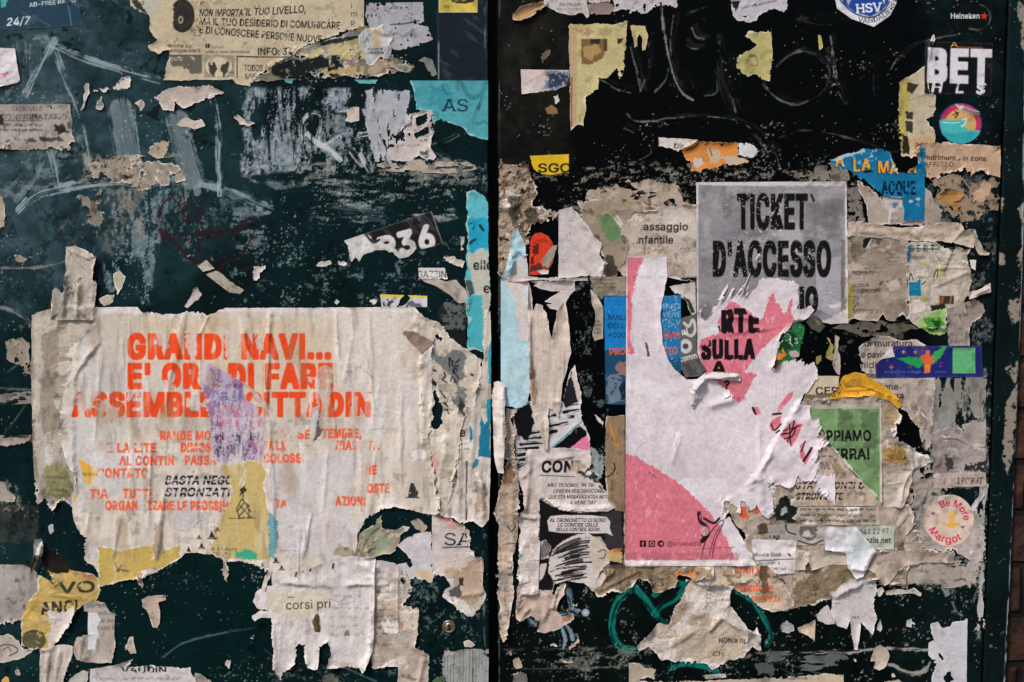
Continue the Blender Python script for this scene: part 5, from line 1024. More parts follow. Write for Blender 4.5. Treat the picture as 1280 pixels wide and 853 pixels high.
def p_sa(c):
    scraps(c, [(560, 700), (604, 690), (604, 750), (570, 760)], 12, 24, (6, 18), ((186, 170, 154), (170, 148, 126), (200, 188, 178)), .05)
    c.text('SA', 554.5, 681.5, 15.5, (34, 34, 36), x1=587, serif=3, wear=.05, clip=[(550, 660), (582, 660), (586, 684), (550, 684)]); c.stroke([(554, 684.6), (588, 683.2)], 1.5, (44, 44, 46), .9, sp=False)
    c.patch([(546, 643), (560, 648), (572, 655), (566, 661), (556, 654)], (216, 150, 148), 2, 6, .9); c.patch([(568, 656), (580, 654), (586, 664), (582, 668), (574, 662)], (176, 154, 124), 2, 5, .8)
    c.patch([(566, 720), (604, 690), (606, 742), (590, 764), (572, 744)], (164, 140, 116), 4, 8, .8, worn=.14); c.patch([(560, 738), (574, 732), (578, 744), (566, 752)], (74, 70, 66), 2, 5, .9); c.patch([(562, 744), (574, 748), (586, 756), (590, 766), (576, 766)], (206, 196, 190), 2, 5, .95); c.stroke([(580, 706), (592, 698), (600, 706), (586, 716)], 1.5, (120, 100, 84), .7, .2); c.patch([(574, 724), (579, 722), (579, 732), (574, 732)], (40, 34, 30), 1, 4, .9)
S('serif_notice', 'pale torn notice with underlined serif letters SA below the headline poster', 'notice', [(540, 642), (556, 645), (574, 653), (586, 664), (588, 683), (596, 694), (604, 697, .3), (605, 712), (604, 730), (607, 744), (602, 758), (590, 773), (576, 766), (562, 752), (554, 745), (558, 737), (564, 733), (562, 726), (550, 720), (540, 718, .2)], (198, 186, 180), rag=1.6, cell=.7, dirt=.3, edge=1.4, lift=.0014, wr=.0005, grp=GN, paint=p_sa, folds=((590, 690, 604, 716, .002, 3), (575, 745, 606, 740, .0014, 3), (602, 697, 604, 722, .002, 2)))
def p_brown(c):
    scraps(c, [(470, 715), (520, 760), (530, 850), (470, 826)], 26, 23, (8, 26), ((184, 168, 152), (170, 152, 136), (196, 184, 174)), .2)
    for y in (738, 760, 768, 774, 782, 790, 804): c.lines(471, y, 496, y + 3.4, 3.2, a=.35, wear=.5)
    c.stroke([(499, 708), (498, 755), (499, 790)], 1.2, (110, 90, 76), .8, .1); c.patch([(470, 708), (500, 708), (500, 730), (470, 735)], (200, 188, 182), 3, 8, .7, worn=.2); c.patch([(500, 778), (506, 776), (502, 790), (498, 784)], (150, 110, 90), 1, 4, .6)
S('brown_sheet', 'brownish crumpled sheet right of the course notice', 'paper sheet', [(468, 712), (500, 706), (512, 722), (515, 735), (510, 746), (502, 757), (524, 759, .3), (522, 790), (520, 808), (534, 815), (538, 826), (536, 845), (530, 866), (497, 866), (498, 834), (484, 831), (466, 836), (462, 820)], (180, 164, 150), rag=1.8, cell=.75, dirt=.55, edge=1.6, wr=.0007, lift=.0022, grp=GN, paint=p_brown, folds=((499, 710, 498, 784, .0012, 2), (530, 820, 522, 862, .0026, 4), (508, 832, 520, 850, .002, 4), (505, 800, 534, 818, .0012, 4)),
  cut=([(501, 722), (507, 720), (509, 728), (504, 732)],))
def p_corsi(c):
    c.patch([(334, 742), (410, 738), (412, 762), (380, 772), (340, 768)], (198, 188, 166), 5, 12, .85); c.text('corsi pri.', 357.5, 761.5, 10.8, (30, 30, 32), x1=417, rot=-2, bold=.5, clip=[(350, 740), (408, 740), (417, 756), (418, 770), (350, 772)]); c.stroke([(360, 747), (364, 746), (367, 747)], 1.2, (60, 58, 58), .8)
    c.lines(413, 742, 462, 752, 4, a=.28, wear=.4, col=(70, 74, 90)); c.stroke([(414, 748), (424, 752), (436, 746), (444, 750), (436, 754), (420, 755)], 1, (96, 104, 130), .6, .2); c.lines(412, 758, 462, 800, 3.6, gap=11, a=.2, wear=.5)
    c.patch([(394, 768), (398, 766), (400, 776), (401, 790), (394, 790), (391, 778)], (84, 68, 46), 1, 4, .95); c.patch([(432, 790), (436, 787), (437, 794), (430, 795)], (120, 92, 78), 1, 4, .8); c.patch([(362, 776), (367, 774), (368, 783), (363, 784)], (190, 150, 140), 1, 4, .6)
    c.patch([(414, 830), (418, 825), (446, 830), (454, 838), (440, 836)], (170, 150, 136), 1.2, 5, .6, worn=.2)
    for P in ([(363, 712), (380, 704), (400, 692)], [(396, 724), (398, 714), (412, 698), (420, 692)]): c.stroke(P, 1.3, (110, 90, 66), .8, .2)
    for (x, y) in ((379, 713), (388, 711), (416, 708), (370, 718)): c.patch([(x, y - 4), (x + 2.5, y - 4), (x + 1, y + 3), (x - 1, y + 2)], (40, 34, 30), .6, 3, .9)
S('course_notice', 'white tattered notice reading corsi with fringed lower edge', 'notice', [(316, 752), (320, 740), (330, 732), (340, 732, .3), (340, 714, .1), (360, 716, .1), (384, 712, .1), (410, 700, .1), (440, 694, .1), (470, 698, .2), (469, 730, .2), (468, 790, .3), (466, 812), (460, 830), (453, 841), (449, 834), (430, 834), (408, 834), (412, 824), (414, 812), (410, 802), (400, 807), (399, 820), (398, 834), (384, 835), (381, 820), (380, 808), (374, 806), (371, 812), (369, 830), (354, 842), (351, 848), (343, 838), (342, 815), (341, 800), (340, 772, .4), (328, 772), (319, 776), (316, 770), (326, 764), (338, 763), (322, 760)], (204, 196, 192), rag=1.5, rs=5, an=(1, 1.8), cell=.7, dirt=.22, edge=1.6, streak=.05, wr=.0006, wan=(1, 2), wrs=12, lift=.0026, zoff=.0004, grp=GN, paint=p_corsi,
  folds=((464, 815, 454, 838, .004, 4), (342, 780, 344, 836, .0022, 3), (394, 768, 398, 790, .0016, 3), (350, 780, 348, 840, .0008, 3)))
S('torn_scrap', 'small pale tab sticking out at the upper left of the course notice', 'paper scrap', [(327, 736), (330, 720), (338, 712), (341, 716), (334, 730), (331, 738)], (192, 180, 170), rag=1, cell=.6, dirt=.3, lift=.002, grp=GL)
def p_corr(c):
    for k in range(14): c.stroke([(556 + k * 3.9, 812), (555 + k * 3.9, 866)], 1.5, (96, 112, 112), .8, .25, sp=False)
    c.stroke([(592, 814), (591, 866)], 2, (34, 48, 48), .9, .1); c.patch([(553, 810), (566, 808), (570, 816), (556, 820)], (186, 172, 156), 1.5, 5, .9)
S('ribbed_scrap', 'grey ribbed scrap with vertical lines at the bottom beside the gap', 'paper scrap', [(552, 820), (556, 812), (580, 811, .3), (611, 811, .2), (610, 866, .2), (560, 866), (556, 846), (552, 836)], (150, 148, 144), rag=2, cell=.65, dirt=.4, worn=.06, grp=GU, paint=p_corr)
S('torn_scrap', 'faint green scrap left of the ribbed scrap', 'paper scrap', [(540, 850), (548, 844), (556, 846), (558, 866), (538, 866)], (70, 100, 66), rag=2, cell=.75, worn=.12, dirt=.5, grp=GL)
S('torn_scrap', 'olive grey rubbed scrap at the bottom edge under the course notice', 'paper scrap', [(396, 866), (402, 850), (414, 842), (424, 846), (426, 866)], (104, 104, 90), rag=3, cell=.75, worn=.25, dirt=.7, grp=GL)

# ================================================================== right leaf, lowest first
GR = 'torn paper scraps on the right door'
PINK = (204, 112, 126)
# -- top edge
S('torn_scrap', 'brown tongue-shaped scrap at the upper left corner of the right door', 'paper scrap', [(640, 18), (650, 10), (664, 6), (680, 2), (684, 8), (672, 16), (662, 23), (650, 27), (642, 25)], (160, 126, 88), rag=1.6, cell=.65, dirt=.5, lift=.002, edge=1, grp=GR)
S('printed_scrap', 'white printed scrap at the top edge right of the brown tongue', 'paper scrap', [(676, -10), (731, -10, .3), (734, 6), (737, 20), (733, 24), (729, 16), (716, 20), (700, 18), (688, 12), (680, 6)], (188, 180, 176), rag=1.8, cell=.65, dirt=.5, edge=1.2, grp=GR, paint=lambda c: [c.text('IMMOBILIARE', 699, 8, 4, (60, 58, 56), x1=726, bold=.5, wear=.2), c.lines(690, 10, 728, 16, 3, a=.3)])
S('torn_scrap', 'mauve smooth scrap at the top edge between two pale scraps', 'paper scrap', [(734, 6), (760, 2), (768, 10), (762, 18), (738, 18)], (132, 116, 114), rag=1.2, cell=.7, dirt=.3, grp=GR)
S('torn_scrap', 'pale scrap peeling at the top edge above the mauve scrap', 'paper scrap', [(730, -10), (764, -10), (762, 2), (745, 5), (735, 4)], (176, 164, 152), rag=1.6, cell=.7, dirt=.5, grp=GR)
S('flaked_remains', 'flaky white paper remains at the top edge above the chalk scrawls', 'paper remains', [(764, -10), (845, -10), (846, 6), (826, 4), (815, 14), (800, 17), (785, 16), (768, 14)], (182, 174, 176), rag=4, rs=8, cell=.7, worn=.26, ws=7, dirt=.4, edge=1, grp=GU)
S('flaked_remains', 'flaky white remains with a line of small print near the top centre', 'paper remains', [(912, -10), (984, -10), (983, 10), (962, 14), (945, 24), (922, 27), (912, 14)], (176, 172, 178), rag=4, rs=8, cell=.65, worn=.12, ws=7, dirt=.4, edge=1, grp=GU, paint=lambda c: [c.text('casa d arte sperimentale', 926, 12, 3.6, (50, 50, 54), x1=972, rot=-12), c.patch([(908, 0), (926, 2), (920, 14)], (14, 16, 16), 2, 5, .9)])
S('torn_scrap', 'tiny yellow sliver on the black paint left of the wide chalk circle', 'paper scrap', [(1022, 44), (1026, 43), (1028, 60), (1024, 63)], (176, 160, 96), rag=.8, cell=.5, dirt=.2, grp=GR)
S('brown_residue', 'brown crusted residue band above the pale childcare notice', 'paper remains', [(736, 238), (760, 230), (800, 226), (850, 226), (853, 252), (868, 256), (800, 262), (740, 268), (720, 262)], (170, 154, 138), rag=4, worn=.43, ws=7, an=(2, 1), dirt=.9, stain=(120, 100, 78), cell=.75, grp=GU)
S('brown_residue', 'dark grey residue at the upper right corner of the grey ticket poster', 'paper remains', [(1006, 214), (1040, 200), (1062, 216), (1074, 240), (1080, 276), (1058, 280), (1056, 232), (1010, 228)], (120, 113, 104), rag=4, worn=.44, ws=7, dirt=.9, cell=.75, grp=GU)
S('grey_residue', 'vertical grey dripping residue below the blue festival banner', 'paper remains', [(1160, 474), (1180, 472), (1236, 472), (1234, 522), (1200, 534), (1180, 540), (1164, 548)], (134, 132, 126), rag=4, worn=.42, ws=7, an=(1, 3), dirt=.7, cell=.75, grp=GU)
S('grey_residue', 'torn beige residue between the collage and the website notice', 'paper remains', [(1134, 560), (1166, 556), (1200, 606), (1180, 622), (1150, 640), (1140, 664), (1130, 640), (1134, 600)], (158, 146, 134), rag=4, worn=.55, ws=9, dirt=.8, cell=.75, grp=GU)
S('streaked_residue', 'horizontally streaked pale residue under the round cream sticker', 'paper remains', [(1096, 708), (1140, 702), (1200, 700), (1226, 716), (1222, 730), (1180, 738), (1130, 736), (1100, 730)], (176, 164, 152), rag=4, worn=.3, ws=6, an=(4, 1), dirt=.6, cell=.7, grp=GU)
S('dark_shreds', 'dark shredded remains under the lower edge of the brown dirty notice', 'paper remains', [(1062, 400), (1140, 402), (1150, 412), (1120, 420), (1080, 424), (1040, 410)], (84, 78, 68), rag=4, worn=.46, ws=6, an=(2, 1), dirt=.8, cell=.7, grp=GU)
S('grey_residue', 'long grey scraped residue near the bottom between the teal loop and the bright white sheet', 'paper remains', [(960, 812), (1000, 818), (1050, 814), (1060, 826), (1030, 836), (1000, 846), (960, 836)], (88, 92, 91), rag=4, worn=.52, ws=6, an=(5, 1), dirt=.6, cell=.7, grp=GU)
S('brown_residue', 'scuffed rusty residue right of the blue torn poster', 'paper remains', [(1164, 222), (1205, 214), (1212, 226), (1250, 222), (1246, 262), (1200, 280), (1172, 262)], (140, 120, 100), rag=4, worn=.44, ws=7, dirt=.9, cell=.75, grp=GU)
S('white_residue', 'thin white residue strip down the door edge beside the round cream sticker', 'paper remains', [(1224, 600), (1233, 606), (1232, 700), (1228, 790), (1220, 800), (1222, 720), (1216, 690)], (168, 166, 162), rag=3, worn=.3, ws=6, an=(1, 3), dirt=.5, cell=.65, grp=GU)
# -- cream yellow remains
def p_cream(c):
    c.patch([(711, 32), (722, 34), (720, 160), (711, 162)], (176, 148, 116), 2, 6, .85, an=(1, 3)); c.stroke([(714.5, 98), (714, 158)], 2.4, (120, 74, 54), .7, .45)
    c.patch([(726, 49, 0), (757, 49, 0), (757, 62), (752, 74), (742, 80), (727, 82)], (112, 86, 56), 1.5, 5, .95, worn=.06); c.patch([(730, 58), (748, 56), (752, 66), (738, 76), (730, 70)], (172, 140, 92), 2, 4, .8, worn=.3); c.patch(box(738, 49, 750, 55), (40, 36, 26), .5, 3, .9); c.patch(box(755, 49, 759, 64), (70, 52, 34), .8, 3, .9); c.patch([(771, 49), (780, 48), (776, 54), (772, 55)], (50, 42, 30), .6, 3, .95); c.patch(box(735, 40, 746, 47, 1), (196, 186, 150), .8, 3, .9)
    c.patch([(712, 34), (740, 38), (756, 44), (730, 46)], (152, 116, 78), 3, 7, .6, worn=.25); c.patch([(748, 34), (768, 38), (762, 48), (750, 42)], (150, 130, 96), 2, 6, .6, worn=.2)
S('cream_remains', 'tall cream yellow poster remnant beside the chalk scrawls', 'poster remnant', [(711, 30, .3), (740, 31), (766, 30), (784, 27, .3), (782, 55), (779, 84), (775, 98), (770, 88), (764, 94), (757, 100), (748, 97), (747, 112), (738, 119), (732, 122), (732, 138), (730, 158), (722, 156), (713, 165, .4)], (186, 172, 124), rag=1.8, cell=.7, dirt=.3, stain=(156, 130, 90), edge=1.2, ec=(196, 188, 160), grp=GP, paint=p_cream)
S('torn_scrap', 'small cream arch-shaped scrap right of the tall cream remnant', 'paper scrap', [(788, 33), (806, 33), (810, 46), (807, 63), (802, 64), (803, 50), (799, 41), (796, 50), (797, 58), (793, 60), (791, 46)], (182, 168, 122), rag=1, cell=.6, dirt=.3, grp=GR)
S('torn_scrap', 'yellow green ragged scrap alone on the black paint under the top edge', 'paper scrap', [(931, 46), (936, 40), (964, 39, .3), (966, 70), (962, 102), (951, 99), (944, 94), (935, 96), (927, 90), (921, 84), (922, 72), (930, 66), (939, 62), (946, 57), (938, 52)], (172, 162, 106), rag=1.5, cell=.65, dirt=.35, stain=(130, 116, 72), edge=1, grp=GR, paint=lambda c: [c.stroke([(934, 80), (936, 72), (942, 70), (946, 74), (946, 82), (936, 81)], 1.2, (110, 92, 56), .8), c.patch(box(936, 68, 944, 72, 1), (110, 84, 56), .8, 3, .8)])
S('peach_blue_scrap', 'small label half peach and half speckled blue left of the tall cream remnant', 'label', [(651, 87, 0), (712, 88, .3), (711, 106), (698, 112), (676, 116), (652, 118, .2)], (194, 178, 172), rag=1, cell=.6, dirt=.15, grp=GS, paint=lambda c: [c.patch([(668, 88), (690, 88), (680, 95)], (198, 156, 132), 2, 6, .8), c.patch([(682, 90), (712, 88), (711, 107), (690, 114), (676, 112), (684, 100)], (104, 120, 146), 2.5, 6, .9, worn=.16, ws=4), c.patch([(684, 92), (711, 90), (711, 106), (686, 110)], (34, 38, 50), 2, 4, .8, worn=.46, ws=4), c.stroke([(655, 106), (672, 97), (684, 92)], 1, (150, 130, 124), .7)])
S('torn_scrap', 'small brown drop-shaped scrap below the half peach label', 'paper scrap', [(682, 136), (689, 131), (696, 136), (697, 142), (690, 144), (684, 142)], (128, 98, 70), rag=1.2, cell=.6, dirt=.4, grp=GR)
S('torn_scrap', 'white chip below the half peach label', 'paper scrap', [(692, 121), (697, 119), (698, 126), (695, 130)], (196, 190, 184), rag=1, cell=.5, dirt=.2, grp=GR)
S('torn_scrap', 'curled brown sliver on the dark paint above the half peach label', 'paper scrap', [(675, 70), (682, 64), (688, 60), (690, 66), (682, 74), (678, 80)], (110, 96, 74), rag=1, cell=.6, dirt=.5, worn=.1, grp=GR)
S('yellow_label', 'bright yellow label with hand-drawn outline letters', 'label', [(663, 195, 0), (711, 193, 0), (711, 217), (700, 217), (690, 219), (676, 217), (667, 213)], (204, 168, 38), rag=1.2, cell=.6, dirt=.1, grp=GS, paint=lambda c: [c.text('SGO', 672, 215.5, 11, (40, 34, 14), x1=713, bold=1.4)])
S('torn_scrap', 'white torn strip printed with the letters Dis above the grey ticket poster', 'paper scrap', [(823, 172, .3), (873, 175), (864, 183), (848, 189), (838, 187), (823, 184, .3)], (190, 182, 174), rag=1.2, cell=.6, dirt=.25, edge=1, grp=GR, paint=lambda c: [c.text('Dir', 842, 185.6, 6, INK, x1=854, serif=1, bold=1), c.patch([(816, 172), (823, 172), (823, 188), (817, 186)], (120, 106, 84), 1, 4)])
S('torn_scrap', 'white leaf-shaped scrap right of the orange scrap', 'paper scrap', [(922, 180), (932, 178), (943, 182), (949, 190), (942, 197), (932, 196), (922, 194)], (192, 188, 190), rag=1.4, cell=.6, dirt=.25, grp=GR)
S('orange_scrap', 'orange torn scrap with pale crumpled bits above the grey ticket poster', 'paper scrap', [(852, 189), (862, 182), (872, 176), (895, 178), (922, 180, .3), (922, 196), (934, 202), (920, 207), (905, 206), (890, 210), (876, 215), (862, 214), (862, 204), (856, 196)], (214, 136, 66), rag=2.2, cell=.6, dirt=.2, edge=1, ec=(206, 170, 130), lift=.0018, grp=GR, paint=lambda c: [c.patch([(884, 186), (892, 184), (900, 190), (902, 200), (888, 204)], (190, 166, 140), 2, 4, .95), c.patch([(866, 198), (876, 196), (880, 204), (872, 210), (866, 206)], (194, 186, 182), 2, 4, .9), c.patch([(900, 196), (925, 194), (934, 202), (912, 207)], (186, 172, 160), 2, 5, .9), c.stroke([(887, 186), (890, 195)], 1.4, (40, 50, 80), .8), c.patch([(895, 178), (906, 177), (902, 184)], (30, 24, 18), 1, 4, .9), c.stroke([(858, 188), (868, 184), (872, 180)], 2, (30, 24, 18), .8, .2)])
# -- upper right stickers
def p_hsv(c):
    c.patch([(1041, -12, 0), (1122, -12, 0), (1120, 6, 0), (1112, 20, 0), (1092, 33, 0), (1064, 23, 0), (1046, 10, 0)], (208, 208, 214), .1, 3); c.patch([(1049, -12, 0), (1113, -12, 0), (1110, 4, 0), (1102, 14, 0), (1088, 21, 0), (1068, 16, 0), (1054, 4, 0)], (34, 66, 142), .1, 3)
    c.stroke([(1048, -2), (1054, 5), (1068, 17), (1088, 22), (1103, 15), (1112, 2)], 1.6, (14, 22, 50), .9)
    c.text('HSV', 1070, 16.5, 11, (222, 222, 226), x1=1101, rot=-4, bold=1.4, serif=3); c.patch([(1056, -6, 0), (1066, -6, 0), (1060, 8, 0)], (200, 204, 212), .2, 3, .8); c.patch([(1100, -6, 0), (1108, -6, 0), (1105, 6, 0)], (200, 204, 212), .2, 3, .8)
    c.text('VANDALIERER', 1079, 31, 6.4, (20, 22, 30), arc=(1083, -12, 34.5, 106, -1), bold=.9, serif=1)
S('shield_sticker', 'white and blue shield sticker with three white letters at the top edge', 'sticker', [(1041, -12, 0), (1122, -12, 0), (1120, 6, 0), (1112, 20, 0), (1092, 34, 0), (1064, 24, 0), (1046, 11, 0)], (208, 208, 214), rag=.1, cell=.55, mat=M_GLOSS, dirt=.05, wr=.0002, lift=.0012, zoff=.0003, grp=GS, paint=p_hsv)
def p_beer(c):
    c.text('Heineken', 1188, 23.2, 6.4, (204, 206, 204), x1=1224, bold=1.1, serif=1)
    star = [(1230 + (5.4 if k % 2 == 0 else 2.2) * math.sin(math.pi * k / 5 + .1), 20.5 - (5.4 if k % 2 == 0 else 2.2) * math.cos(math.pi * k / 5 + .1), 0) for k in range(10)]
    c.patch(star, (206, 46, 34), .1, 3); c.stroke([(1226, 6), (1234, 10), (1238, 20), (1235, 32), (1226, 38), (1212, 36)], 2.6, (130, 118, 112), .6, .5); c.stroke([(1196, 26), (1198, 42)], 2, (90, 100, 100), .5, .5); c.stroke([(1200, 10), (1215, 4), (1228, 6)], 2, (90, 84, 80), .5, .5)
S('beer_sticker', 'worn round dark sticker with small white word and a red star', 'sticker', [(p[0], p[1], .3) for p in disc(1212, 22, 27, 19)], (10, 17, 17), rag=.8, cell=.5, mat=M_DOOR, dirt=.25, stain=(40, 50, 50), wr=.0001, lift=.0002, grp=GS, paint=p_beer)
S('cream_strip', 'cream and yellow torn strip left of the black betting sticker', 'paper strip', [(1123, 102), (1135, 96), (1146, 90), (1157, 80), (1160, 56), (1164, 46), (1168, 42), (1169, 50), (1164, 58), (1158, 100), (1160, 116), (1168, 120), (1170, 140), (1164, 146), (1158, 150), (1160, 158), (1168, 164), (1170, 184), (1164, 196), (1150, 192), (1138, 200), (1126, 196), (1123, 160), (1122, 130)], (182, 168, 142), rag=1.8, cell=.65, dirt=.35, edge=1.2, lift=.0014, grp=GP, paint=lambda c: [c.patch([(1122, 100), (1138, 100), (1134, 150), (1134, 196), (1124, 192)], (172, 156, 84), 1.6, 6, .95), c.patch([(1134, 103), (1148, 106), (1140, 118), (1133, 114)], (40, 36, 26), 1, 4, .9), c.patch([(1132, 140), (1141, 140), (1140, 166), (1132, 165)], (44, 38, 30), 1.4, 4, .9), c.stroke([(1132, 150), (1142, 151)], 2.6, (190, 180, 150), .9), c.patch([(1128, 168), (1136, 172), (1136, 194), (1128, 192)], (36, 32, 26), 1.4, 4, .95), c.patch([(1138, 176), (1170, 170), (1170, 190), (1142, 194)], (186, 148, 106), 3, 6, .8), c.stroke([(1136, 126), (1160, 118)], 1.2, (130, 116, 92), .7, .2)])
def p_bet(c):
    c.text('BET', 1158.5, 100, 38, (206, 200, 206), x1=1238, bold=6.2, rot=1.5); c.text('H', 1163, 115, 13, (206, 202, 208), x1=1176, bold=2.6, shear=.18); c.text('L', 1193, 116, 12, (206, 202, 208), x1=1203, bold=2.6, shear=.18); c.text('$', 1219, 117.5, 13, (206, 202, 208), x1=1232, bold=2.6, shear=.1)
    for x in (1170, 1191, 1230): c.stroke([(x, 108), (x + 6, 107)], 1.4, (10, 12, 14), .9)
    c.text('A', 1188, 59, 6.5, (220, 140, 40), x1=1196, bold=1); c.text('mministrazione', 1197, 60.5, 2.6, (210, 120, 44), x1=1228, bold=1, rot=1.5); c.stroke([(1158, 112), (1168, 116)], 1, (120, 120, 120), .5, .3)
S('betting_sticker', 'black square sticker with the big white word BET', 'sticker', [(1156, 52, 0), (1241, 54, 0), (1239, 121, 0), (1155, 117, 0)], (10, 12, 14), rag=.3, cell=.55, mat=M_GLOSS, dirt=.08, stain=(30, 34, 36), wr=.0001, lift=.0002, grp=GS, paint=p_bet)
S('brown_note', 'brown paper note with torn lower edge beside the blue torn poster', 'note', [(1140, 180), (1166, 178), (1250, 183, .2), (1250, 222, .3), (1238, 219), (1225, 214), (1212, 222), (1205, 210), (1192, 214), (1180, 218), (1172, 224), (1158, 222), (1150, 205)], (178, 148, 122), rag=2, cell=.65, dirt=.3, stain=(140, 104, 76), edge=1.4, wr=.0006, lift=.0018, grp=GN, paint=lambda c: [c.text('nutrimento in zona', 1155, 199.5, 6, (44, 36, 32), x1=1232, rot=1.5, bold=1.2, wear=.1), c.text('AFFITTO', 1154, 208.5, 5.6, (44, 36, 32), x1=1191, bold=1, shear=.15, wear=.12), c.stroke([(1180, 214), (1192, 200), (1200, 206)], 1.2, (120, 92, 70), .6)])
def p_wave(c):
    cx, cy = 1200.5, 154.5
    c.patch(disc(cx, cy, 27, 25.5), (40, 44, 104), .1, 3); c.patch(disc(cx, cy, 25.3, 23.8), (190, 40, 86), .1, 3); c.patch(disc(cx, cy + 1, 19.5, 19), (194, 156, 92), .3, 3)
    c.patch([(1174, 152), (1180, 149), (1192, 151), (1200, 150), (1206, 146), (1209, 152), (1205, 158), (1210, 163), (1222, 163), (1226, 164), (1222, 172), (1212, 178), (1200, 180), (1188, 178), (1178, 168)], (70, 170, 168), .5, 4, 1); c.patch([(1176, 164), (1190, 168), (1206, 165), (1224, 166), (1212, 178), (1200, 180), (1186, 177)], (40, 150, 160), .6, 4, .9)
    c.stroke([(1203, 150), (1207, 148), (1206, 155), (1202, 158)], 2, (206, 220, 214), .9); c.stroke([(1178, 153), (1190, 154), (1200, 153)], 1.4, (180, 216, 210), .8)
    c.stroke([(1194, 140), (1197, 143), (1194, 147)], 1.8, (50, 34, 28), .9); c.stroke([(1191, 144), (1198, 141)], 1.4, (50, 34, 28), .9); c.stroke([(1200, 149), (1212, 144)], 2.4, (214, 120, 130), .8)
    c.patch([(1193, 130), (1204, 134), (1215, 138), (1229, 141), (1224, 145), (1210, 142), (1200, 138)], (196, 186, 176), .4, 3, 1)
S('round_wave_sticker', 'round sticker of a turquoise wave under a pink and tan sunset', 'sticker', [(p[0], p[1], 0) for p in disc(1200.5, 154.5, 27, 25.5, 40)], (40, 44, 104), rag=.1, cell=.5, mat=M_GLOSS, dirt=.06, wr=.0002, lift=.0004, grp=GS, paint=p_wave, folds=((1200, 133, 1226, 142, .003, 3),))
def p_blue(c):
    O = (212, 148, 52)
    for t, x, y, x1 in (('A', 1044, 208, 1054), ('L', 1066, 214, 1074), ('A', 1077, 213, 1087), ('M', 1097, 216, 1110), ('A', 1112, 217, 1122), ('A', 1134, 216, 1144)):
        c.text(t, x - .8, y + .8, 14.5, (40, 30, 26), x1=x1 - .8, bold=2.8); c.text(t, x, y, 14.5, O, x1=x1, bold=1.5, wear=.06)
    c.text('ACQUE', 1102, 243, 16, (12, 26, 44), x1=1144, bold=2.4, wear=.1)
    c.patch([(1078, 214), (1088, 212), (1092, 215), (1080, 217)], (20, 24, 26), .8, 4, .9); c.patch([(1127, 276), (1136, 276), (1142, 278), (1152, 274), (1150, 282), (1126, 284)], (176, 58, 40), 1.6, 4, .9, worn=.1)
    for (x, y) in ((1138, 252), (1147, 249), (1148, 256)): c.patch(disc(x, y, 2.6, 2, w=1), (190, 190, 190), .8, 3, .8, worn=.1)
    c.speck((196, 200, 200), .12, 3, .8); c.patch([(1040, 200), (1058, 192), (1080, 187), (1080, 190), (1060, 196), (1046, 203)], (190, 196, 196), 1.2, 5, .8, worn=.15)
S('spotted_remains', 'grey spotted paper remains around the blue torn poster', 'paper remains', [(1072, 226), (1086, 236), (1100, 246), (1130, 244), (1150, 232), (1162, 240), (1168, 254), (1178, 262), (1176, 280), (1160, 284), (1140, 282), (1086, 280), (1084, 256), (1074, 240)], (162, 148, 136), rag=2.4, cell=.7, dirt=.75, edge=1.2, grp=GU, paint=lambda c: [c.patch([(1100, 250), (1126, 248), (1128, 262), (1112, 266), (1102, 258)], (184, 180, 178), 2, 5, .8, worn=.2), c.stroke([(1104, 252), (1112, 262), (1110, 280)], 3, (196, 194, 192), .85, .2), c.stroke([(1112, 264), (1122, 258), (1128, 256)], 3, (196, 194, 192), .8, .2), c.patch(disc(1119, 257, 4, w=1), (70, 90, 130), 1, 3, .7, worn=.2)])
S('blue_poster', 'torn bright blue poster piece with orange and black lettering', 'poster', [(1037, 200), (1046, 196), (1062, 192), (1080, 186), (1104, 187), (1114, 191), (1115, 202), (1122, 214), (1132, 216), (1146, 206), (1147, 186, .3), (1156, 185, .2), (1155, 279, .3), (1142, 276), (1128, 278), (1128, 248), (1114, 247), (1104, 246), (1098, 240), (1086, 228), (1070, 220), (1058, 212), (1048, 212), (1040, 206)], (20, 102, 140), rag=1.4, rs=5, cell=.6, dirt=.15, stain=(20, 80, 110), edge=1.6, ec=(178, 190, 194), grp=GP, paint=p_blue)
S('peeled_scrap', 'ochre brown curled scrap under the brown paper note', 'paper scrap', [(1167, 246), (1176, 240), (1188, 236), (1198, 237), (1206, 243), (1200, 250), (1192, 252), (1198, 258), (1194, 264), (1186, 256), (1176, 250)], (160, 118, 72), rag=1.6, cell=.6, dirt=.4, lift=.002, grp=GR)
S('peeled_scrap', 'peach crumpled scrap right of the ochre curled scrap', 'paper scrap', [(1212, 240), (1222, 236), (1230, 228), (1238, 230), (1236, 244), (1228, 252), (1216, 252)], (182, 148, 124), rag=2.2, cell=.6, dirt=.4, lift=.002, grp=GR)

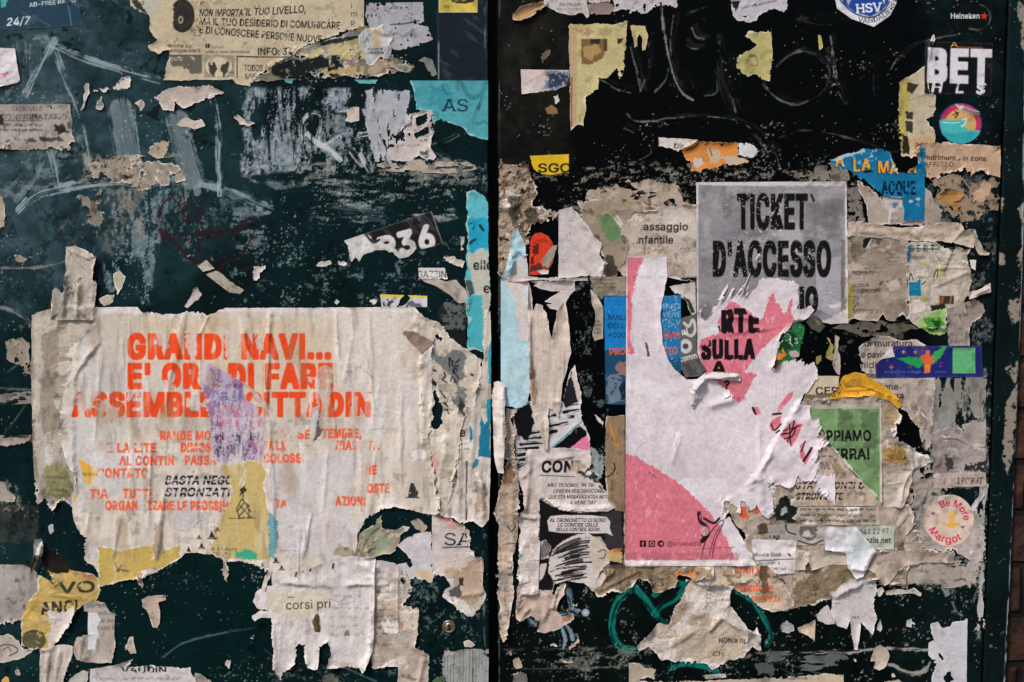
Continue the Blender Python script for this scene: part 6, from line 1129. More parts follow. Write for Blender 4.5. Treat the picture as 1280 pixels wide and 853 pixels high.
# ------------------------------------------------------------------ right leaf, middle
def p_rossa(c):
    scraps(c, [(1062, 296), (1134, 300), (1134, 395), (1062, 398)], 26, 31, (10, 34), ((160, 146, 132), (146, 130, 116), (172, 158, 144)), .2, .00025, .6)
    c.lines(1064, 338, 1100, 342, 3.6, a=.4); T = (44, 40, 38)
    c.text('DESOLATO', 1065, 343.5, 4, T, x1=1092, a=.7, wear=.25, serif=1)
    for t, y, x1 in (('ROSSA', 359, 1086), ('TO le NAVI', 366.5, 1096), ('TE', 374.5, 1074), ('LE', 382, 1074), ('MISTOSIZI', 391.5, 1097)): c.text(t, 1066, y, 4.6, T, x1=x1, serif=1, bold=.8, wear=.12)
    c.text('c.', 1082, 398, 4.2, T, bold=.5); c.stroke([(1100, 356), (1103, 352)], 2, T, .9); c.patch([(1059, 360), (1065, 356), (1067, 380), (1064, 396), (1059, 396)], (150, 130, 52), 1.5, 5, .95, an=(1, 2))
    c.stroke([(1062, 317), (1130, 316)], 1, (90, 80, 70), .6, .2); c.stroke([(1068, 331), (1128, 330)], 1, (90, 80, 70), .5, .3); c.patch([(1062, 296), (1130, 298), (1128, 316), (1062, 316)], (120, 104, 90), 5, 10, .6, worn=.25)
    c.patch([(1079, 300), (1088, 296), (1091, 298), (1083, 311), (1078, 309)], (20, 20, 18), 1, 4, .95); c.stroke([(1083, 311), (1090, 298)], 2.2, (190, 184, 176), .95)
S('brown_notice', 'brown dirty notice with faded serif type right of the grey ticket poster', 'notice', [(1058, 292, .2), (1135, 296), (1137, 316), (1134, 350), (1136, 380), (1138, 390), (1134, 398), (1128, 392), (1118, 402), (1108, 400), (1104, 392), (1098, 402), (1078, 402), (1068, 398), (1058, 400)], (158, 144, 130), rag=2.2, cell=.7, dirt=.85, stain=(110, 94, 78), edge=1.4, grp=GN, paint=p_rossa)
def p_bert(c):
    scraps(c, [(1136, 306), (1210, 312), (1205, 390), (1140, 405)], 28, 32, (8, 26), ((182, 170, 156), (170, 156, 142), (192, 182, 170), (160, 150, 130)), .1)
    c.patch([(1132, 306), (1138, 308), (1137, 326), (1133, 330)], (34, 104, 132), .8, 4, .9); c.text('BERT', 1137, 314.5, 8, (40, 72, 74), x1=1170, bold=1, track=.25); c.stroke([(1132, 311), (1174, 311.6)], 1.4, (44, 84, 88), .95, sp=False); c.text('culturale', 1135, 324, 5, (60, 64, 62), x1=1156, bold=.5)
    c.patch([(1136, 353, 0), (1145, 353), (1150, 346), (1151, 370, 0), (1136, 370, 0)], (24, 112, 146), .8, 4, 1); c.patch([(1148, 328), (1158, 327), (1158, 331), (1150, 332)], (160, 156, 96), .8, 4, .8); c.patch([(1173, 336), (1181, 334), (1180, 342), (1174, 343)], (164, 166, 84), 1, 4, .9); c.patch([(1150, 372), (1158, 370), (1160, 377), (1152, 378)], (150, 148, 80), 1, 4, .8); c.patch([(1164, 350), (1172, 346), (1168, 358)], (170, 166, 96), 1, 4, .7)
    for P in ([(1136, 350), (1138, 342), (1141, 350)], [(1166, 352), (1168, 342), (1172, 338), (1171, 348)], [(1152, 356), (1156, 352)]): c.stroke(P, 1.2, (30, 30, 28), .9)
    c.stroke([(1165, 314), (1176, 330), (1172, 360)], 1.4, (110, 92, 76), .7, .2); c.patch([(1160, 350), (1212, 336), (1214, 360), (1170, 360)], (176, 162, 148), 2, 7, .7)
    c.patch([(1163, 356, 0), (1200, 358, 0), (1204, 378), (1194, 380), (1192, 370, 0), (1173, 370, 0), (1172, 378), (1163, 380)], (188, 174, 162), .6, 4, 1); c.patch(box(1174, 370, 1192, 380), (60, 36, 26), .6, 3, .95); c.patch([(1175, 371), (1180, 371), (1178, 380), (1174, 379)], (150, 90, 56), .6, 3, .8); c.stroke([(1189, 371), (1187, 379)], 1.4, (160, 140, 124), .9)
    c.patch([(1163, 382), (1180, 380), (1182, 386), (1164, 392)], (34, 30, 24), 1, 4, .95); c.stroke([(1170, 335), (1212, 335)], 1, (120, 106, 92), .6, .1)
S('cultural_notice', 'crumpled pale notice with a struck-through line and a blue block', 'notice', [(1131, 302), (1150, 302), (1168, 304), (1180, 310), (1190, 314), (1196, 308), (1213, 310), (1210, 320), (1212, 336, .3), (1214, 350), (1210, 366), (1204, 376), (1206, 392), (1182, 394), (1180, 410), (1148, 410), (1134, 398), (1136, 386), (1133, 350)], (178, 166, 152), rag=1.8, cell=.65, dirt=.5, edge=1.4, wr=.0007, wrs=14, lift=.002, grp=GN, paint=p_bert, folds=((1164, 360, 1214, 338, .0012, 3), (1190, 312, 1176, 340, .0014, 3), (1168, 335, 1214, 335, .0008, 2)))
S('furry_scrap', 'grey fuzzy torn scrap below the cultural notice', 'paper scrap', [(1180, 385), (1196, 380), (1214, 374), (1228, 380), (1231, 390), (1224, 398), (1213, 402), (1212, 436, .3), (1186, 436, .3), (1184, 408)], (150, 138, 130), rag=2.8, cell=.7, dirt=.6, edge=1, lift=.0012, grp=GU)
S('green_scrap', 'bright green leafy printed scrap above the blue festival banner', 'paper scrap', [(1150, 396), (1164, 390), (1182, 386), (1184, 404), (1184, 415), (1176, 420), (1162, 418), (1150, 410), (1148, 402)], (140, 170, 96), rag=1.6, cell=.6, dirt=.2, edge=1.6, grp=GR, paint=lambda c: [c.patch([(1156, 398), (1176, 396), (1180, 410), (1164, 416), (1156, 410)], (46, 110, 38), 3, 5, .85, worn=.16, ws=5), c.patch([(1162, 400), (1174, 402), (1170, 412)], (14, 40, 16), 2, 4, .8, worn=.2), c.patch([(1168, 406), (1182, 404), (1182, 416), (1172, 418)], (206, 206, 196), 2, 4, .6, worn=.4)])
S('curled_tab', 'pale tab curling outwards right of the cultural notice', 'paper flap', [(1207, 366), (1220, 362), (1236, 354), (1238, 366), (1228, 368), (1216, 372), (1208, 374)], (182, 170, 158), rag=.8, cell=.55, dirt=.3, lift=.003, zoff=.0012, grp=GR, folds=((1212, 370, 1236, 360, .0024, 3),))
S('torn_scrap', 'small white square chip at the right rim of the cultural notice', 'paper scrap', [(1212, 325, .2), (1220, 325, .2), (1219, 338), (1213, 336)], (200, 190, 182), rag=.7, cell=.5, dirt=.1, lift=.0016, grp=GR)
S('paper_band', 'long wrinkled beige band across the right door below the blue torn poster', 'paper strip', [(1060, 278), (1076, 278), (1100, 282), (1130, 285), (1160, 282), (1184, 276), (1200, 280), (1204, 288), (1218, 286), (1221, 296), (1216, 310), (1206, 308), (1190, 304), (1140, 301), (1100, 297), (1058, 296, .3)], (182, 164, 148), rag=1.4, cell=.65, dirt=.45, edge=1.2, wr=.0009, wrs=12, lift=.0022, grp=GU, folds=((1062, 288, 1110, 292, .0012, 3), (1130, 284, 1150, 300, .0014, 3), (1192, 300, 1206, 282, .0018, 3), (1100, 290, 1190, 292, .001, 4)), paint=lambda c: c.patch([(1196, 290), (1218, 286), (1218, 304), (1200, 304)], (176, 168, 148), 2, 5, .7))
S('curled_tab', 'thin hooked paper sliver hanging from the beige band', 'paper flap', [(1217, 294), (1222, 300), (1228, 312), (1237, 316), (1234, 320), (1224, 319), (1218, 308)], (164, 154, 136), rag=.8, cell=.5, dirt=.3, lift=.002, grp=GR)
# ---- notices around the ticket poster
def p_pass(c):
    scraps(c, [(760, 264), (868, 262), (868, 342), (770, 342)], 22, 33, (8, 30), ((190, 176, 164), (176, 160, 146), (196, 186, 176)), .1, .0002, .6)
    T = (36, 34, 34)
    c.patch([(770, 262), (866, 262), (868, 284), (790, 284)], (196, 186, 176), 4, 10, .6, worn=.2); c.text('passaggio', 796, 288, 9.2, T, x1=859, bold=1.6, clip=[(805, 272), (862, 272), (862, 294), (800, 294)]); c.text('infantile', 795, 304.5, 9.2, T, x1=841, bold=1.6, clip=[(798, 290), (845, 290), (845, 308), (796, 308)]); c.text('12 mesi', 803, 317, 7.2, (80, 76, 74), x1=834, bold=.4, wear=.1); c.text('28', 832, 332, 4.6, (100, 96, 92), x1=839, a=.8)
    for (x, y) in ((856, 290), (860, 300), (854, 312)): c.text('aa', x, y, 5, (150, 130, 112), a=.7, wear=.3)
    c.speck((150, 124, 98), .25, 6, .6)
S('childcare_notice', 'pale stained notice with bold words infantile and 12 mesi', 'notice', [(752, 270), (766, 262), (800, 260), (838, 258), (872, 256, .2), (872, 346, .2), (834, 345, .2), (780, 346), (764, 330)], (186, 172, 160), rag=2, cell=.65, dirt=.6, stain=(150, 124, 98), edge=1.5, grp=GN, paint=p_pass)
S('brown_remains', 'dirty brown layers with a green patch between the white square note and the childcare notice', 'paper remains', [(722, 252), (736, 248), (760, 250), (800, 252), (820, 262), (790, 266), (776, 290), (786, 302), (782, 320), (770, 346), (752, 346), (756, 326), (742, 304), (728, 280)], (150, 134, 116), rag=2.4, cell=.65, dirt=.85, edge=1.2, grp=GU, paint=lambda c: [c.patch([(748, 268), (760, 269), (774, 286), (779, 298), (762, 302), (754, 290)], (92, 124, 80), 2, 5, .95), c.stroke([(770, 272), (784, 292), (790, 304)], 6, (196, 190, 182), .9, .1), c.patch([(756, 322), (766, 320), (772, 340), (766, 356), (756, 346)], (60, 54, 46), 2.5, 5, .9, worn=.08), c.patch([(738, 316), (752, 312), (756, 330), (750, 346), (740, 346)], (196, 184, 172), 2, 6, .9)])
S('white_square_note', 'whitish square note with dotted left edge beside the red round sticker', 'note', [(698, 263, .2), (714, 259), (722, 266), (734, 282), (744, 298), (752, 306), (750, 318), (756, 328), (752, 346), (698, 347, .2)], (198, 188, 184), rag=1.4, cell=.6, dirt=.2, edge=1.2, lift=.0012, grp=GN, paint=lambda c: [c.speck((60, 56, 60), .16, 1.8, .8), c.patch([(744, 300), (766, 306), (770, 320), (752, 322)], (184, 168, 152), 3, 7, .6)])
def p_red(c):
    c.text('CLACSON ULTRA', 666, 305, 4.2, (40, 20, 16), arc=(678, 318, 15, 200, 1), bold=.9); c.patch([(667, 308), (673, 304), (674, 316), (668, 322), (667, 330), (663, 330)], (60, 20, 16), 1.2, 4, .8, worn=.1); c.patch([(664, 332), (676, 329), (680, 338), (662, 340)], (60, 40, 36), 1.2, 4, .85, worn=.16); c.stroke([(661, 343), (690, 344)], 2.2, (40, 20, 16), .8, .2)
S('round_red_sticker', 'round red orange sticker scuffed by grey shreds on the black paint', 'sticker', [(661, 344, .3), (663, 300), (668, 292, .2), (676, 291, 0), (685, 295, 0), (691, 304, 0), (694, 316, 0), (691, 328, 0), (686, 338, 0), (681, 344, 0)], (206, 60, 34), rag=1, cell=.5, mat=M_GLOSS, dirt=.1, stain=(120, 30, 24), wr=.0001, lift=.0003, grp=GS, paint=p_red)
S('torn_scrap', 'grey shred lying across the round red sticker', 'paper scrap', [(697, 306), (694, 316), (690, 326), (685, 336), (678, 332), (677, 325), (683, 316), (690, 308)], (152, 138, 126), rag=1.2, cell=.5, dirt=.4, lift=.0016, grp=GR)
S('torn_scrap', 'tiny white fold at the foot of the round red sticker', 'paper scrap', [(670, 338), (678, 337), (686, 338), (685, 343), (676, 343)], (202, 194, 184), rag=1, cell=.5, dirt=.2, lift=.002, grp=GR)
# ---- left edge of the right leaf
def p_bark(c):
    scraps(c, [(626, 200), (664, 210), (690, 268), (658, 300), (626, 340)], 40, 34, (5, 18), ((166, 148, 130), (150, 128, 106), (186, 172, 158), (120, 98, 76)), 0, .0005)
    c.speck((96, 74, 54), .3, 5, .8); c.speck((40, 34, 28), .2, 6, .9); c.patch([(636, 248), (650, 246), (652, 272), (642, 284), (636, 270)], (70, 66, 56), 3, 6, .8, worn=.15); c.patch([(652, 262), (670, 262), (676, 280), (660, 286)], (60, 56, 48), 3, 6, .8, worn=.2)
S('crusted_remains', 'thick brown crusted paper along the left edge of the right door', 'paper remains', [(624, 196), (634, 204), (648, 206), (660, 202), (664, 222), (672, 240), (668, 256), (684, 262), (700, 266), (694, 274), (672, 278), (662, 294), (660, 320), (646, 316), (640, 345), (632, 352), (623, 340, .3)], (162, 144, 126), rag=3, rs=7, cell=.65, worn=.08, dirt=.9, stain=(120, 94, 70), edge=1.6, wr=.0014, wrs=9, lift=.003, grp=GU, paint=p_bark)
S('pale_blue_strip', 'long pale blue sheet down the left edge of the right door', 'paper strip', [(641, 287), (648, 284), (656, 310), (660, 345), (661, 420), (663, 480), (660, 505), (652, 514), (640, 508), (626, 508, .2), (626, 350, .2), (634, 330)], (166, 196, 202), rag=1.2, cell=.7, dirt=.2, stain=(140, 150, 150), edge=1.4, lift=.001, grp=GU, paint=lambda c: [c.patch([(648, 330), (658, 318), (660, 345), (660, 430), (650, 420), (642, 380), (634, 352), (644, 346)], (204, 188, 182), 4, 10, .9), c.patch([(640, 345), (652, 346), (650, 360), (636, 356)], (208, 196, 190), 2, 6, .8)])
S('white_band', 'narrow white band across the tops of the hanging paper strands', 'paper strip', [(628, 345), (640, 342), (662, 346), (700, 347), (734, 347), (735, 351), (700, 352), (664, 351), (636, 352)], (198, 184, 178), rag=1.2, cell=.6, dirt=.3, lift=.0016, grp=GR)
def p_ink(c):
    c.patch([(652, 506), (662, 500), (668, 530), (660, 552), (648, 545), (640, 520)], (18, 18, 22), 1.5, 5, 1); c.patch([(702, 496), (714, 466), (720, 484), (724, 500), (706, 512)], (24, 24, 30), 1.5, 5, .95)
    c.patch([(718, 462), (722, 480), (727, 498), (722, 500), (714, 470)], (190, 176, 164), 1, 4, 1)
    for (x, y, L) in ((672, 540, 20), (668, 547, 24), (664, 554, 26), (660, 561, 24), (656, 568, 20), (652, 575, 12), (650, 582, 6), (715, 505, 14), (714, 514, 18), (708, 522, 16), (704, 530, 10), (690, 520, 8), (692, 531, 12), (690, 540, 10)): c.stroke([(x - L * .5, y + 1.5), (x, y), (x + L * .5, y - 1)], 4.2, (16, 16, 20), .97, .08)
    c.patch([(684, 560), (720, 532), (728, 524), (731, 530), (704, 560)], (176, 190, 200), 1.5, 6, .8); c.stroke([(690, 560), (728, 526)], 1.6, (60, 120, 140), .8, .1)
    c.patch([(692, 560), (724, 532), (734, 540), (730, 552), (720, 560)], (12, 14, 16), 1.2, 5, 1); c.patch([(714, 559), (733, 544), (737, 551), (736, 564), (716, 560)], (212, 120, 150), 1.2, 4, 1); c.stroke([(720, 533), (720, 541)], 1.2, (120, 120, 120), .7)
S('brushstroke_print', 'torn white print with black ink brush strokes behind the hanging strands', 'poster', [(640, 512), (652, 508), (664, 500), (680, 500), (702, 500), (712, 466), (719, 454), (722, 474), (727, 494), (726, 512), (727, 522), (734, 540), (738, 552), (738, 566), (712, 572), (680, 575), (660, 590), (648, 600), (645, 560)], (196, 190, 188), rag=1.2, cell=.55, dirt=.15, edge=1, lift=.001, grp=GP, paint=p_ink)
S('white_flap', 'jagged white tongue torn over the black paint above the hanging strands', 'paper scrap', [(662, 352), (700, 351), (719, 351), (719, 362), (712, 370), (708, 376), (705, 386), (698, 388), (688, 386), (684, 381), (690, 380), (682, 377), (692, 370), (702, 364), (690, 364), (676, 361), (668, 357), (676, 355)], (192, 182, 178), rag=1, cell=.55, dirt=.15, edge=.8, lift=.0018, grp=GR)
S('hanging_strand', 'broad pale paper strand forked at the top beside the pale blue sheet', 'paper strip', [(660, 352), (664, 360), (666, 388), (670, 380), (678, 382), (684, 394), (687, 415), (689, 420), (694, 400), (697, 386), (706, 376), (709, 392), (712, 420), (713, 440), (707, 468), (703, 480), (701, 506), (698, 522), (694, 516), (686, 510), (686, 540), (684, 562), (678, 552), (672, 530), (664, 506), (662, 480), (660, 430)], (194, 178, 166), rag=.9, cell=.65, dirt=.28, edge=1, wr=.0008, wan=(1, 8), wrs=9, lift=.0026, zoff=.001, grp=GU, folds=((662, 390, 664, 500, .0024, 3), (709, 390, 712, 445, .002, 3), (668, 470, 668, 506, .002, 3)), paint=lambda c: [c.patch([(661, 440), (667, 450), (671, 490), (668, 506), (664, 504)], (150, 120, 98), 2, 6, .8, an=(1, 2)), c.patch([(690, 390), (704, 380), (708, 400), (694, 420)], (172, 150, 134), 3, 8, .5, an=(1, 3))])
S('rolled_strand', 'rolled white paper edge hanging beside the gap over the pale blue sheet', 'paper strip', [(618, 478), (624, 476), (632, 480), (632, 512), (632, 530), (634, 540), (631, 548), (630, 575), (629, 590), (622, 590), (618, 570), (617, 545), (615, 515), (614, 500)], (206, 196, 188), rag=1, cell=.55, dirt=.2, edge=.8, wr=.0006, lift=.002, zoff=.002, grp=GU, folds=((628, 482, 628, 585, .005, 5),))
S('brown_strand', 'tan paper strand with dark stain hanging behind the rolled white edge', 'paper strip', [(632, 508), (640, 512), (643, 540), (645, 560), (648, 600), (647, 640), (646, 680), (640, 700), (642, 740), (640, 760), (634, 790), (628, 802), (624, 790), (625, 760), (622, 740), (623, 700), (624, 660), (618, 640), (622, 622), (626, 600), (631, 585), (632, 560)], (178, 158, 142), rag=2, cell=.65, dirt=.55, edge=1.4, wr=.0011, wrs=10, lift=.003, grp=GU, folds=((630, 690, 636, 720, .002, 3), (628, 740, 634, 780, .0024, 4), (640, 600, 641, 690, .0016, 3)), paint=lambda c: [c.patch([(624, 590), (636, 580), (644, 588), (642, 604), (630, 606)], (110, 78, 54), 3, 6, .75), c.patch([(630, 560), (640, 556), (640, 580), (630, 580)], (120, 124, 118), 2, 6, .6), c.stroke([(625, 601), (629, 592)], 1.8, (206, 196, 182), .9), c.text('V', 633, 664, 7, (60, 60, 58), x1=644, serif=1, bold=1), c.stroke([(634, 679), (648, 679)], 1.4, (80, 78, 76), .8), c.patch([(622, 718), (630, 712), (636, 730), (626, 734)], (140, 134, 128), 2, 5, .7)])
# ---- comic page
def p_comic(c):
    B = (22, 20, 22)
    c.patch([(674, 622), (684, 630), (702, 638), (722, 641), (742, 640), (780, 634), (780, 710), (752, 716), (740, 735), (674, 738)], B, 1, 5, 1)
    c.speck((120, 114, 112), .2, 1.8, .5, within=(676, 655, 780, 735)); c.patch([(752, 640), (776, 632), (780, 690), (758, 684)], (52, 50, 52), 2, 5, .9)
    c.patch([(684, 651, 0), (688, 645, 0), (704, 643.5, 0), (740, 644, 0), (758, 646, 0), (763, 652, 0), (762, 660, 0), (766, 670, 0), (758, 666.5, 0), (745, 667, 0), (700, 666, 0), (686, 664, 0)], (200, 190, 186), .3, 3, 1)
    k = dict(bold=1.1, shear=.18)
    c.text('AL TRONCHETTO CI SONO', 687, 652.4, 4.5, B, x1=757, **k); c.text('LE COMODE CELLE', 697, 658.2, 4.5, B, x1=747, **k); c.text('DELLA CONTROL ROOM.', 695, 664, 4.4, B, x1=750, **k)
    c.patch([(686, 700), (690, 688), (704, 676), (720, 668), (736, 667), (748, 674), (756, 684), (764, 690), (762, 704), (750, 716), (742, 736), (730, 732), (712, 726), (692, 728), (686, 715)], (196, 186, 180), 1, 5, 1)
    c.patch([(674, 678), (682, 674), (688, 682), (686, 698), (674, 700)], (188, 178, 174), 1, 4, 1); c.patch([(674, 706), (684, 704), (680, 722), (674, 726)], (188, 178, 174), 1, 4, 1)
    rng = random.Random(3)
    for i in range(46):
        t = i / 45; y0 = 689 + t * 38; x0 = 687 + abs(t - .5) * 4
        u0 = rng.uniform(0, .5); u1 = u0 + rng.uniform(.25, .7)
        P = [(x0 + (58 - 6 * t) * u, y0 - (18 * (1 - t)) * math.sin(u * 1.9) + (6 * t) * u * -1 + 2 * t) for u in (u0, (u0 + u1) / 2, min(u1, 1))]
        c.stroke(P, rng.uniform(.9, 2.1), B, .93, .1)
    for i in range(6): c.stroke([(676 + i * 1.8, 699 - i), (677 + i * 1.9, 686), (681 + i * 1.2, 676 + i)], 1, B, .9)
    c.patch([(738, 668), (750, 672), (764, 690), (756, 706), (742, 716), (737, 690)], (188, 172, 156), 2, 6, .9); c.stroke([(748, 690), (754, 687), (757, 690), (755, 697), (750, 698)], 1.3, (60, 54, 52), .9)
    c.patch([(757, 690), (768, 686), (778, 690), (778, 704), (760, 700)], (190, 158, 108), 1.5, 5, .95); c.patch([(765, 686), (778, 685), (777, 690), (767, 691)], (190, 100, 56), 1, 4, .8)
S('comic_page', 'black and white comic page of combed hair and a speech bubble with capitals', 'comic page', [(660, 640), (674, 622, .2), (700, 632), (740, 636), (781, 628, .2), (781, 708), (770, 712), (756, 722), (750, 736), (740, 738), (730, 730), (712, 726), (694, 730), (690, 744), (688, 756), (676, 790), (672, 772), (664, 756), (650, 776), (644, 770), (648, 700)], (188, 172, 160), rag=1.6, cell=.5, dirt=.3, edge=1.4, wr=.0005, lift=.0016, grp=GP, paint=p_comic)
S('torn_scrap', 'pinkish torn tail with a lifted rim below the comic page', 'paper scrap', [(650, 740), (672, 736), (690, 742), (696, 734), (706, 730), (704, 742), (698, 752), (696, 764), (702, 772), (716, 766), (718, 774), (706, 780), (694, 788), (680, 792), (672, 790), (674, 776), (664, 768), (652, 776), (646, 772)], (186, 164, 150), rag=1.6, cell=.6, dirt=.3, edge=1.4, lift=.003, grp=GR, folds=((690, 762, 696, 738, .003, 3),), paint=lambda c: c.patch([(700, 768), (714, 766), (716, 774), (704, 778)], (150, 110, 84), 2, 4, .8, worn=.15))
def p_con(c):
    scraps(c, [(650, 600), (672, 600), (672, 740), (650, 740)], 14, 35, (8, 24), ((200, 188, 180), (190, 174, 164), (206, 198, 192)), .05, .0003, .7)
    B = (28, 26, 26)
    c.text('CONT', 676.5, 590, 13.6, B, x1=728, bold=3.2, shear=.08, rot=-.5, clip=[(670, 570), (712, 570), (726, 577), (718, 580), (711, 592), (670, 594)]); c.stroke([(675, 594), (718, 596)], 1.1, (70, 66, 64), .9)
    k = dict(bold=.9, shear=.2)
    c.text('MIO TESORO,  IN TRE', 684, 608.6, 4.6, B, x1=745, clip=[(680, 600), (722, 600), (724, 604), (742, 602), (744, 611), (680, 612)], **k); c.text('CAMERA PER TRASCORRERE', 691, 616, 4.6, B, x1=762, **k); c.text('QUESTA MERAVIGLIOSA NOTTE', 685, 623.4, 4.6, B, x1=766, clip=[(680, 615), (760, 615), (760, 627), (680, 627)], **k); c.text('A VENEZIA?', 712, 630.4, 4.6, B, x1=744, **k)
    c.patch([(714, 578), (726, 576), (732, 584), (724, 592), (712, 588)], (166, 144, 126), 3, 6, .85, worn=.1); c.patch([(724, 590), (742, 586), (750, 600), (756, 612), (746, 606), (736, 598)], (40, 38, 40), 3, 5, .85, worn=.22); c.patch([(654, 605), (668, 606), (672, 636), (660, 645), (652, 635)], (176, 158, 146), 3, 8, .6)
S('speech_page', 'white torn comic page headed with the cut-off word CON', 'comic page', [(660, 562), (680, 560), (700, 560), (718, 561), (736, 565), (740, 576), (738, 586), (748, 598), (756, 612), (764, 620), (768, 634), (760, 640), (740, 640), (720, 640), (700, 636), (684, 628), (674, 622), (674, 700, .2), (673, 740), (650, 742), (648, 700), (650, 660), (646, 646), (656, 636), (652, 610), (648, 600), (654, 580)], (200, 188, 182), rag=1.2, cell=.55, dirt=.25, edge=1.2, wr=.0007, wan=(1, 3), wrs=12, lift=.002, grp=GP, paint=p_con, folds=((660, 605, 656, 640, .003, 4), (650, 645, 672, 648, .0026, 3), (663, 570, 660, 610, .0012, 3), (648, 700, 648, 740, .0014, 2)))
S('torn_scrap', 'tiny white folded tab on the pale strip left of the comic page', 'paper scrap', [(648, 718, .3), (660, 718), (661, 726), (650, 729)], (214, 206, 198), rag=.7, cell=.5, dirt=.1, lift=.003, grp=GR)
for lab, P, cc in (
    ('beige pointed flake below the pale blue brush marks', [(709, 810), (714, 804), (720, 800), (722, 792), (724, 800), (718, 808), (712, 812)], (176, 152, 134)),
    ('pale tan scrap near the bottom left of the right door', [(640, 824), (648, 820), (652, 826), (654, 834), (646, 837), (641, 832)], (176, 160, 130)),
    ('small triangular beige scrap left of the pointed flake', [(687, 806), (692, 802), (697, 808), (688, 808)], (172, 152, 134)),
    ('cream splinter at the bottom below the pale blue brush marks', [(700, 824), (710, 827), (716, 825), (717, 830), (706, 829)], (176, 154, 126)),
    ('grey rubbed patch at the bottom left corner of the right door', [(641, 842), (656, 838), (660, 850), (652, 866), (642, 866)], (112, 110, 104)),
    ('brown flake in the lower left of the right door', [(636, 814), (640, 811), (641, 818), (637, 820)], (160, 132, 110)),
    ('white chip between the comic page and the teal loop', [(715, 753), (722, 753), (721, 756), (716, 756)], (190, 184, 176)),
    ('white speckled chip under the orange lettered strip', [(973, 780), (982, 775), (992, 780), (993, 788), (984, 792), (976, 788)], (170, 170, 168)),
    ('beige folded triangle right of the speckled chip', [(996, 784), (1004, 781), (1019, 774, .2), (1018, 801), (1008, 794), (998, 790)], (186, 168, 146)),
    ('white wing-shaped flake left of the dripping white sheet', [(1020, 768), (1028, 760), (1034, 756), (1042, 768), (1043, 780), (1032, 780), (1022, 776)], (192, 182, 178)),
    ('narrow pale flake right of the dripping white sheet', [(1097, 780), (1101, 772), (1102, 784), (1100, 789), (1096, 786)], (184, 174, 164)),
    ('small white square flake on the black paint right of the dripping sheet', [(1133, 776), (1138, 773), (1142, 779), (1138, 785), (1133, 783)], (196, 190, 184)),
    ('pale bone-shaped flake under the horizontal streaks', [(1105, 738), (1120, 736), (1136, 737), (1142, 735), (1152, 742), (1152, 747), (1142, 742), (1120, 743), (1106, 744)], (180, 168, 156)),
    ('small pale flake left of the bone-shaped flake', [(1096, 736), (1102, 732), (1105, 738), (1100, 746), (1097, 746)], (182, 170, 158)),
    ('pale star-shaped scrap on the whitish streak near the bottom', [(1092, 810), (1100, 806), (1108, 810), (1112, 820), (1106, 832), (1098, 838), (1092, 834), (1094, 826), (1088, 826)], (180, 166, 152)),
    ('tiny white square under the star-shaped scrap', [(1113, 842), (1117, 840), (1120, 846), (1115, 848)], (196, 188, 180)),
    ('white speck left of the star-shaped scrap', [(1066, 823), (1070, 822), (1071, 827), (1067, 828)], (196, 190, 184)),
    ('pale scrap cut by the bottom edge under the star-shaped scrap', [(1098, 866), (1106, 852), (1118, 849), (1130, 852), (1136, 866)], (172, 162, 150))):
    S('torn_scrap', lab, 'paper scrap', P, cc, rag=1.2, rs=5, cell=.55, edge=.8, dirt=.4, lift=.0016, grp=GR)

# ------------------------------------------------------------------ blue leaflets, ticket and pink posters, the collage at the right
def p_bl(c):
    c.patch([(752, 438), (790, 440), (790, 510), (752, 510)], (24, 66, 92), 4, 8, .9); c.patch([(758, 470), (776, 466), (782, 500), (760, 505)], (120, 124, 134), 3, 5, .8, worn=.32, ws=5); c.patch([(768, 455), (784, 450), (784, 470), (772, 468)], (170, 110, 96), 2, 5, .8, worn=.15); c.patch([(774, 480), (786, 476), (786, 500), (776, 500)], (16, 30, 44), 2, 5, .9)
    for t, y in (('MALA', 400), ('DELLE', 410.5), ('ACQUE', 422)): c.text(t, 760, y, 6.5, (16, 60, 96), x1=786, bold=1, wear=.1); 
    c.text('PROGETTO', 761.5, 444, 8.4, (220, 84, 36), x1=816, bold=1.8, rot=-3); c.speck((190, 196, 200), .1, 2, .7, an=(1, 3))
S('blue_leaflet', 'narrow blue leaflet with small outlined letters left of the white torn strand', 'leaflet', [(755, 371, 0), (790, 370, .2), (790, 506, .3), (775, 506), (757, 505, .3)], (28, 112, 174), rag=.8, cell=.55, dirt=.12, stain=(20, 70, 110), grp='blue leaflets', paint=p_bl)
def p_br(c):
    for t, y in (('INC', 386), ('VENE', 396), ('SALV', 406)): c.text(t, 828, y, 6.4, (150, 176, 196), x1=850, bold=.6, wear=.16)
    c.text('OMB', 826, 423, 8, (200, 66, 50), x1=850, bold=1.8); c.text('STO', 829, 443.5, 8.4, (220, 84, 36), x1=847, bold=1.8, rot=-5); c.patch([(824, 448), (852, 446), (852, 472), (840, 472)], (26, 72, 100), 3, 6, .9); c.speck((190, 196, 200), .1, 2, .7)
S('blue_leaflet', 'blue leaflet piece with red letters right of the white torn strand', 'leaflet', [(820, 371), (851, 369, 0), (851, 470, 0), (838, 470), (824, 450)], (34, 112, 164), rag=.8, cell=.55, dirt=.12, stain=(20, 70, 110), grp='blue leaflets', paint=p_br)
S('brown_remains', 'mottled grey brown scrap with faint print above the left blue leaflet', 'paper remains', [(737, 346, .3), (782, 346), (784, 370, .3), (755, 370), (752, 376), (744, 366), (738, 360)], (146, 134, 118), rag=1.4, cell=.65, dirt=.8, grp=GU, paint=lambda c: c.lines(740, 348, 774, 362, 3, a=.35))
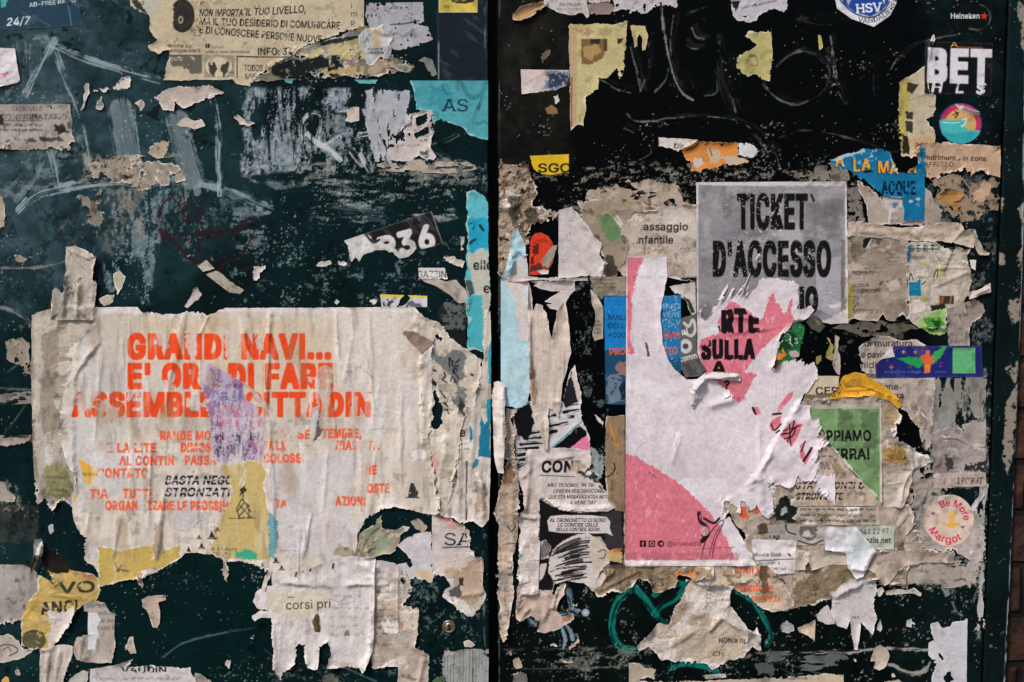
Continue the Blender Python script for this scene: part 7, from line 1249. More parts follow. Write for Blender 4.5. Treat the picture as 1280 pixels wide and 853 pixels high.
S('brown_remains', 'grey strip of printed paper left of the left blue leaflet', 'paper remains', [(738, 362), (746, 368), (754, 384, .3), (754, 424), (744, 425), (741, 418), (744, 396), (741, 382)], (164, 152, 136), rag=1.2, cell=.6, dirt=.6, grp=GU, paint=lambda c: [c.patch([(740, 364), (752, 376), (753, 384), (743, 378)], (196, 186, 174), 1.5, 5, .9), c.lines(743, 400, 752, 420, 3, a=.4)])
S('wood_brown_strip', 'brown stained strip with an orange mark below the left blue leaflet', 'paper strip', [(758, 520), (778, 518), (781, 519, .2), (781, 640, .2), (770, 638), (760, 624), (757, 600), (755, 570), (757, 540)], (136, 114, 90), rag=1.4, cell=.6, dirt=.85, streak=.12, edge=1, grp=GU, paint=lambda c: [c.stroke([(764, 530), (768, 546), (771, 556)], 5, (214, 126, 34), .95, .15), c.stroke([(749, 588), (752, 594), (760, 596), (768, 588), (768, 580)], 1.8, (40, 34, 30), .9)])
S('dripped_remains', 'scratchy white remains on dark green paint right of the ink brush print', 'paper remains', [(736, 556), (744, 560), (752, 566), (756, 580), (754, 596), (746, 600), (740, 590), (738, 574)], (150, 156, 152), rag=2.4, cell=.55, worn=.28, ws=5, dirt=.5, grp=GU)
S('torn_scrap', 'white slanted sliver on the dark paint below the left blue leaflet', 'paper scrap', [(743, 518), (747, 520), (754, 528), (753, 531), (747, 526)], (196, 190, 182), rag=.7, cell=.5, dirt=.1, grp=GR)
S('flap_remains', 'white crescent and green flecked remains right of the white torn strand', 'paper remains', [(832, 346), (869, 345, .2), (870, 392), (866, 396), (858, 380), (850, 370), (842, 366), (836, 358), (850, 356), (868, 352), (850, 350)], (190, 180, 172), rag=1.2, cell=.6, dirt=.25, edge=1, grp=GU, paint=lambda c: [c.patch([(850, 348), (869, 347), (869, 353), (852, 353)], (18, 22, 20), .8, 4, 1), c.patch([(853, 370), (862, 376), (868, 390), (860, 392)], (26, 50, 30), 1.5, 5, .95)])
def p_gray(c):
    c.patch(disc(857, 433, 8, 9, w=.4), (190, 186, 182), 1, 4, 1); c.patch(disc(857, 433, 3.6), (70, 68, 66), .6, 3, 1); c.stroke([(855, 404), (861, 408), (866, 400), (869, 412), (864, 420), (856, 416)], 3.6, (196, 192, 188), .95); c.text('comm', 850.5, 452.5, 6.6, (214, 208, 204), x1=872, bold=1.4, rot=-14); c.patch([(854, 456), (876, 448), (880, 466), (862, 470)], (60, 62, 60), 2, 4, .8, worn=.3); c.text('al', 852, 419, 8, (214, 208, 204), bold=1.2, rot=-10)
S('grey_leaflet', 'grey photographic leaflet with white round figures left of the pink poster lettering', 'leaflet', [(851, 398), (860, 396), (870, 392, .2), (871, 440), (880, 452), (884, 464), (872, 470), (856, 472), (851, 462, .2)], (92, 90, 88), rag=1, cell=.55, dirt=.3, grp=GN, paint=p_gray)
# ---- ticket poster
def p_ticket(c):
    c.patch(box(873, 231.5, 1056, 410), (134, 130, 133), .6, 5, 1); scraps(c, [(876, 236), (1052, 236), (1052, 400), (876, 400)], 30, 46, (14, 50), ((138, 134, 138), (152, 148, 152), (128, 124, 128)), 0, .00015, .4); full = (slice(None), slice(None))
    c.mix(full, (92, 90, 93), .6 * sst(-.1, .7, fbm(c.X, c.Y, 26, 881, 5)) * (c.X > 874) * (c.X < 1055) * (c.Y > 233)); c.mix(full, (164, 160, 164), .5 * sst(.05, .8, fbm(c.X, c.Y, 18, 883, 5)) * (c.X > 874) * (c.X < 1055) * (c.Y > 233))
    c.patch([(1020, 322, 0), (1051, 321, 0), (1051, 400, 0), (1020, 386, 0)], (170, 166, 172), .8, 5, .7); c.patch([(1051, 300), (1057, 300), (1057, 400), (1051, 400)], (112, 100, 86), 2, 8, .7, worn=.2)
    rng = random.Random(8)
    for k in range(22):
        x, y = rng.uniform(890, 1030), rng.uniform(245, 350); r = rng.uniform(6, 22); a = rng.uniform(0, 6)
        c.stroke([(x + r * math.cos(a + t), y + r * .7 * math.sin(a + t)) for t in (0, .5, 1, 1.5)], 1.6, (176, 172, 176), .35, .4)
    B = (20, 19, 20)
    c.text('TICKET', 922, 284.5, 41, B, x1=1009, bold=3.6); c.text("D'ACCESSO", 891, 343.5, 41, B, x1=1038, bold=3.6); c.text('IO', 1000, 389, 29, B, x1=1022, bold=5, wear=0)
    c.stroke([(1014, 244), (1017, 251)], 3, B, .9); c.speck((200, 196, 198), .07, 2, .8, within=(885, 236, 1045, 390)); c.patch([(872, 230), (930, 229), (1058, 228), (1058, 233), (900, 233)], (196, 190, 190), 1, 6, .8)
    c.patch([(1035, 382), (1044, 380), (1050, 378), (1050, 384), (1038, 385)], (206, 198, 202), 1.5, 4, .95); c.patch([(1012, 394), (1030, 402), (1058, 386), (1058, 404), (1030, 408)], (200, 192, 188), 2, 6, .7)
S('ticket_poster', 'grey poster with heavy black words TICKET and D\'ACCESSO', 'poster', [(870, 228, .1), (1058, 227, .15), (1060, 404, .3), (1040, 405), (1026, 402), (1010, 398), (985, 408), (900, 420), (871, 400, .2)], (194, 188, 186), rag=1, cell=.7, dirt=.25, stain=(90, 86, 86), wr=.0003, lift=.0008, grp=GP, paint=p_ticket)
# ---- collage at the right of the pink poster
S('green_print_scrap', 'glossy green and orange printed fragment right of the pink poster lettering', 'printed scrap', [(990, 404), (1000, 402), (1006, 410), (1004, 424), (1000, 436), (998, 446), (984, 450), (970, 460), (968, 440), (975, 422), (982, 410)], (22, 96, 48), rag=1.4, cell=.5, dirt=.15, grp=GR, mat=M_GLOSS, paint=lambda c: [c.patch([(975, 420), (990, 412), (996, 430), (985, 440), (972, 438)], (10, 40, 24), 2, 4, .8, worn=.3), c.text('1 3', 985, 430, 7, (200, 206, 198), x1=997, bold=.8, wear=.1), c.speck((200, 206, 200), .2, 2.2, .9, seed=4, within=(972, 408, 1000, 440)), c.patch([(969, 438), (978, 436), (984, 444), (976, 450), (969, 450)], (218, 120, 34), 1.6, 4, .95, worn=.06), c.patch([(968, 450), (976, 450), (970, 460)], (90, 40, 20), 1, 4, .9), c.patch([(986, 440), (996, 438), (1000, 446), (988, 448)], (186, 160, 158), 1.5, 4, .9)])
S('torn_scrap', 'dark transparent folded scrap at the lower right of the grey ticket poster', 'paper scrap', [(1008, 402), (1014, 394), (1022, 396), (1028, 402), (1032, 408), (1024, 416), (1014, 410)], (70, 68, 58), rag=1, cell=.55, dirt=.4, lift=.002, grp=GR, paint=lambda c: c.patch([(1016, 396), (1028, 404), (1022, 408)], (120, 118, 104), 1.2, 4, .7, worn=.15))
S('torn_scrap', 'greenish yellow ragged scrap on black paint above the CER label', 'paper scrap', [(1033, 421), (1038, 424), (1042, 434), (1040, 440), (1044, 448), (1038, 452), (1030, 448), (1032, 440), (1036, 432)], (150, 138, 82), rag=1.4, cell=.5, dirt=.4, grp=GR)
S('torn_scrap', 'small olive scrap left of the greenish yellow ragged scrap', 'paper scrap', [(1020, 446), (1026, 444), (1026, 452), (1022, 458), (1019, 454)], (134, 122, 74), rag=1, cell=.5, dirt=.4, grp=GR)
S('torn_scrap', 'white strip with part of a printed letter above the torn yellow orange sheet', 'paper scrap', [(1044, 420), (1048, 422), (1046, 438), (1050, 446), (1052, 458), (1050, 470), (1044, 466), (1040, 456), (1042, 444)], (176, 164, 152), rag=1.4, cell=.5, dirt=.4, grp=GR, paint=lambda c: c.text('o', 1040, 459, 5, INK, bold=1))
def p_mur(c):
    scraps(c, [(1130, 474), (1166, 476), (1164, 540), (1140, 530), (1120, 500)], 16, 42, (6, 22), print_=.05)
    T = (40, 37, 35)
    for t, x, y, x1 in (('di muratura.', 1080, 433, 1143), ('e pavimenti', 1076, 447, 1126), ('umidita', 1064, 460, 1106), ('in genere', 1059, 473, 1102), ('opere zione', 1063, 487, 1122), ('cura', 1108, 498, 1129)): c.text(t, x, y, 7.6, T, x1=x1, bold=1.1, wear=.06)
    c.patch([(1070, 440), (1084, 436), (1086, 448), (1074, 448)], (110, 102, 92), 2, 4, .6, worn=.3)
    c.patch([(1130, 480), (1166, 474), (1168, 500), (1150, 506), (1132, 500)], (164, 150, 140), 3, 8, .7, an=(1, 3))
S('masonry_notice', 'torn notice about masonry work partly under the blue festival banner', 'notice', [(1072, 434), (1082, 426), (1096, 420), (1110, 421), (1126, 426), (1146, 424), (1156, 432), (1150, 470), (1168, 472), (1169, 492), (1158, 500), (1166, 520), (1164, 540), (1152, 552), (1148, 538), (1138, 530), (1136, 516), (1120, 508), (1110, 512), (1106, 492), (1084, 474), (1078, 462), (1074, 448)], (178, 164, 152), rag=2, cell=.65, dirt=.55, edge=1.2, grp=GN, paint=p_mur, cut=([(1108, 520), (1122, 508), (1134, 520), (1150, 536), (1146, 546), (1126, 540)],))
S('certified_label', 'cream label with the black letters CER left of the torn yellow orange sheet', 'label', [(1012, 482), (1020, 470, .2), (1049, 470, .2), (1046, 496), (1030, 500), (1004, 500)], (186, 170, 144), rag=1, cell=.55, dirt=.4, grp=GN, paint=lambda c: [c.text('CERT', 1019, 493, 9, (38, 34, 32), x1=1056, bold=1.8, wear=.08), c.patch([(1000, 494), (1048, 492), (1048, 506), (1000, 506)], (92, 78, 62), 2, 5, .85, worn=.1)])
S('collage_base', 'large brown crumpled collage of old papers below the green poster', 'paper remains', [(1000, 500), (1050, 496), (1100, 494), (1120, 500), (1126, 520), (1118, 545), (1132, 556), (1150, 566), (1166, 574), (1158, 582), (1140, 586), (1132, 600), (1130, 626), (1140, 640), (1148, 664), (1160, 672), (1190, 690), (1192, 702), (1160, 702), (1136, 706), (1130, 730), (1110, 730), (1096, 722), (1060, 735), (1040, 748), (1010, 758), (980, 764), (950, 756), (940, 700), (925, 660), (905, 630), (940, 600)], (166, 150, 135), rag=2.6, cell=.7, dirt=.85, stain=(116, 92, 70), edge=2, wr=.0010, wrs=12, lift=.0024, grp=GU,
  paint=lambda c: [scraps(c, [(940, 600), (1100, 500), (1124, 510), (1150, 570), (1130, 640), (1188, 695), (1120, 725), (960, 758)], 150, 41, (6, 30), ((180, 166, 152), (154, 138, 120), (206, 196, 186), (104, 90, 72), (168, 148, 128), (192, 176, 162), (78, 68, 56), (140, 124, 104)), .3, .0004), c.patch([(1100, 506), (1124, 504), (1122, 530), (1104, 530)], (150, 124, 92), 3, 6, .7, worn=.1), c.patch([(1102, 534), (1124, 528), (1118, 550), (1102, 552)], (150, 140, 130), 3, 4, .8, worn=.2, ws=3), c.patch([(1102, 564), (1118, 556), (1136, 566), (1136, 576), (1120, 580), (1104, 576)], (156, 120, 62), 2, 5, .85, worn=.08), c.text('NEVER', 1110, 574, 4.4, (60, 46, 28), x1=1132, bold=.6, wear=.15), c.patch([(1130, 560), (1166, 570), (1164, 580), (1140, 584), (1134, 575)], (196, 186, 178), 2, 6, .9), c.patch([(1120, 590), (1136, 594), (1128, 630), (1116, 630)], (192, 178, 166), 3, 8, .8),
                  c.patch([(990, 725), (1060, 700), (1070, 730), (1010, 758), (985, 758)], (128, 108, 84), 6, 10, .85, worn=.16), c.patch([(905, 628), (930, 630), (945, 650), (925, 655)], (168, 152, 132), 3, 6, .8), c.patch([(924, 630), (932, 636), (936, 648), (925, 647)], (206, 84, 50), 1.6, 4, .95, worn=.06), c.patch([(942, 636), (948, 632), (950, 640), (944, 644)], (196, 84, 56), 1.2, 4, .9),
                  c.patch([(968, 638), (976, 622), (984, 618), (988, 630), (998, 636), (998, 650), (986, 654), (970, 650)], (26, 32, 30), 2, 5, 1), c.patch([(976, 636), (982, 630), (984, 640), (976, 644)], (170, 166, 164), 1.4, 4, .9), c.patch([(1042, 634), (1054, 634), (1052, 640), (1042, 640)], (30, 28, 26), 1.5, 4, .9),
                  c.lines(1000, 632, 1080, 654, 4.4, gap=7, a=.45, wear=.35), c.text('KEL', 1024, 651, 5, (44, 40, 38), x1=1036, wear=.1), c.stroke([(998, 655), (1100, 656)], 1, (90, 76, 62), .7, .1), c.patch([(1080, 622), (1100, 610), (1106, 640), (1086, 648)], (196, 178, 162), 3, 8, .7)])
S('beige_strip', 'long beige strip under the round cream sticker and the folded white flap', 'paper strip', [(1064, 686, .2), (1120, 688, .2), (1192, 690, .2), (1192, 702, .4), (1150, 703), (1130, 709), (1104, 732), (1092, 714), (1070, 708)], (172, 155, 141), rag=1.8, cell=.65, dirt=.55, edge=1.4, lift=.0018, grp=GU)
S('beige_slip', 'blank dirty beige slip between the pale green slip and the round cream sticker', 'slip', [(1098, 634, .3), (1132, 630), (1142, 645), (1134, 668), (1122, 690), (1098, 688, .3)], (168, 152, 139), rag=1.8, cell=.6, dirt=.6, edge=1.4, lift=.0022, grp=GU, folds=((1110, 640, 1128, 682, .0016, 2), (1134, 640, 1120, 660, .0014, 2)))
S('folded_strip', 'pale folded strip curling beside the lower right corner of the green poster', 'paper strip', [(1104, 590, .3), (1136, 588), (1139, 600), (1131, 626), (1126, 634), (1104, 634, .3)], (190, 176, 164), rag=1.2, cell=.55, dirt=.4, lift=.003, grp=GU, folds=((1134, 590, 1122, 632, .0024, 2.4), (1106, 606, 1130, 602, .001, 2)))
S('torn_scrap', 'grey slanted shred on the dark patch above the round cream sticker', 'paper scrap', [(1140, 608), (1152, 600), (1161, 602), (1157, 616), (1148, 638), (1139, 634), (1144, 620)], (150, 138, 128), rag=1.6, cell=.55, dirt=.6, edge=1, lift=.002, grp=GR)
S('torn_scrap', 'pale forked shred left of the website notice', 'paper scrap', [(1146, 498), (1158, 492), (1167, 500), (1163, 526), (1168, 548), (1158, 560), (1152, 546), (1156, 524), (1146, 514)], (166, 152, 143), rag=2, cell=.55, dirt=.55, edge=1, lift=.002, grp=GR)
S('printed_slip', 'stained slip with rows of small print below the slanted black stencil letters', 'slip', [(996, 633, .2), (1098, 633, .2), (1099, 656, .2), (1004, 656, .2), (990, 648)], (174, 158, 145), rag=1.4, cell=.55, dirt=.5, edge=1, grp=GN, paint=lambda c: [scraps(c, [(998, 634), (1098, 634), (1098, 655), (1000, 655)], 8, 51, (8, 24), print_=0, a=.5), c.lines(1000, 634, 1094, 655, 4.2, gap=7, a=.55, wear=.3), c.text('KEL', 1024, 651, 5, (44, 40, 38), x1=1036, wear=.1)])
S('white_strip', 'white torn strip under the white lower margin of the pink poster', 'paper strip', [(872, 714), (900, 717), (946, 715), (951, 722), (930, 728), (905, 730), (880, 732), (866, 726)], (198, 190, 189), rag=1.8, cell=.55, dirt=.2, edge=1, lift=.002, grp=GU)
S('green_poster', 'green bordered poster with black words cut by a diagonal tear', 'poster', [(1005, 506, .3), (1101, 503, .1), (1102, 629, .2), (1094, 622), (1082, 606), (1066, 590), (1052, 574), (1040, 560), (1030, 545), (1018, 535), (1008, 520)], (176, 166, 152), rag=1.1, cell=.6, dirt=.2, edge=1.8, wr=.0003, grp=GP,
  paint=lambda c: [c.patch([(1000, 511, 0), (1099, 511, 0), (1099, 640, 0), (1000, 640, 0)], (112, 142, 96), .5, 4, 1), c.patch([(1045, 511), (1064, 512), (1066, 548), (1048, 550)], (76, 92, 66), 5, 9, .6, worn=.1), c.patch([(1074, 512), (1098, 516), (1096, 556), (1080, 560)], (70, 88, 62), 5, 9, .55, worn=.14), c.patch([(1062, 555), (1098, 566), (1096, 600)], (90, 110, 78), 5, 9, .5, worn=.14), c.text('COPPIAMO', 1010, 550.5, 12.6, (24, 26, 22), x1=1088, bold=3.4, wear=.09), c.text('TERRA!', 1030, 573.5, 12.6, (24, 26, 22), x1=1086, bold=3.4, wear=.05), c.stroke([(1045, 512), (1044, 560)], 1, (150, 170, 136), .6), c.stroke([(1100, 506), (1100.5, 626)], 2, (190, 180, 168), .9, sp=False)])
S('family_slip', 'brown slip with the word FAMILY and slanted black stencil letters', 'slip', [(1022, 552), (1034, 558), (1050, 574), (1066, 592), (1084, 610), (1098, 628), (1094, 632, .3), (996, 632, .3), (992, 610), (1000, 590), (1018, 590), (1020, 570)], (182, 162, 146), rag=1.4, cell=.6, dirt=.6, stain=(140, 110, 84), edge=1.4, grp=GN,
  paint=lambda c: [c.text('FAMILY', 1019, 586.5, 9, (60, 54, 50), x1=1042, bold=.5, wear=.12), c.lines(1020, 568, 1040, 574, 4, a=.5), c.text('BASTA STRONZI DI', 978, 610.5, 8, INK, x1=1082, bold=2.4, shear=.2, clip=[(996, 598), (1080, 598), (1080, 614), (996, 614)]), c.stroke([(994, 606.4), (1084, 606.4)], 1.2, (182, 168, 154), 1, sp=False), c.text('STRONZATE', 993, 624, 8, INK, x1=1052, bold=2.4, shear=.2), c.stroke([(990, 620), (1056, 620)], 1.2, (182, 168, 154), 1, sp=False), c.patch([(1044, 576), (1060, 590), (1056, 602), (1044, 596)], (120, 96, 70), 4, 8, .6, worn=.15)])
S('yellow_sheet', 'torn yellow orange sheet arched above the green poster', 'paper scrap', [(1034, 498), (1044, 490), (1050, 476), (1056, 468), (1070, 464), (1080, 466), (1094, 476), (1110, 486), (1120, 496), (1126, 506), (1122, 510), (1112, 502), (1098, 497), (1082, 494), (1070, 495), (1054, 496), (1044, 499)], (206, 150, 44), rag=1.4, cell=.55, dirt=.3, stain=(150, 104, 36), edge=1, ec=(212, 176, 96), lift=.0012, grp=GR, paint=lambda c: [c.stroke([(1058, 484), (1076, 484), (1096, 490), (1112, 496)], 2, (60, 44, 20), .8, .3), c.patch([(1052, 478), (1074, 474), (1080, 482), (1058, 486)], (140, 106, 40), 3, 5, .6, worn=.2), c.patch([(1088, 498), (1096, 497), (1094, 502), (1088, 502)], (70, 150, 128), 1, 4, .9), c.speck((50, 36, 18), .16, 2.5, .8)], folds=((1084, 482, 1122, 506, .0011, 1.6), (1056, 488, 1090, 486, .0009, 1.4), (1050, 478, 1062, 494, .0007, 1.5), (1072, 466, 1096, 492, .0006, 1.4)))
def p_ban(c):
    N = (26, 34, 104)
    c.patch([(1120, 448), (1136, 446), (1154, 447), (1156, 454), (1148, 460), (1132, 454)], (30, 140, 76), .8, 4, 1); c.patch([(1160, 452), (1168, 440), (1180, 434), (1172, 432), (1184, 432), (1178, 444), (1166, 456)], (50, 150, 80), 1, 4, 1)
    c.patch([(1150, 446), (1156, 442), (1157, 438), (1162, 438), (1163, 446), (1168, 446), (1164, 456), (1163, 466), (1155, 467), (1155, 456)], (218, 84, 34), 1, 4, 1); c.patch([(1156, 456), (1162, 456), (1161, 466), (1156, 466)], (226, 140, 60), .6, 4, .9)
    for (x, y, r, cc) in ((1129, 440, 3, (220, 130, 60)), (1144, 440, 3, (210, 110, 50)), (1114, 459, 3.4, (216, 80, 44)), (1109, 450, 1.6, (170, 60, 110)), (1138, 458, 1.4, (210, 90, 50)), (1175, 458, 1.8, (150, 60, 130)), (1118, 438, 1.4, (190, 70, 100)), (1122, 436, 1.2, (170, 70, 120))): c.patch([(x, y - r), (x + r * .35, y - r * .3), (x + r, y), (x + r * .35, y + r * .3), (x, y + r), (x - r * .35, y + r * .3), (x - r, y), (x - r * .35, y - r * .3)], cc, .2, 3, .95)
    c.text('sogni fra scogli', 1105, 466.5, 3.8, (60, 130, 180), x1=1150, bold=.6, a=.9); c.text('arte', 1168, 466.5, 3.4, (60, 130, 180), x1=1182, bold=.5, a=.8); c.patch(box(1190.5, 435, 1219, 467), (92, 168, 112), .4, 3, 1); c.speck((150, 70, 140), .06, 2, .8)
    c.patch([(1095, 452), (1100, 450), (1113, 447), (1116, 432), (1095, 432)], (186, 180, 176), .3, 3, 1)
S('festival_banner', 'deep blue banner sticker with a green-winged orange figure', 'sticker', [(1117, 433, .1), (1227, 432, 0), (1228, 471, 0), (1095, 473, 0), (1094, 456, 0), (1102, 448, 0), (1114, 438, 0)], (28, 34, 100), rag=.25, cell=.5, mat=M_GLOSS, dirt=.08, stain=(14, 18, 50), wr=.0002, lift=.0004, grp=GS, paint=p_ban)
S('folded_corner', 'pale folded back corner of the deep blue banner', 'paper flap', [(1114, 433, 0), (1118, 446, 0), (1099, 449, 0)], (186, 180, 174), rag=.2, cell=.4, dirt=.05, lift=.001, zoff=.0008, grp=GS)
def p_web(c):
    scraps(c, [(1168, 545), (1230, 530), (1230, 600), (1168, 604)], 18, 43, (8, 28), ((160, 148, 142), (146, 134, 128), (172, 160, 154)), .05, .0002, .4)
    c.patch([(1166, 592, 0), (1232, 590, 0), (1232, 608, 0), (1166, 610, 0)], (182, 164, 154), 1.2, 5, .85); c.text('1909.IT', 1194, 604.5, 7.4, (46, 40, 38), x1=1227, bold=1, shear=.2, wear=.12); c.stroke([(1180, 549), (1194, 549), (1206, 554), (1218, 559), (1232, 559)], 1.4, (60, 52, 48), .85, .1)
    c.patch([(1205, 580), (1232, 576), (1232, 590), (1204, 590)], (30, 30, 32), 2.5, 4, .9, worn=.24, ws=4); c.patch([(1180, 568), (1190, 572), (1194, 588), (1184, 588)], (40, 38, 38), 2, 4, .8, worn=.2)
S('website_notice', 'grey torn notice with a web address at its lower right by the door edge', 'notice', [(1164, 540), (1178, 536), (1200, 532), (1216, 526), (1232, 524, .2), (1232, 608, .1), (1196, 609), (1166, 611, .3)], (158, 146, 140), rag=2, cell=.6, dirt=.65, stain=(96, 88, 84), edge=1, grp=GN, paint=p_web, cut=([(1198, 532), (1204, 540), (1201, 530)],))
S('grey_remains', 'grey scuffed paper remains behind the round cream sticker', 'paper remains', [(1138, 640), (1144, 622), (1160, 618), (1190, 616), (1220, 640), (1228, 660), (1230, 690), (1222, 720), (1212, 735), (1206, 720), (1212, 700), (1200, 690), (1190, 686), (1170, 690), (1150, 682), (1146, 660)], (160, 150, 142), rag=3, cell=.7, worn=.14, dirt=.6, edge=1, grp=GU)
S('torn_scrap', 'slanted white sliver by the door edge right of the round cream sticker', 'paper scrap', [(1213, 636), (1218, 624), (1228, 612), (1231, 618), (1224, 630), (1217, 640)], (186, 182, 178), rag=1, cell=.5, dirt=.2, lift=.001, grp=GR)
def p_mar(c):
    cx, cy = 1186, 650.5; Rd = (198, 44, 82)
    c.text('Be More', cx, cy, 8.6, Rd, arc=(cx, cy, 18.2, -123, 1), bold=2.1, serif=1, sx=.98); c.text('Margot', cx, cy, 8.6, Rd, arc=(cx, cy, 19.2, 157, -1), bold=2.1, serif=1, sx=1.0)
    c.patch([(1173, 652), (1182, 655), (1190, 653), (1202, 654), (1198, 657), (1192, 660), (1184, 659)], (222, 164, 76), .6, 4, .95); c.patch([(1187, 654), (1184, 640), (1187, 642), (1189, 636), (1192, 642), (1195, 638), (1193, 654)], (222, 168, 84), .6, 4, .9)
    for (x, y) in ((1166, 642), (1203, 659)): c.patch([(x, y + 2.6, 0), (x - 2.6, y - .6, 0), (x - 1.4, y - 2.2, 0), (x, y - 1, 0), (x + 1.4, y - 2.2, 0), (x + 2.6, y - .6, 0)], (104, 92, 160), .1, 3, 1)
S('round_cream_sticker', 'round cream sticker with red lettering around a small orange bird', 'sticker', [(p[0], p[1], 0) for p in disc(1186, 650.5, 31.5, 32.5, 48)], (204, 182, 164), rag=.1, cell=.45, mat=M_GLOSS, dirt=.05, wr=.0001, lift=.0002, grp=GS, paint=p_mar)
S('white_remains', 'bright ragged white sheet at the lower right by the door edge', 'paper remains', [(1164, 780), (1172, 776), (1178, 784), (1186, 782), (1190, 776), (1209, 775, .1), (1208, 866, .1), (1158, 866), (1166, 846), (1170, 830), (1162, 818), (1160, 804), (1168, 800), (1162, 792)], (196, 192, 196), rag=2.2, cell=.6, dirt=.12, edge=1, grp=GU, cut=([(1171, 815), (1178, 820), (1182, 832), (1176, 826)], [(1180, 845), (1186, 840), (1192, 850), (1186, 856), (1180, 853)]))
# ---- printed slips under the pink poster
S('grey_slip', 'pale green slip with a phone number half under the folded white flap', 'slip', [(1058, 656, .1), (1117, 657, .1), (1116, 686, .2), (1060, 686, .3)], (168, 172, 158), rag=.6, cell=.5, dirt=.2, grp=GN, paint=lambda c: [c.text('041 22 97', 1074, 667.5, 6.6, (54, 52, 48), x1=1110, rot=-2, bold=.6, serif=1), c.text('venezia.net', 1066, 678, 6.6, (40, 38, 36), x1=1112, bold=1.2, serif=1)])
S('cartoon_slip', 'greyish slip with a small ink drawing left of the folded white flap', 'slip', [(978, 654, .3), (1030, 656, .1), (1030, 680, .2), (990, 682), (960, 672), (958, 656)], (160, 154, 146), rag=.9, cell=.5, dirt=.4, grp=GN, paint=lambda c: [c.patch([(1000, 658), (1022, 657), (1020, 672), (1010, 676), (998, 668)], (84, 78, 76), 1.5, 4, .85, worn=.12), c.patch([(1004, 664), (1012, 662), (1014, 672), (1002, 670)], (190, 184, 178), 1, 4, .9), c.stroke([(998, 676), (1014, 680), (1028, 675)], 1.8, (50, 46, 46), .9), c.stroke([(982, 656), (984, 664), (994, 668)], 1.8, (40, 38, 38), .9), c.text('DI NI', 955, 675, 6, INK, x1=974, bold=1.2)])
S('white_slip', 'white slip with bold names and lines below the small ink drawing', 'slip', [(938, 674), (995, 674, .1), (995, 692, .1), (993, 716), (970, 716), (955, 712), (944, 702)], (204, 196, 194), rag=.9, cell=.5, dirt=.15, grp=GN, paint=lambda c: [c.text('Monica Giust.', 941, 695, 4.6, INK, x1=977, bold=1, wear=.06), c.stroke([(943, 701), (992, 698)], 1, INK, .8), c.stroke([(985, 692), (987, 694)], 2, INK, .9), c.text('Psicanalista', 948, 706, 4, INK, x1=974, rot=-3, bold=.6, wear=.1), c.lines(946, 708, 985, 716, 3.6, a=.5)])
S('beige_slip', 'beige wrinkled slip under the white slip and the folded white flap', 'slip', [(994, 688), (1060, 687, .3), (1062, 706), (1040, 706), (1012, 712), (1009, 700), (1006, 712), (994, 712)], (186, 172, 156), rag=1, cell=.55, dirt=.4, lift=.0018, grp=GN, folds=((1009, 690, 1010, 712, .002, 3),))
def p_cip(c):
    scraps(c, [(888, 706), (970, 708), (990, 755), (950, 756), (890, 734)], 26, 44, (6, 24), print_=.1)
    O = (222, 84, 34)
    c.text('GRANDI NAVI', 903, 716.5, 7.4, O, x1=968, bold=2, clip=[(918, 706), (952, 706), (952, 720), (918, 720)]); c.text('PARTECIPARE', 905, 739.5, 8.4, O, x1=967, bold=2, clip=[(922, 728), (968, 728), (968, 742), (922, 742)], wear=.05); c.text('ASSEMBLEA', 938, 752, 7, O, x1=975, bold=1.8, wear=.2); c.stroke([(896, 733), (902, 733)], 2.2, O, .9, .1); c.stroke([(915, 732), (926, 734)], 2.2, O, .8, .2)
    c.patch([(948, 706), (958, 706), (962, 738), (952, 745)], (92, 72, 48), 3, 6, .8, worn=.2); c.speck((120, 92, 64), .25, 5, .7); c.stroke([(976, 725), (984, 735), (990, 745)], 2.4, O, .8, .3); c.stroke([(970, 716), (982, 730), (990, 742)], 2.6, (36, 28, 22), .9, .1)
S('orange_letter_strip', 'stained strip with fragments of orange capital letters under the pink poster', 'paper strip', [(885, 704), (920, 704), (960, 704), (976, 720), (990, 742), (993, 755), (984, 762), (965, 764), (950, 758), (938, 748), (920, 738), (905, 732), (884, 736)], (186, 168, 148), rag=1.8, cell=.55, dirt=.6, stain=(140, 112, 80), edge=1.6, lift=.0016, grp=GU, paint=p_cip)
S('brown_remains', 'brown pitted layers under the lower left corner of the pink poster', 'paper remains', [(752, 706), (782, 704), (840, 706), (892, 708), (892, 722), (850, 722), (842, 732), (828, 740), (818, 742), (810, 728), (796, 722), (788, 734), (776, 740), (764, 738), (748, 744), (744, 738), (756, 722)], (148, 128, 104), rag=2.4, cell=.6, dirt=.9, stain=(104, 84, 62), edge=1.6, wr=.0011, wrs=9, lift=.0026, grp=GU, folds=((745, 740, 800, 712, .0018, 3), (790, 734, 800, 726, .003, 3)), paint=lambda c: [c.text('A II', 842, 720, 7, (214, 110, 50), x1=868, bold=1.2, wear=.15), c.patch([(788, 726), (800, 724), (806, 734), (792, 738)], (190, 174, 152), 1.2, 4, .9)])
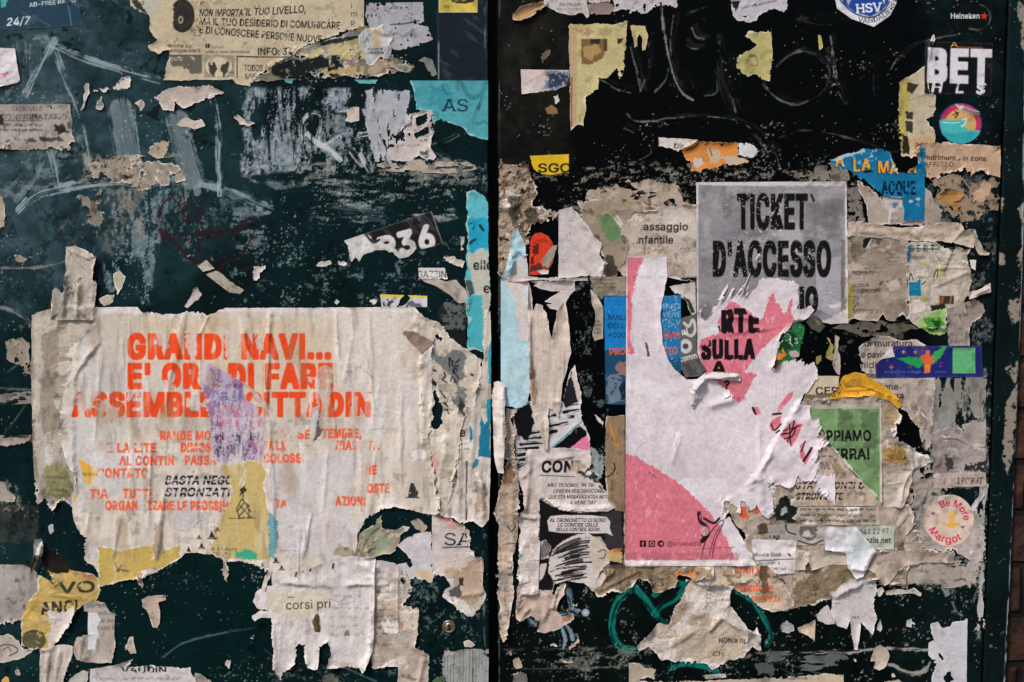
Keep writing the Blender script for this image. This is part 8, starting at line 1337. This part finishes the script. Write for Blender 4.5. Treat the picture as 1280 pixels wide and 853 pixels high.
def p_non(c):
    scraps(c, [(858, 730), (912, 736), (945, 795), (890, 830), (810, 806)], 34, 45, (7, 30), ((196, 184, 176), (184, 170, 156), (204, 196, 190), (170, 154, 136)), .05, .0003, .8)
    c.patch([(880, 786), (900, 772), (916, 784), (932, 802), (930, 826), (900, 832), (880, 822)], (176, 160, 138), 3, 9, .9); c.text('NON a ripetizioni', 898, 803.5, 6.2, (38, 34, 32), x1=960, bold=1.2, clip=[(894, 794), (928, 792), (934, 806), (894, 808)], wear=.06); c.text('Chi parte', 890.5, 820, 6.2, (38, 34, 32), x1=934, bold=.9, clip=[(888, 810), (904, 810), (908, 822), (888, 824)])
    for k in range(7): c.stroke([(883, 733 + k * 5), (889, 733 + k * 5)], 1.4, (140, 130, 118), .8, .1); c.stroke([(884 + (k % 2) * 4, 733 + k * 5), (884 + (k % 2) * 4, 738 + k * 5)], 1.2, (150, 140, 128), .7)
    c.patch([(835, 745), (856, 740), (858, 765), (842, 780)], (150, 128, 108), 4, 7, .8, worn=.2); c.patch([(838, 800), (870, 780), (886, 780), (880, 828), (845, 822)], (166, 148, 128), 4, 8, .7, worn=.1, an=(1, 2))
S('non_notice', 'large crumpled white remnant with the bold word NON near the teal loops', 'notice', [(858, 724), (890, 728), (918, 732), (912, 742), (912, 756), (925, 772), (934, 786), (950, 790), (950, 812), (940, 806), (930, 822), (912, 826), (900, 830), (890, 838), (884, 830), (868, 826), (850, 828), (836, 824), (826, 828), (822, 818), (812, 808), (798, 816), (796, 808), (806, 796), (816, 786), (824, 778), (836, 780), (842, 762), (852, 744)], (194, 182, 174), rag=2, cell=.6, dirt=.35, edge=1.8, wr=.001, wrs=13, lift=.003, grp=GN, paint=p_non, folds=((884, 790, 902, 770, .003, 3), (902, 770, 928, 788, .0024, 3), (838, 806, 870, 786, .002, 4), (822, 786, 836, 812, .0014, 4)))
S('torn_scrap', 'small white curl at the right end of the NON remnant', 'paper scrap', [(934, 790), (946, 784), (950, 796), (948, 808), (938, 804), (932, 812), (934, 800)], (200, 190, 184), rag=1.2, cell=.5, dirt=.2, lift=.003, grp=GR)
S('dripping_sheet', 'dripping white torn sheet hanging below the folded white flap', 'paper remains', [(1060, 722), (1080, 722), (1096, 724), (1097, 740), (1092, 760), (1095, 772), (1090, 794), (1082, 786), (1076, 778), (1074, 800), (1072, 812), (1066, 813), (1064, 796), (1061, 776), (1058, 787), (1046, 782), (1038, 770), (1040, 742), (1050, 730)], (198, 190, 190), rag=1.5, an=(1, 2), cell=.55, dirt=.2, edge=1.2, lift=.0018, grp=GU, paint=lambda c: [c.lines(1082, 728, 1094, 738, 3, a=.3), c.lines(1064, 770, 1074, 776, 3, a=.5), c.lines(1042, 752, 1052, 758, 3, a=.4), c.lines(1072, 730, 1078, 750, 2.4, a=.2)])
S('folded_flap', 'folded bluish white flap jutting out over the pale green slip', 'paper flap', [(1028, 657, .1), (1068, 657, 0), (1093, 687, 0), (1084, 704, .2), (1077, 720), (1068, 722), (1058, 708), (1056, 690, .2), (1030, 686, .1)], (200, 196, 198), rag=.5, cell=.5, dirt=.1, wr=.0004, lift=.0026, zoff=.0022, grp=GR, folds=((1062, 708, 1080, 712, .003, 4), (1090, 686, 1078, 708, .002, 4), (1066, 659, 1088, 684, .0016, 4)), paint=lambda c: [c.patch([(1062, 672), (1080, 668), (1090, 686), (1076, 704), (1060, 700)], (192, 200, 200), 4, 10, .7), c.lines(1064, 680, 1084, 690, 2.6, a=.12)])
# ---- the pink poster
def p_pink(c):
    full = (slice(None), slice(None)); X, Y = c.X, c.Y
    c.mix(full, (208, 198, 204), .5 * sst(.1, .8, fbm(X, Y, 24, 701, 5)))
    c.mix(full, (176, 166, 170), .3 * sst(.2, .8, fbm(X, Y, 5, 703, 4))); c.mix(full, (172, 162, 165), .3 * sst(.25, .9, fbm(X, Y, 60, 705, 5, (1, 2)))); c.mix(full, (226, 218, 220), .5 * sst(.2, .8, fbm(X, Y, 40, 707, 5, (2, 1))))
    def pk(P, rag=1.3, an=(4, .8)): c.patch(P, PINK, rag * 1.7, 4, 1, an=an, rot=-1.0, edge=1.4, ec=(222, 200, 204))
    pk([(784, 322, 0), (804, 322), (797, 345), (790, 372), (789, 395), (788, 430), (795, 442), (784, 443, 0)]); pk([(780, 567, 0), (794, 570), (815, 583), (838, 597), (858, 612), (875, 628), (886, 640), (897, 655), (906, 670), (913, 685), (921, 700), (780, 701, 0)], 1.0)
    pk([(898, 402), (904, 390), (912, 378), (919, 377), (926, 385), (940, 393), (952, 400), (957, 388), (961, 372), (967, 361), (967, 375), (974, 379), (979, 391), (984, 390), (986, 376), (989, 374), (991, 402), (978, 413), (962, 427), (948, 442), (936, 456), (932, 466), (946, 468), (938, 482), (930, 498), (922, 504), (910, 490), (896, 480), (882, 466), (877, 452), (874, 440), (876, 424), (890, 420), (898, 418)], 1.5)
    pk([(994, 486), (988, 498), (978, 510), (970, 520), (974, 506), (984, 494)], .7); pk([(942, 510), (948, 508), (950, 516), (946, 520), (940, 513)], .8); pk([(964, 526), (978, 519), (974, 532), (966, 540), (962, 533)], .8); pk([(974, 543), (984, 532), (992, 524), (996, 530), (1003, 530), (996, 545), (989, 558), (982, 552)], .8); pk([(1000, 556), (1008, 549), (1004, 560), (1006, 572), (1012, 562), (1016, 556), (1012, 570), (1007, 582), (999, 570)], .7)
    B = (24, 20, 22)
    for P, w_ in (([(966, 518), (976, 517)], 2.6), ([(964, 530), (968, 538), (976, 530)], 1.8), ([(976, 542), (988, 540), (992, 526)], 1.8), ([(980, 548), (990, 545), (994, 534)], 1.6), ([(984, 552), (988, 540), (996, 532)], 1.4), ([(986, 530), (988, 556)], 1.4), ([(978, 538), (1000, 532)], 1.2), ([(1004, 576), (1008, 570), (1014, 560)], 3), ([(1001, 564), (1006, 552)], 1.6), ([(941, 510), (944, 517)], 3), ([(970, 541), (974, 538)], 2)): c.stroke(P, w_, B, .93)
    ck = [(880, 380), (960, 380), (1000, 470), (880, 480)]
    c.text('ARTE', 884, 415, 28, B, x1=949, bold=6.2, clip=[(898, 390), (916, 384), (930, 386), (935, 393), (950, 397), (950, 416), (899, 416)]); c.text('SULLA', 877, 448, 23, B, x1=943, bold=5.6, clip=[(876, 432), (884, 430), (889, 424), (944, 424), (944, 450), (876, 450)]); c.text('A', 889.5, 468, 16, B, x1=906, bold=4, clip=[(886, 450), (908, 450), (906, 467), (888, 467)]); c.text('tra o', 914, 500, 5.4, (120, 40, 56), x1=932, bold=.8, a=.9)
    c.text('?', 905, 486, 10, B, bold=3)
    # foot: small icons and account name
    for i, x in enumerate((803.5, 814.5, 826)):
        if i < 2: c.patch([(x - 3.6, 675.5, 0), (x + 3.6, 675.5, 0), (x + 4, 676, 0), (x + 4, 683, 0), (x + 3.4, 683.6, 0), (x - 3.6, 683.6, 0), (x - 4, 683, 0), (x - 4, 676, 0)], B, .15, 3, .95)
        else: c.patch(disc(x, 679.5, 4.2), B, .15, 3, .95)
    c.text('f', 802, 683.6, 6, PINK, bold=1.6); c.patch(disc(814.5, 679.5, 2.9), PINK, .1, 3, 1); c.patch(disc(814.5, 679.5, 1.5), B, .1, 3, 1); c.patch([(823.4, 679.6, 0), (829, 677, 0), (827.6, 682.4, 0), (825.8, 680.8, 0)], PINK, .1, 3, 1)
    c.text('@xrvenezia', 833.5, 682.5, 6.2, (60, 34, 40), x1=876, bold=.8)
    # ink drawing at the right of the foot
    c.stroke([(874, 642), (876, 652), (882, 658), (884, 668), (878, 676)], 6, B, .95, .05); c.stroke([(880, 648), (892, 654), (899, 648)], 3, B, .9); c.stroke([(880, 672), (877, 668), (881, 662), (886, 660)], 1.6, B, .9); c.stroke([(876, 698), (884, 672), (900, 652), (904, 654), (894, 676), (890, 698)], 1.2, B, .8); c.stroke([(886, 696), (894, 668), (902, 656)], 1, B, .7)
    c.patch(disc(881, 664, 5.5, 6, w=.2), (206, 150, 156), .6, 3, .8); c.stroke([(878, 670), (882, 673), (887, 668)], 1, B, .8); c.stroke([(876, 686), (918, 684)], 1, (120, 60, 70), .7, .2)
    c.speck((90, 44, 54), -.12, 2.4, .5, within=(781, 565, 930, 702)); c.patch([(782, 690), (924, 692), (924, 702), (782, 701)], (150, 92, 96), 2, 7, .5, worn=.3)
    c.patch([(806, 426), (810, 432), (812, 446), (809, 446)], (70, 60, 60), .7, 3, .9); c.stroke([(811, 590), (820, 597)], 1.6, (90, 60, 66), .6, .4); c.stroke([(852, 580), (843, 545), (850, 530)], .9, (170, 158, 162), .4); c.stroke([(790, 575), (798, 560), (808, 552)], 1.4, (176, 166, 170), .7)
    n = fbm(X, Y, 3, 711, 3); c.rgb *= (1 + .06 * n * (c.rgb[..., 1] < 150))[..., None]; c.mix(full, (224, 176, 184), .5 * sst(.45, .9, fbm(X, Y, 5, 713, 4, (1, 2))) * (c.rgb[..., 1] < 140) * (c.rgb[..., 0] > 150))
    c.patch([(782, 700.5, 0), (945, 700.5), (945, 707), (782, 707, 0)], (196, 186, 184), .8, 5, .95)
core = [(783, 321, .1), (833, 321, .3), (834, 345, .3), (828, 375, .3), (825, 396, .3), (828, 426, .3), (834, 448, .3), (843, 462, .3), (858, 474, .3), (872, 474, .3), (884, 464, .3), (876, 452, .3), (871, 440, .3), (871, 392), (876, 391), (881, 388), (878, 375), (886, 384), (892, 378), (896, 368), (902, 362), (910, 360), (920, 361), (928, 361), (934, 352), (938, 341), (943, 327), (949, 319), (951, 322), (945, 338), (939, 352), (938, 361), (944, 354), (954, 347), (962, 348), (972, 345), (977, 350), (992, 351), (999, 357), (997, 368), (999, 386), (1008, 384), (1013, 380), (1019, 388), (1010, 396), (1000, 401), (990, 404), (984, 410), (977, 420), (972, 436), (968, 458), (978, 452), (988, 447), (996, 446), (998, 453), (1006, 450), (1017, 452), (1022, 462), (1023, 472), (1014, 481), (1006, 492), (1000, 504), (1012, 507), (1011, 520), (1022, 522), (1026, 534), (1032, 552), (1022, 562), (1021, 590), (1043, 591, .2), (1043, 632), (1032, 623), (1020, 614), (1016, 604), (1003, 601), (997, 594), (993, 606), (984, 612), (972, 606), (958, 601), (966, 624), (967, 640), (958, 648), (951, 642), (945, 632), (938, 641), (932, 627), (926, 626), (924, 640), (915, 632), (906, 629), (911, 645, .4), (918, 656, .4), (926, 669, .4), (933, 683, .4), (939, 696, .4), (945, 706, .3), (920, 707, .1), (781, 707, 0)]
S('pink_poster', 'pink poster torn down to a wide white core across its middle', 'poster', core, (208, 197, 201), rag=1.5, rs=5, fr=(10, 5, -1.0), an=(1, 1.4), cell=.6, dirt=.06, stain=(160, 140, 140), var=.8, wr=.0005, wrs=48, lift=.002, zoff=.0002, grp=GP, paint=p_pink,
  folds=((874, 500, 868, 484, .0035, 5), (868, 484, 880, 474, .0035, 5), (884, 508, 920, 498, .003, 6), (948, 520, 952, 640, .0012, 4), (910, 396, 940, 396, .002, 4), (941, 358, 950, 322, .0016, 2.5), (850, 540, 840, 580, .001, 3)))
cs = S('curled_strip', 'white curled strip sticking out of the middle of the pink poster', 'paper flap', [(862, 506), (861, 490), (866, 478), (876, 469), (892, 465), (910, 466), (925, 467, .1), (925, 476, .1), (908, 475), (892, 473), (879, 478), (871, 489), (869, 506), (866, 511)], (204, 195, 195), rag=.9, cell=.45, dirt=.3, lift=.0005, zoff=.0014, wr=.0002, grp=GR, folds=((865, 508, 865, 488, .0025, 3), (865, 488, 880, 473, .0038, 3), (880, 472, 924, 470, .0036, 2.6), (896, 474, 912, 467, .0008, 2)))
S('torn_scrap', 'tiny bright folded tab below the curled white strip', 'paper scrap', [(903, 491, .2), (911, 487), (912, 494), (905, 497)], (224, 218, 216), rag=.4, cell=.4, dirt=.02, lift=.002, zoff=.001, grp=GR)
# ---- bottom edge
S('bottom_strip', 'long cream strip along the bottom edge of the right door', 'paper strip', [(786, 828), (800, 829), (818, 838), (817, 848), (800, 850), (830, 852), (900, 850), (980, 846), (1054, 842, .1), (1055, 866, .1), (786, 866, .2)], (184, 168, 148), rag=1.6, cell=.65, dirt=.45, edge=1, grp=GU, paint=lambda c: [c.lines(974, 846, 1020, 852, 3, a=.5), c.lines(800, 852, 960, 866, 3, a=.3)])
S('torn_scrap', 'small printed strip tucked above the long cream bottom strip', 'paper scrap', [(880, 843), (907, 842, .2), (908, 847), (881, 849)], (176, 168, 156), rag=.8, cell=.5, dirt=.2, grp=GR, paint=lambda c: c.text('a Nasko', 885, 848, 3.4, INK, x1=902, bold=.6))
S('torn_scrap', 'dark grey smudged square left of the right end of the long cream bottom strip', 'paper scrap', [(945, 830), (966, 829), (966, 843), (946, 844)], (74, 78, 76), rag=2, cell=.6, worn=.1, dirt=.5, grp=GR)
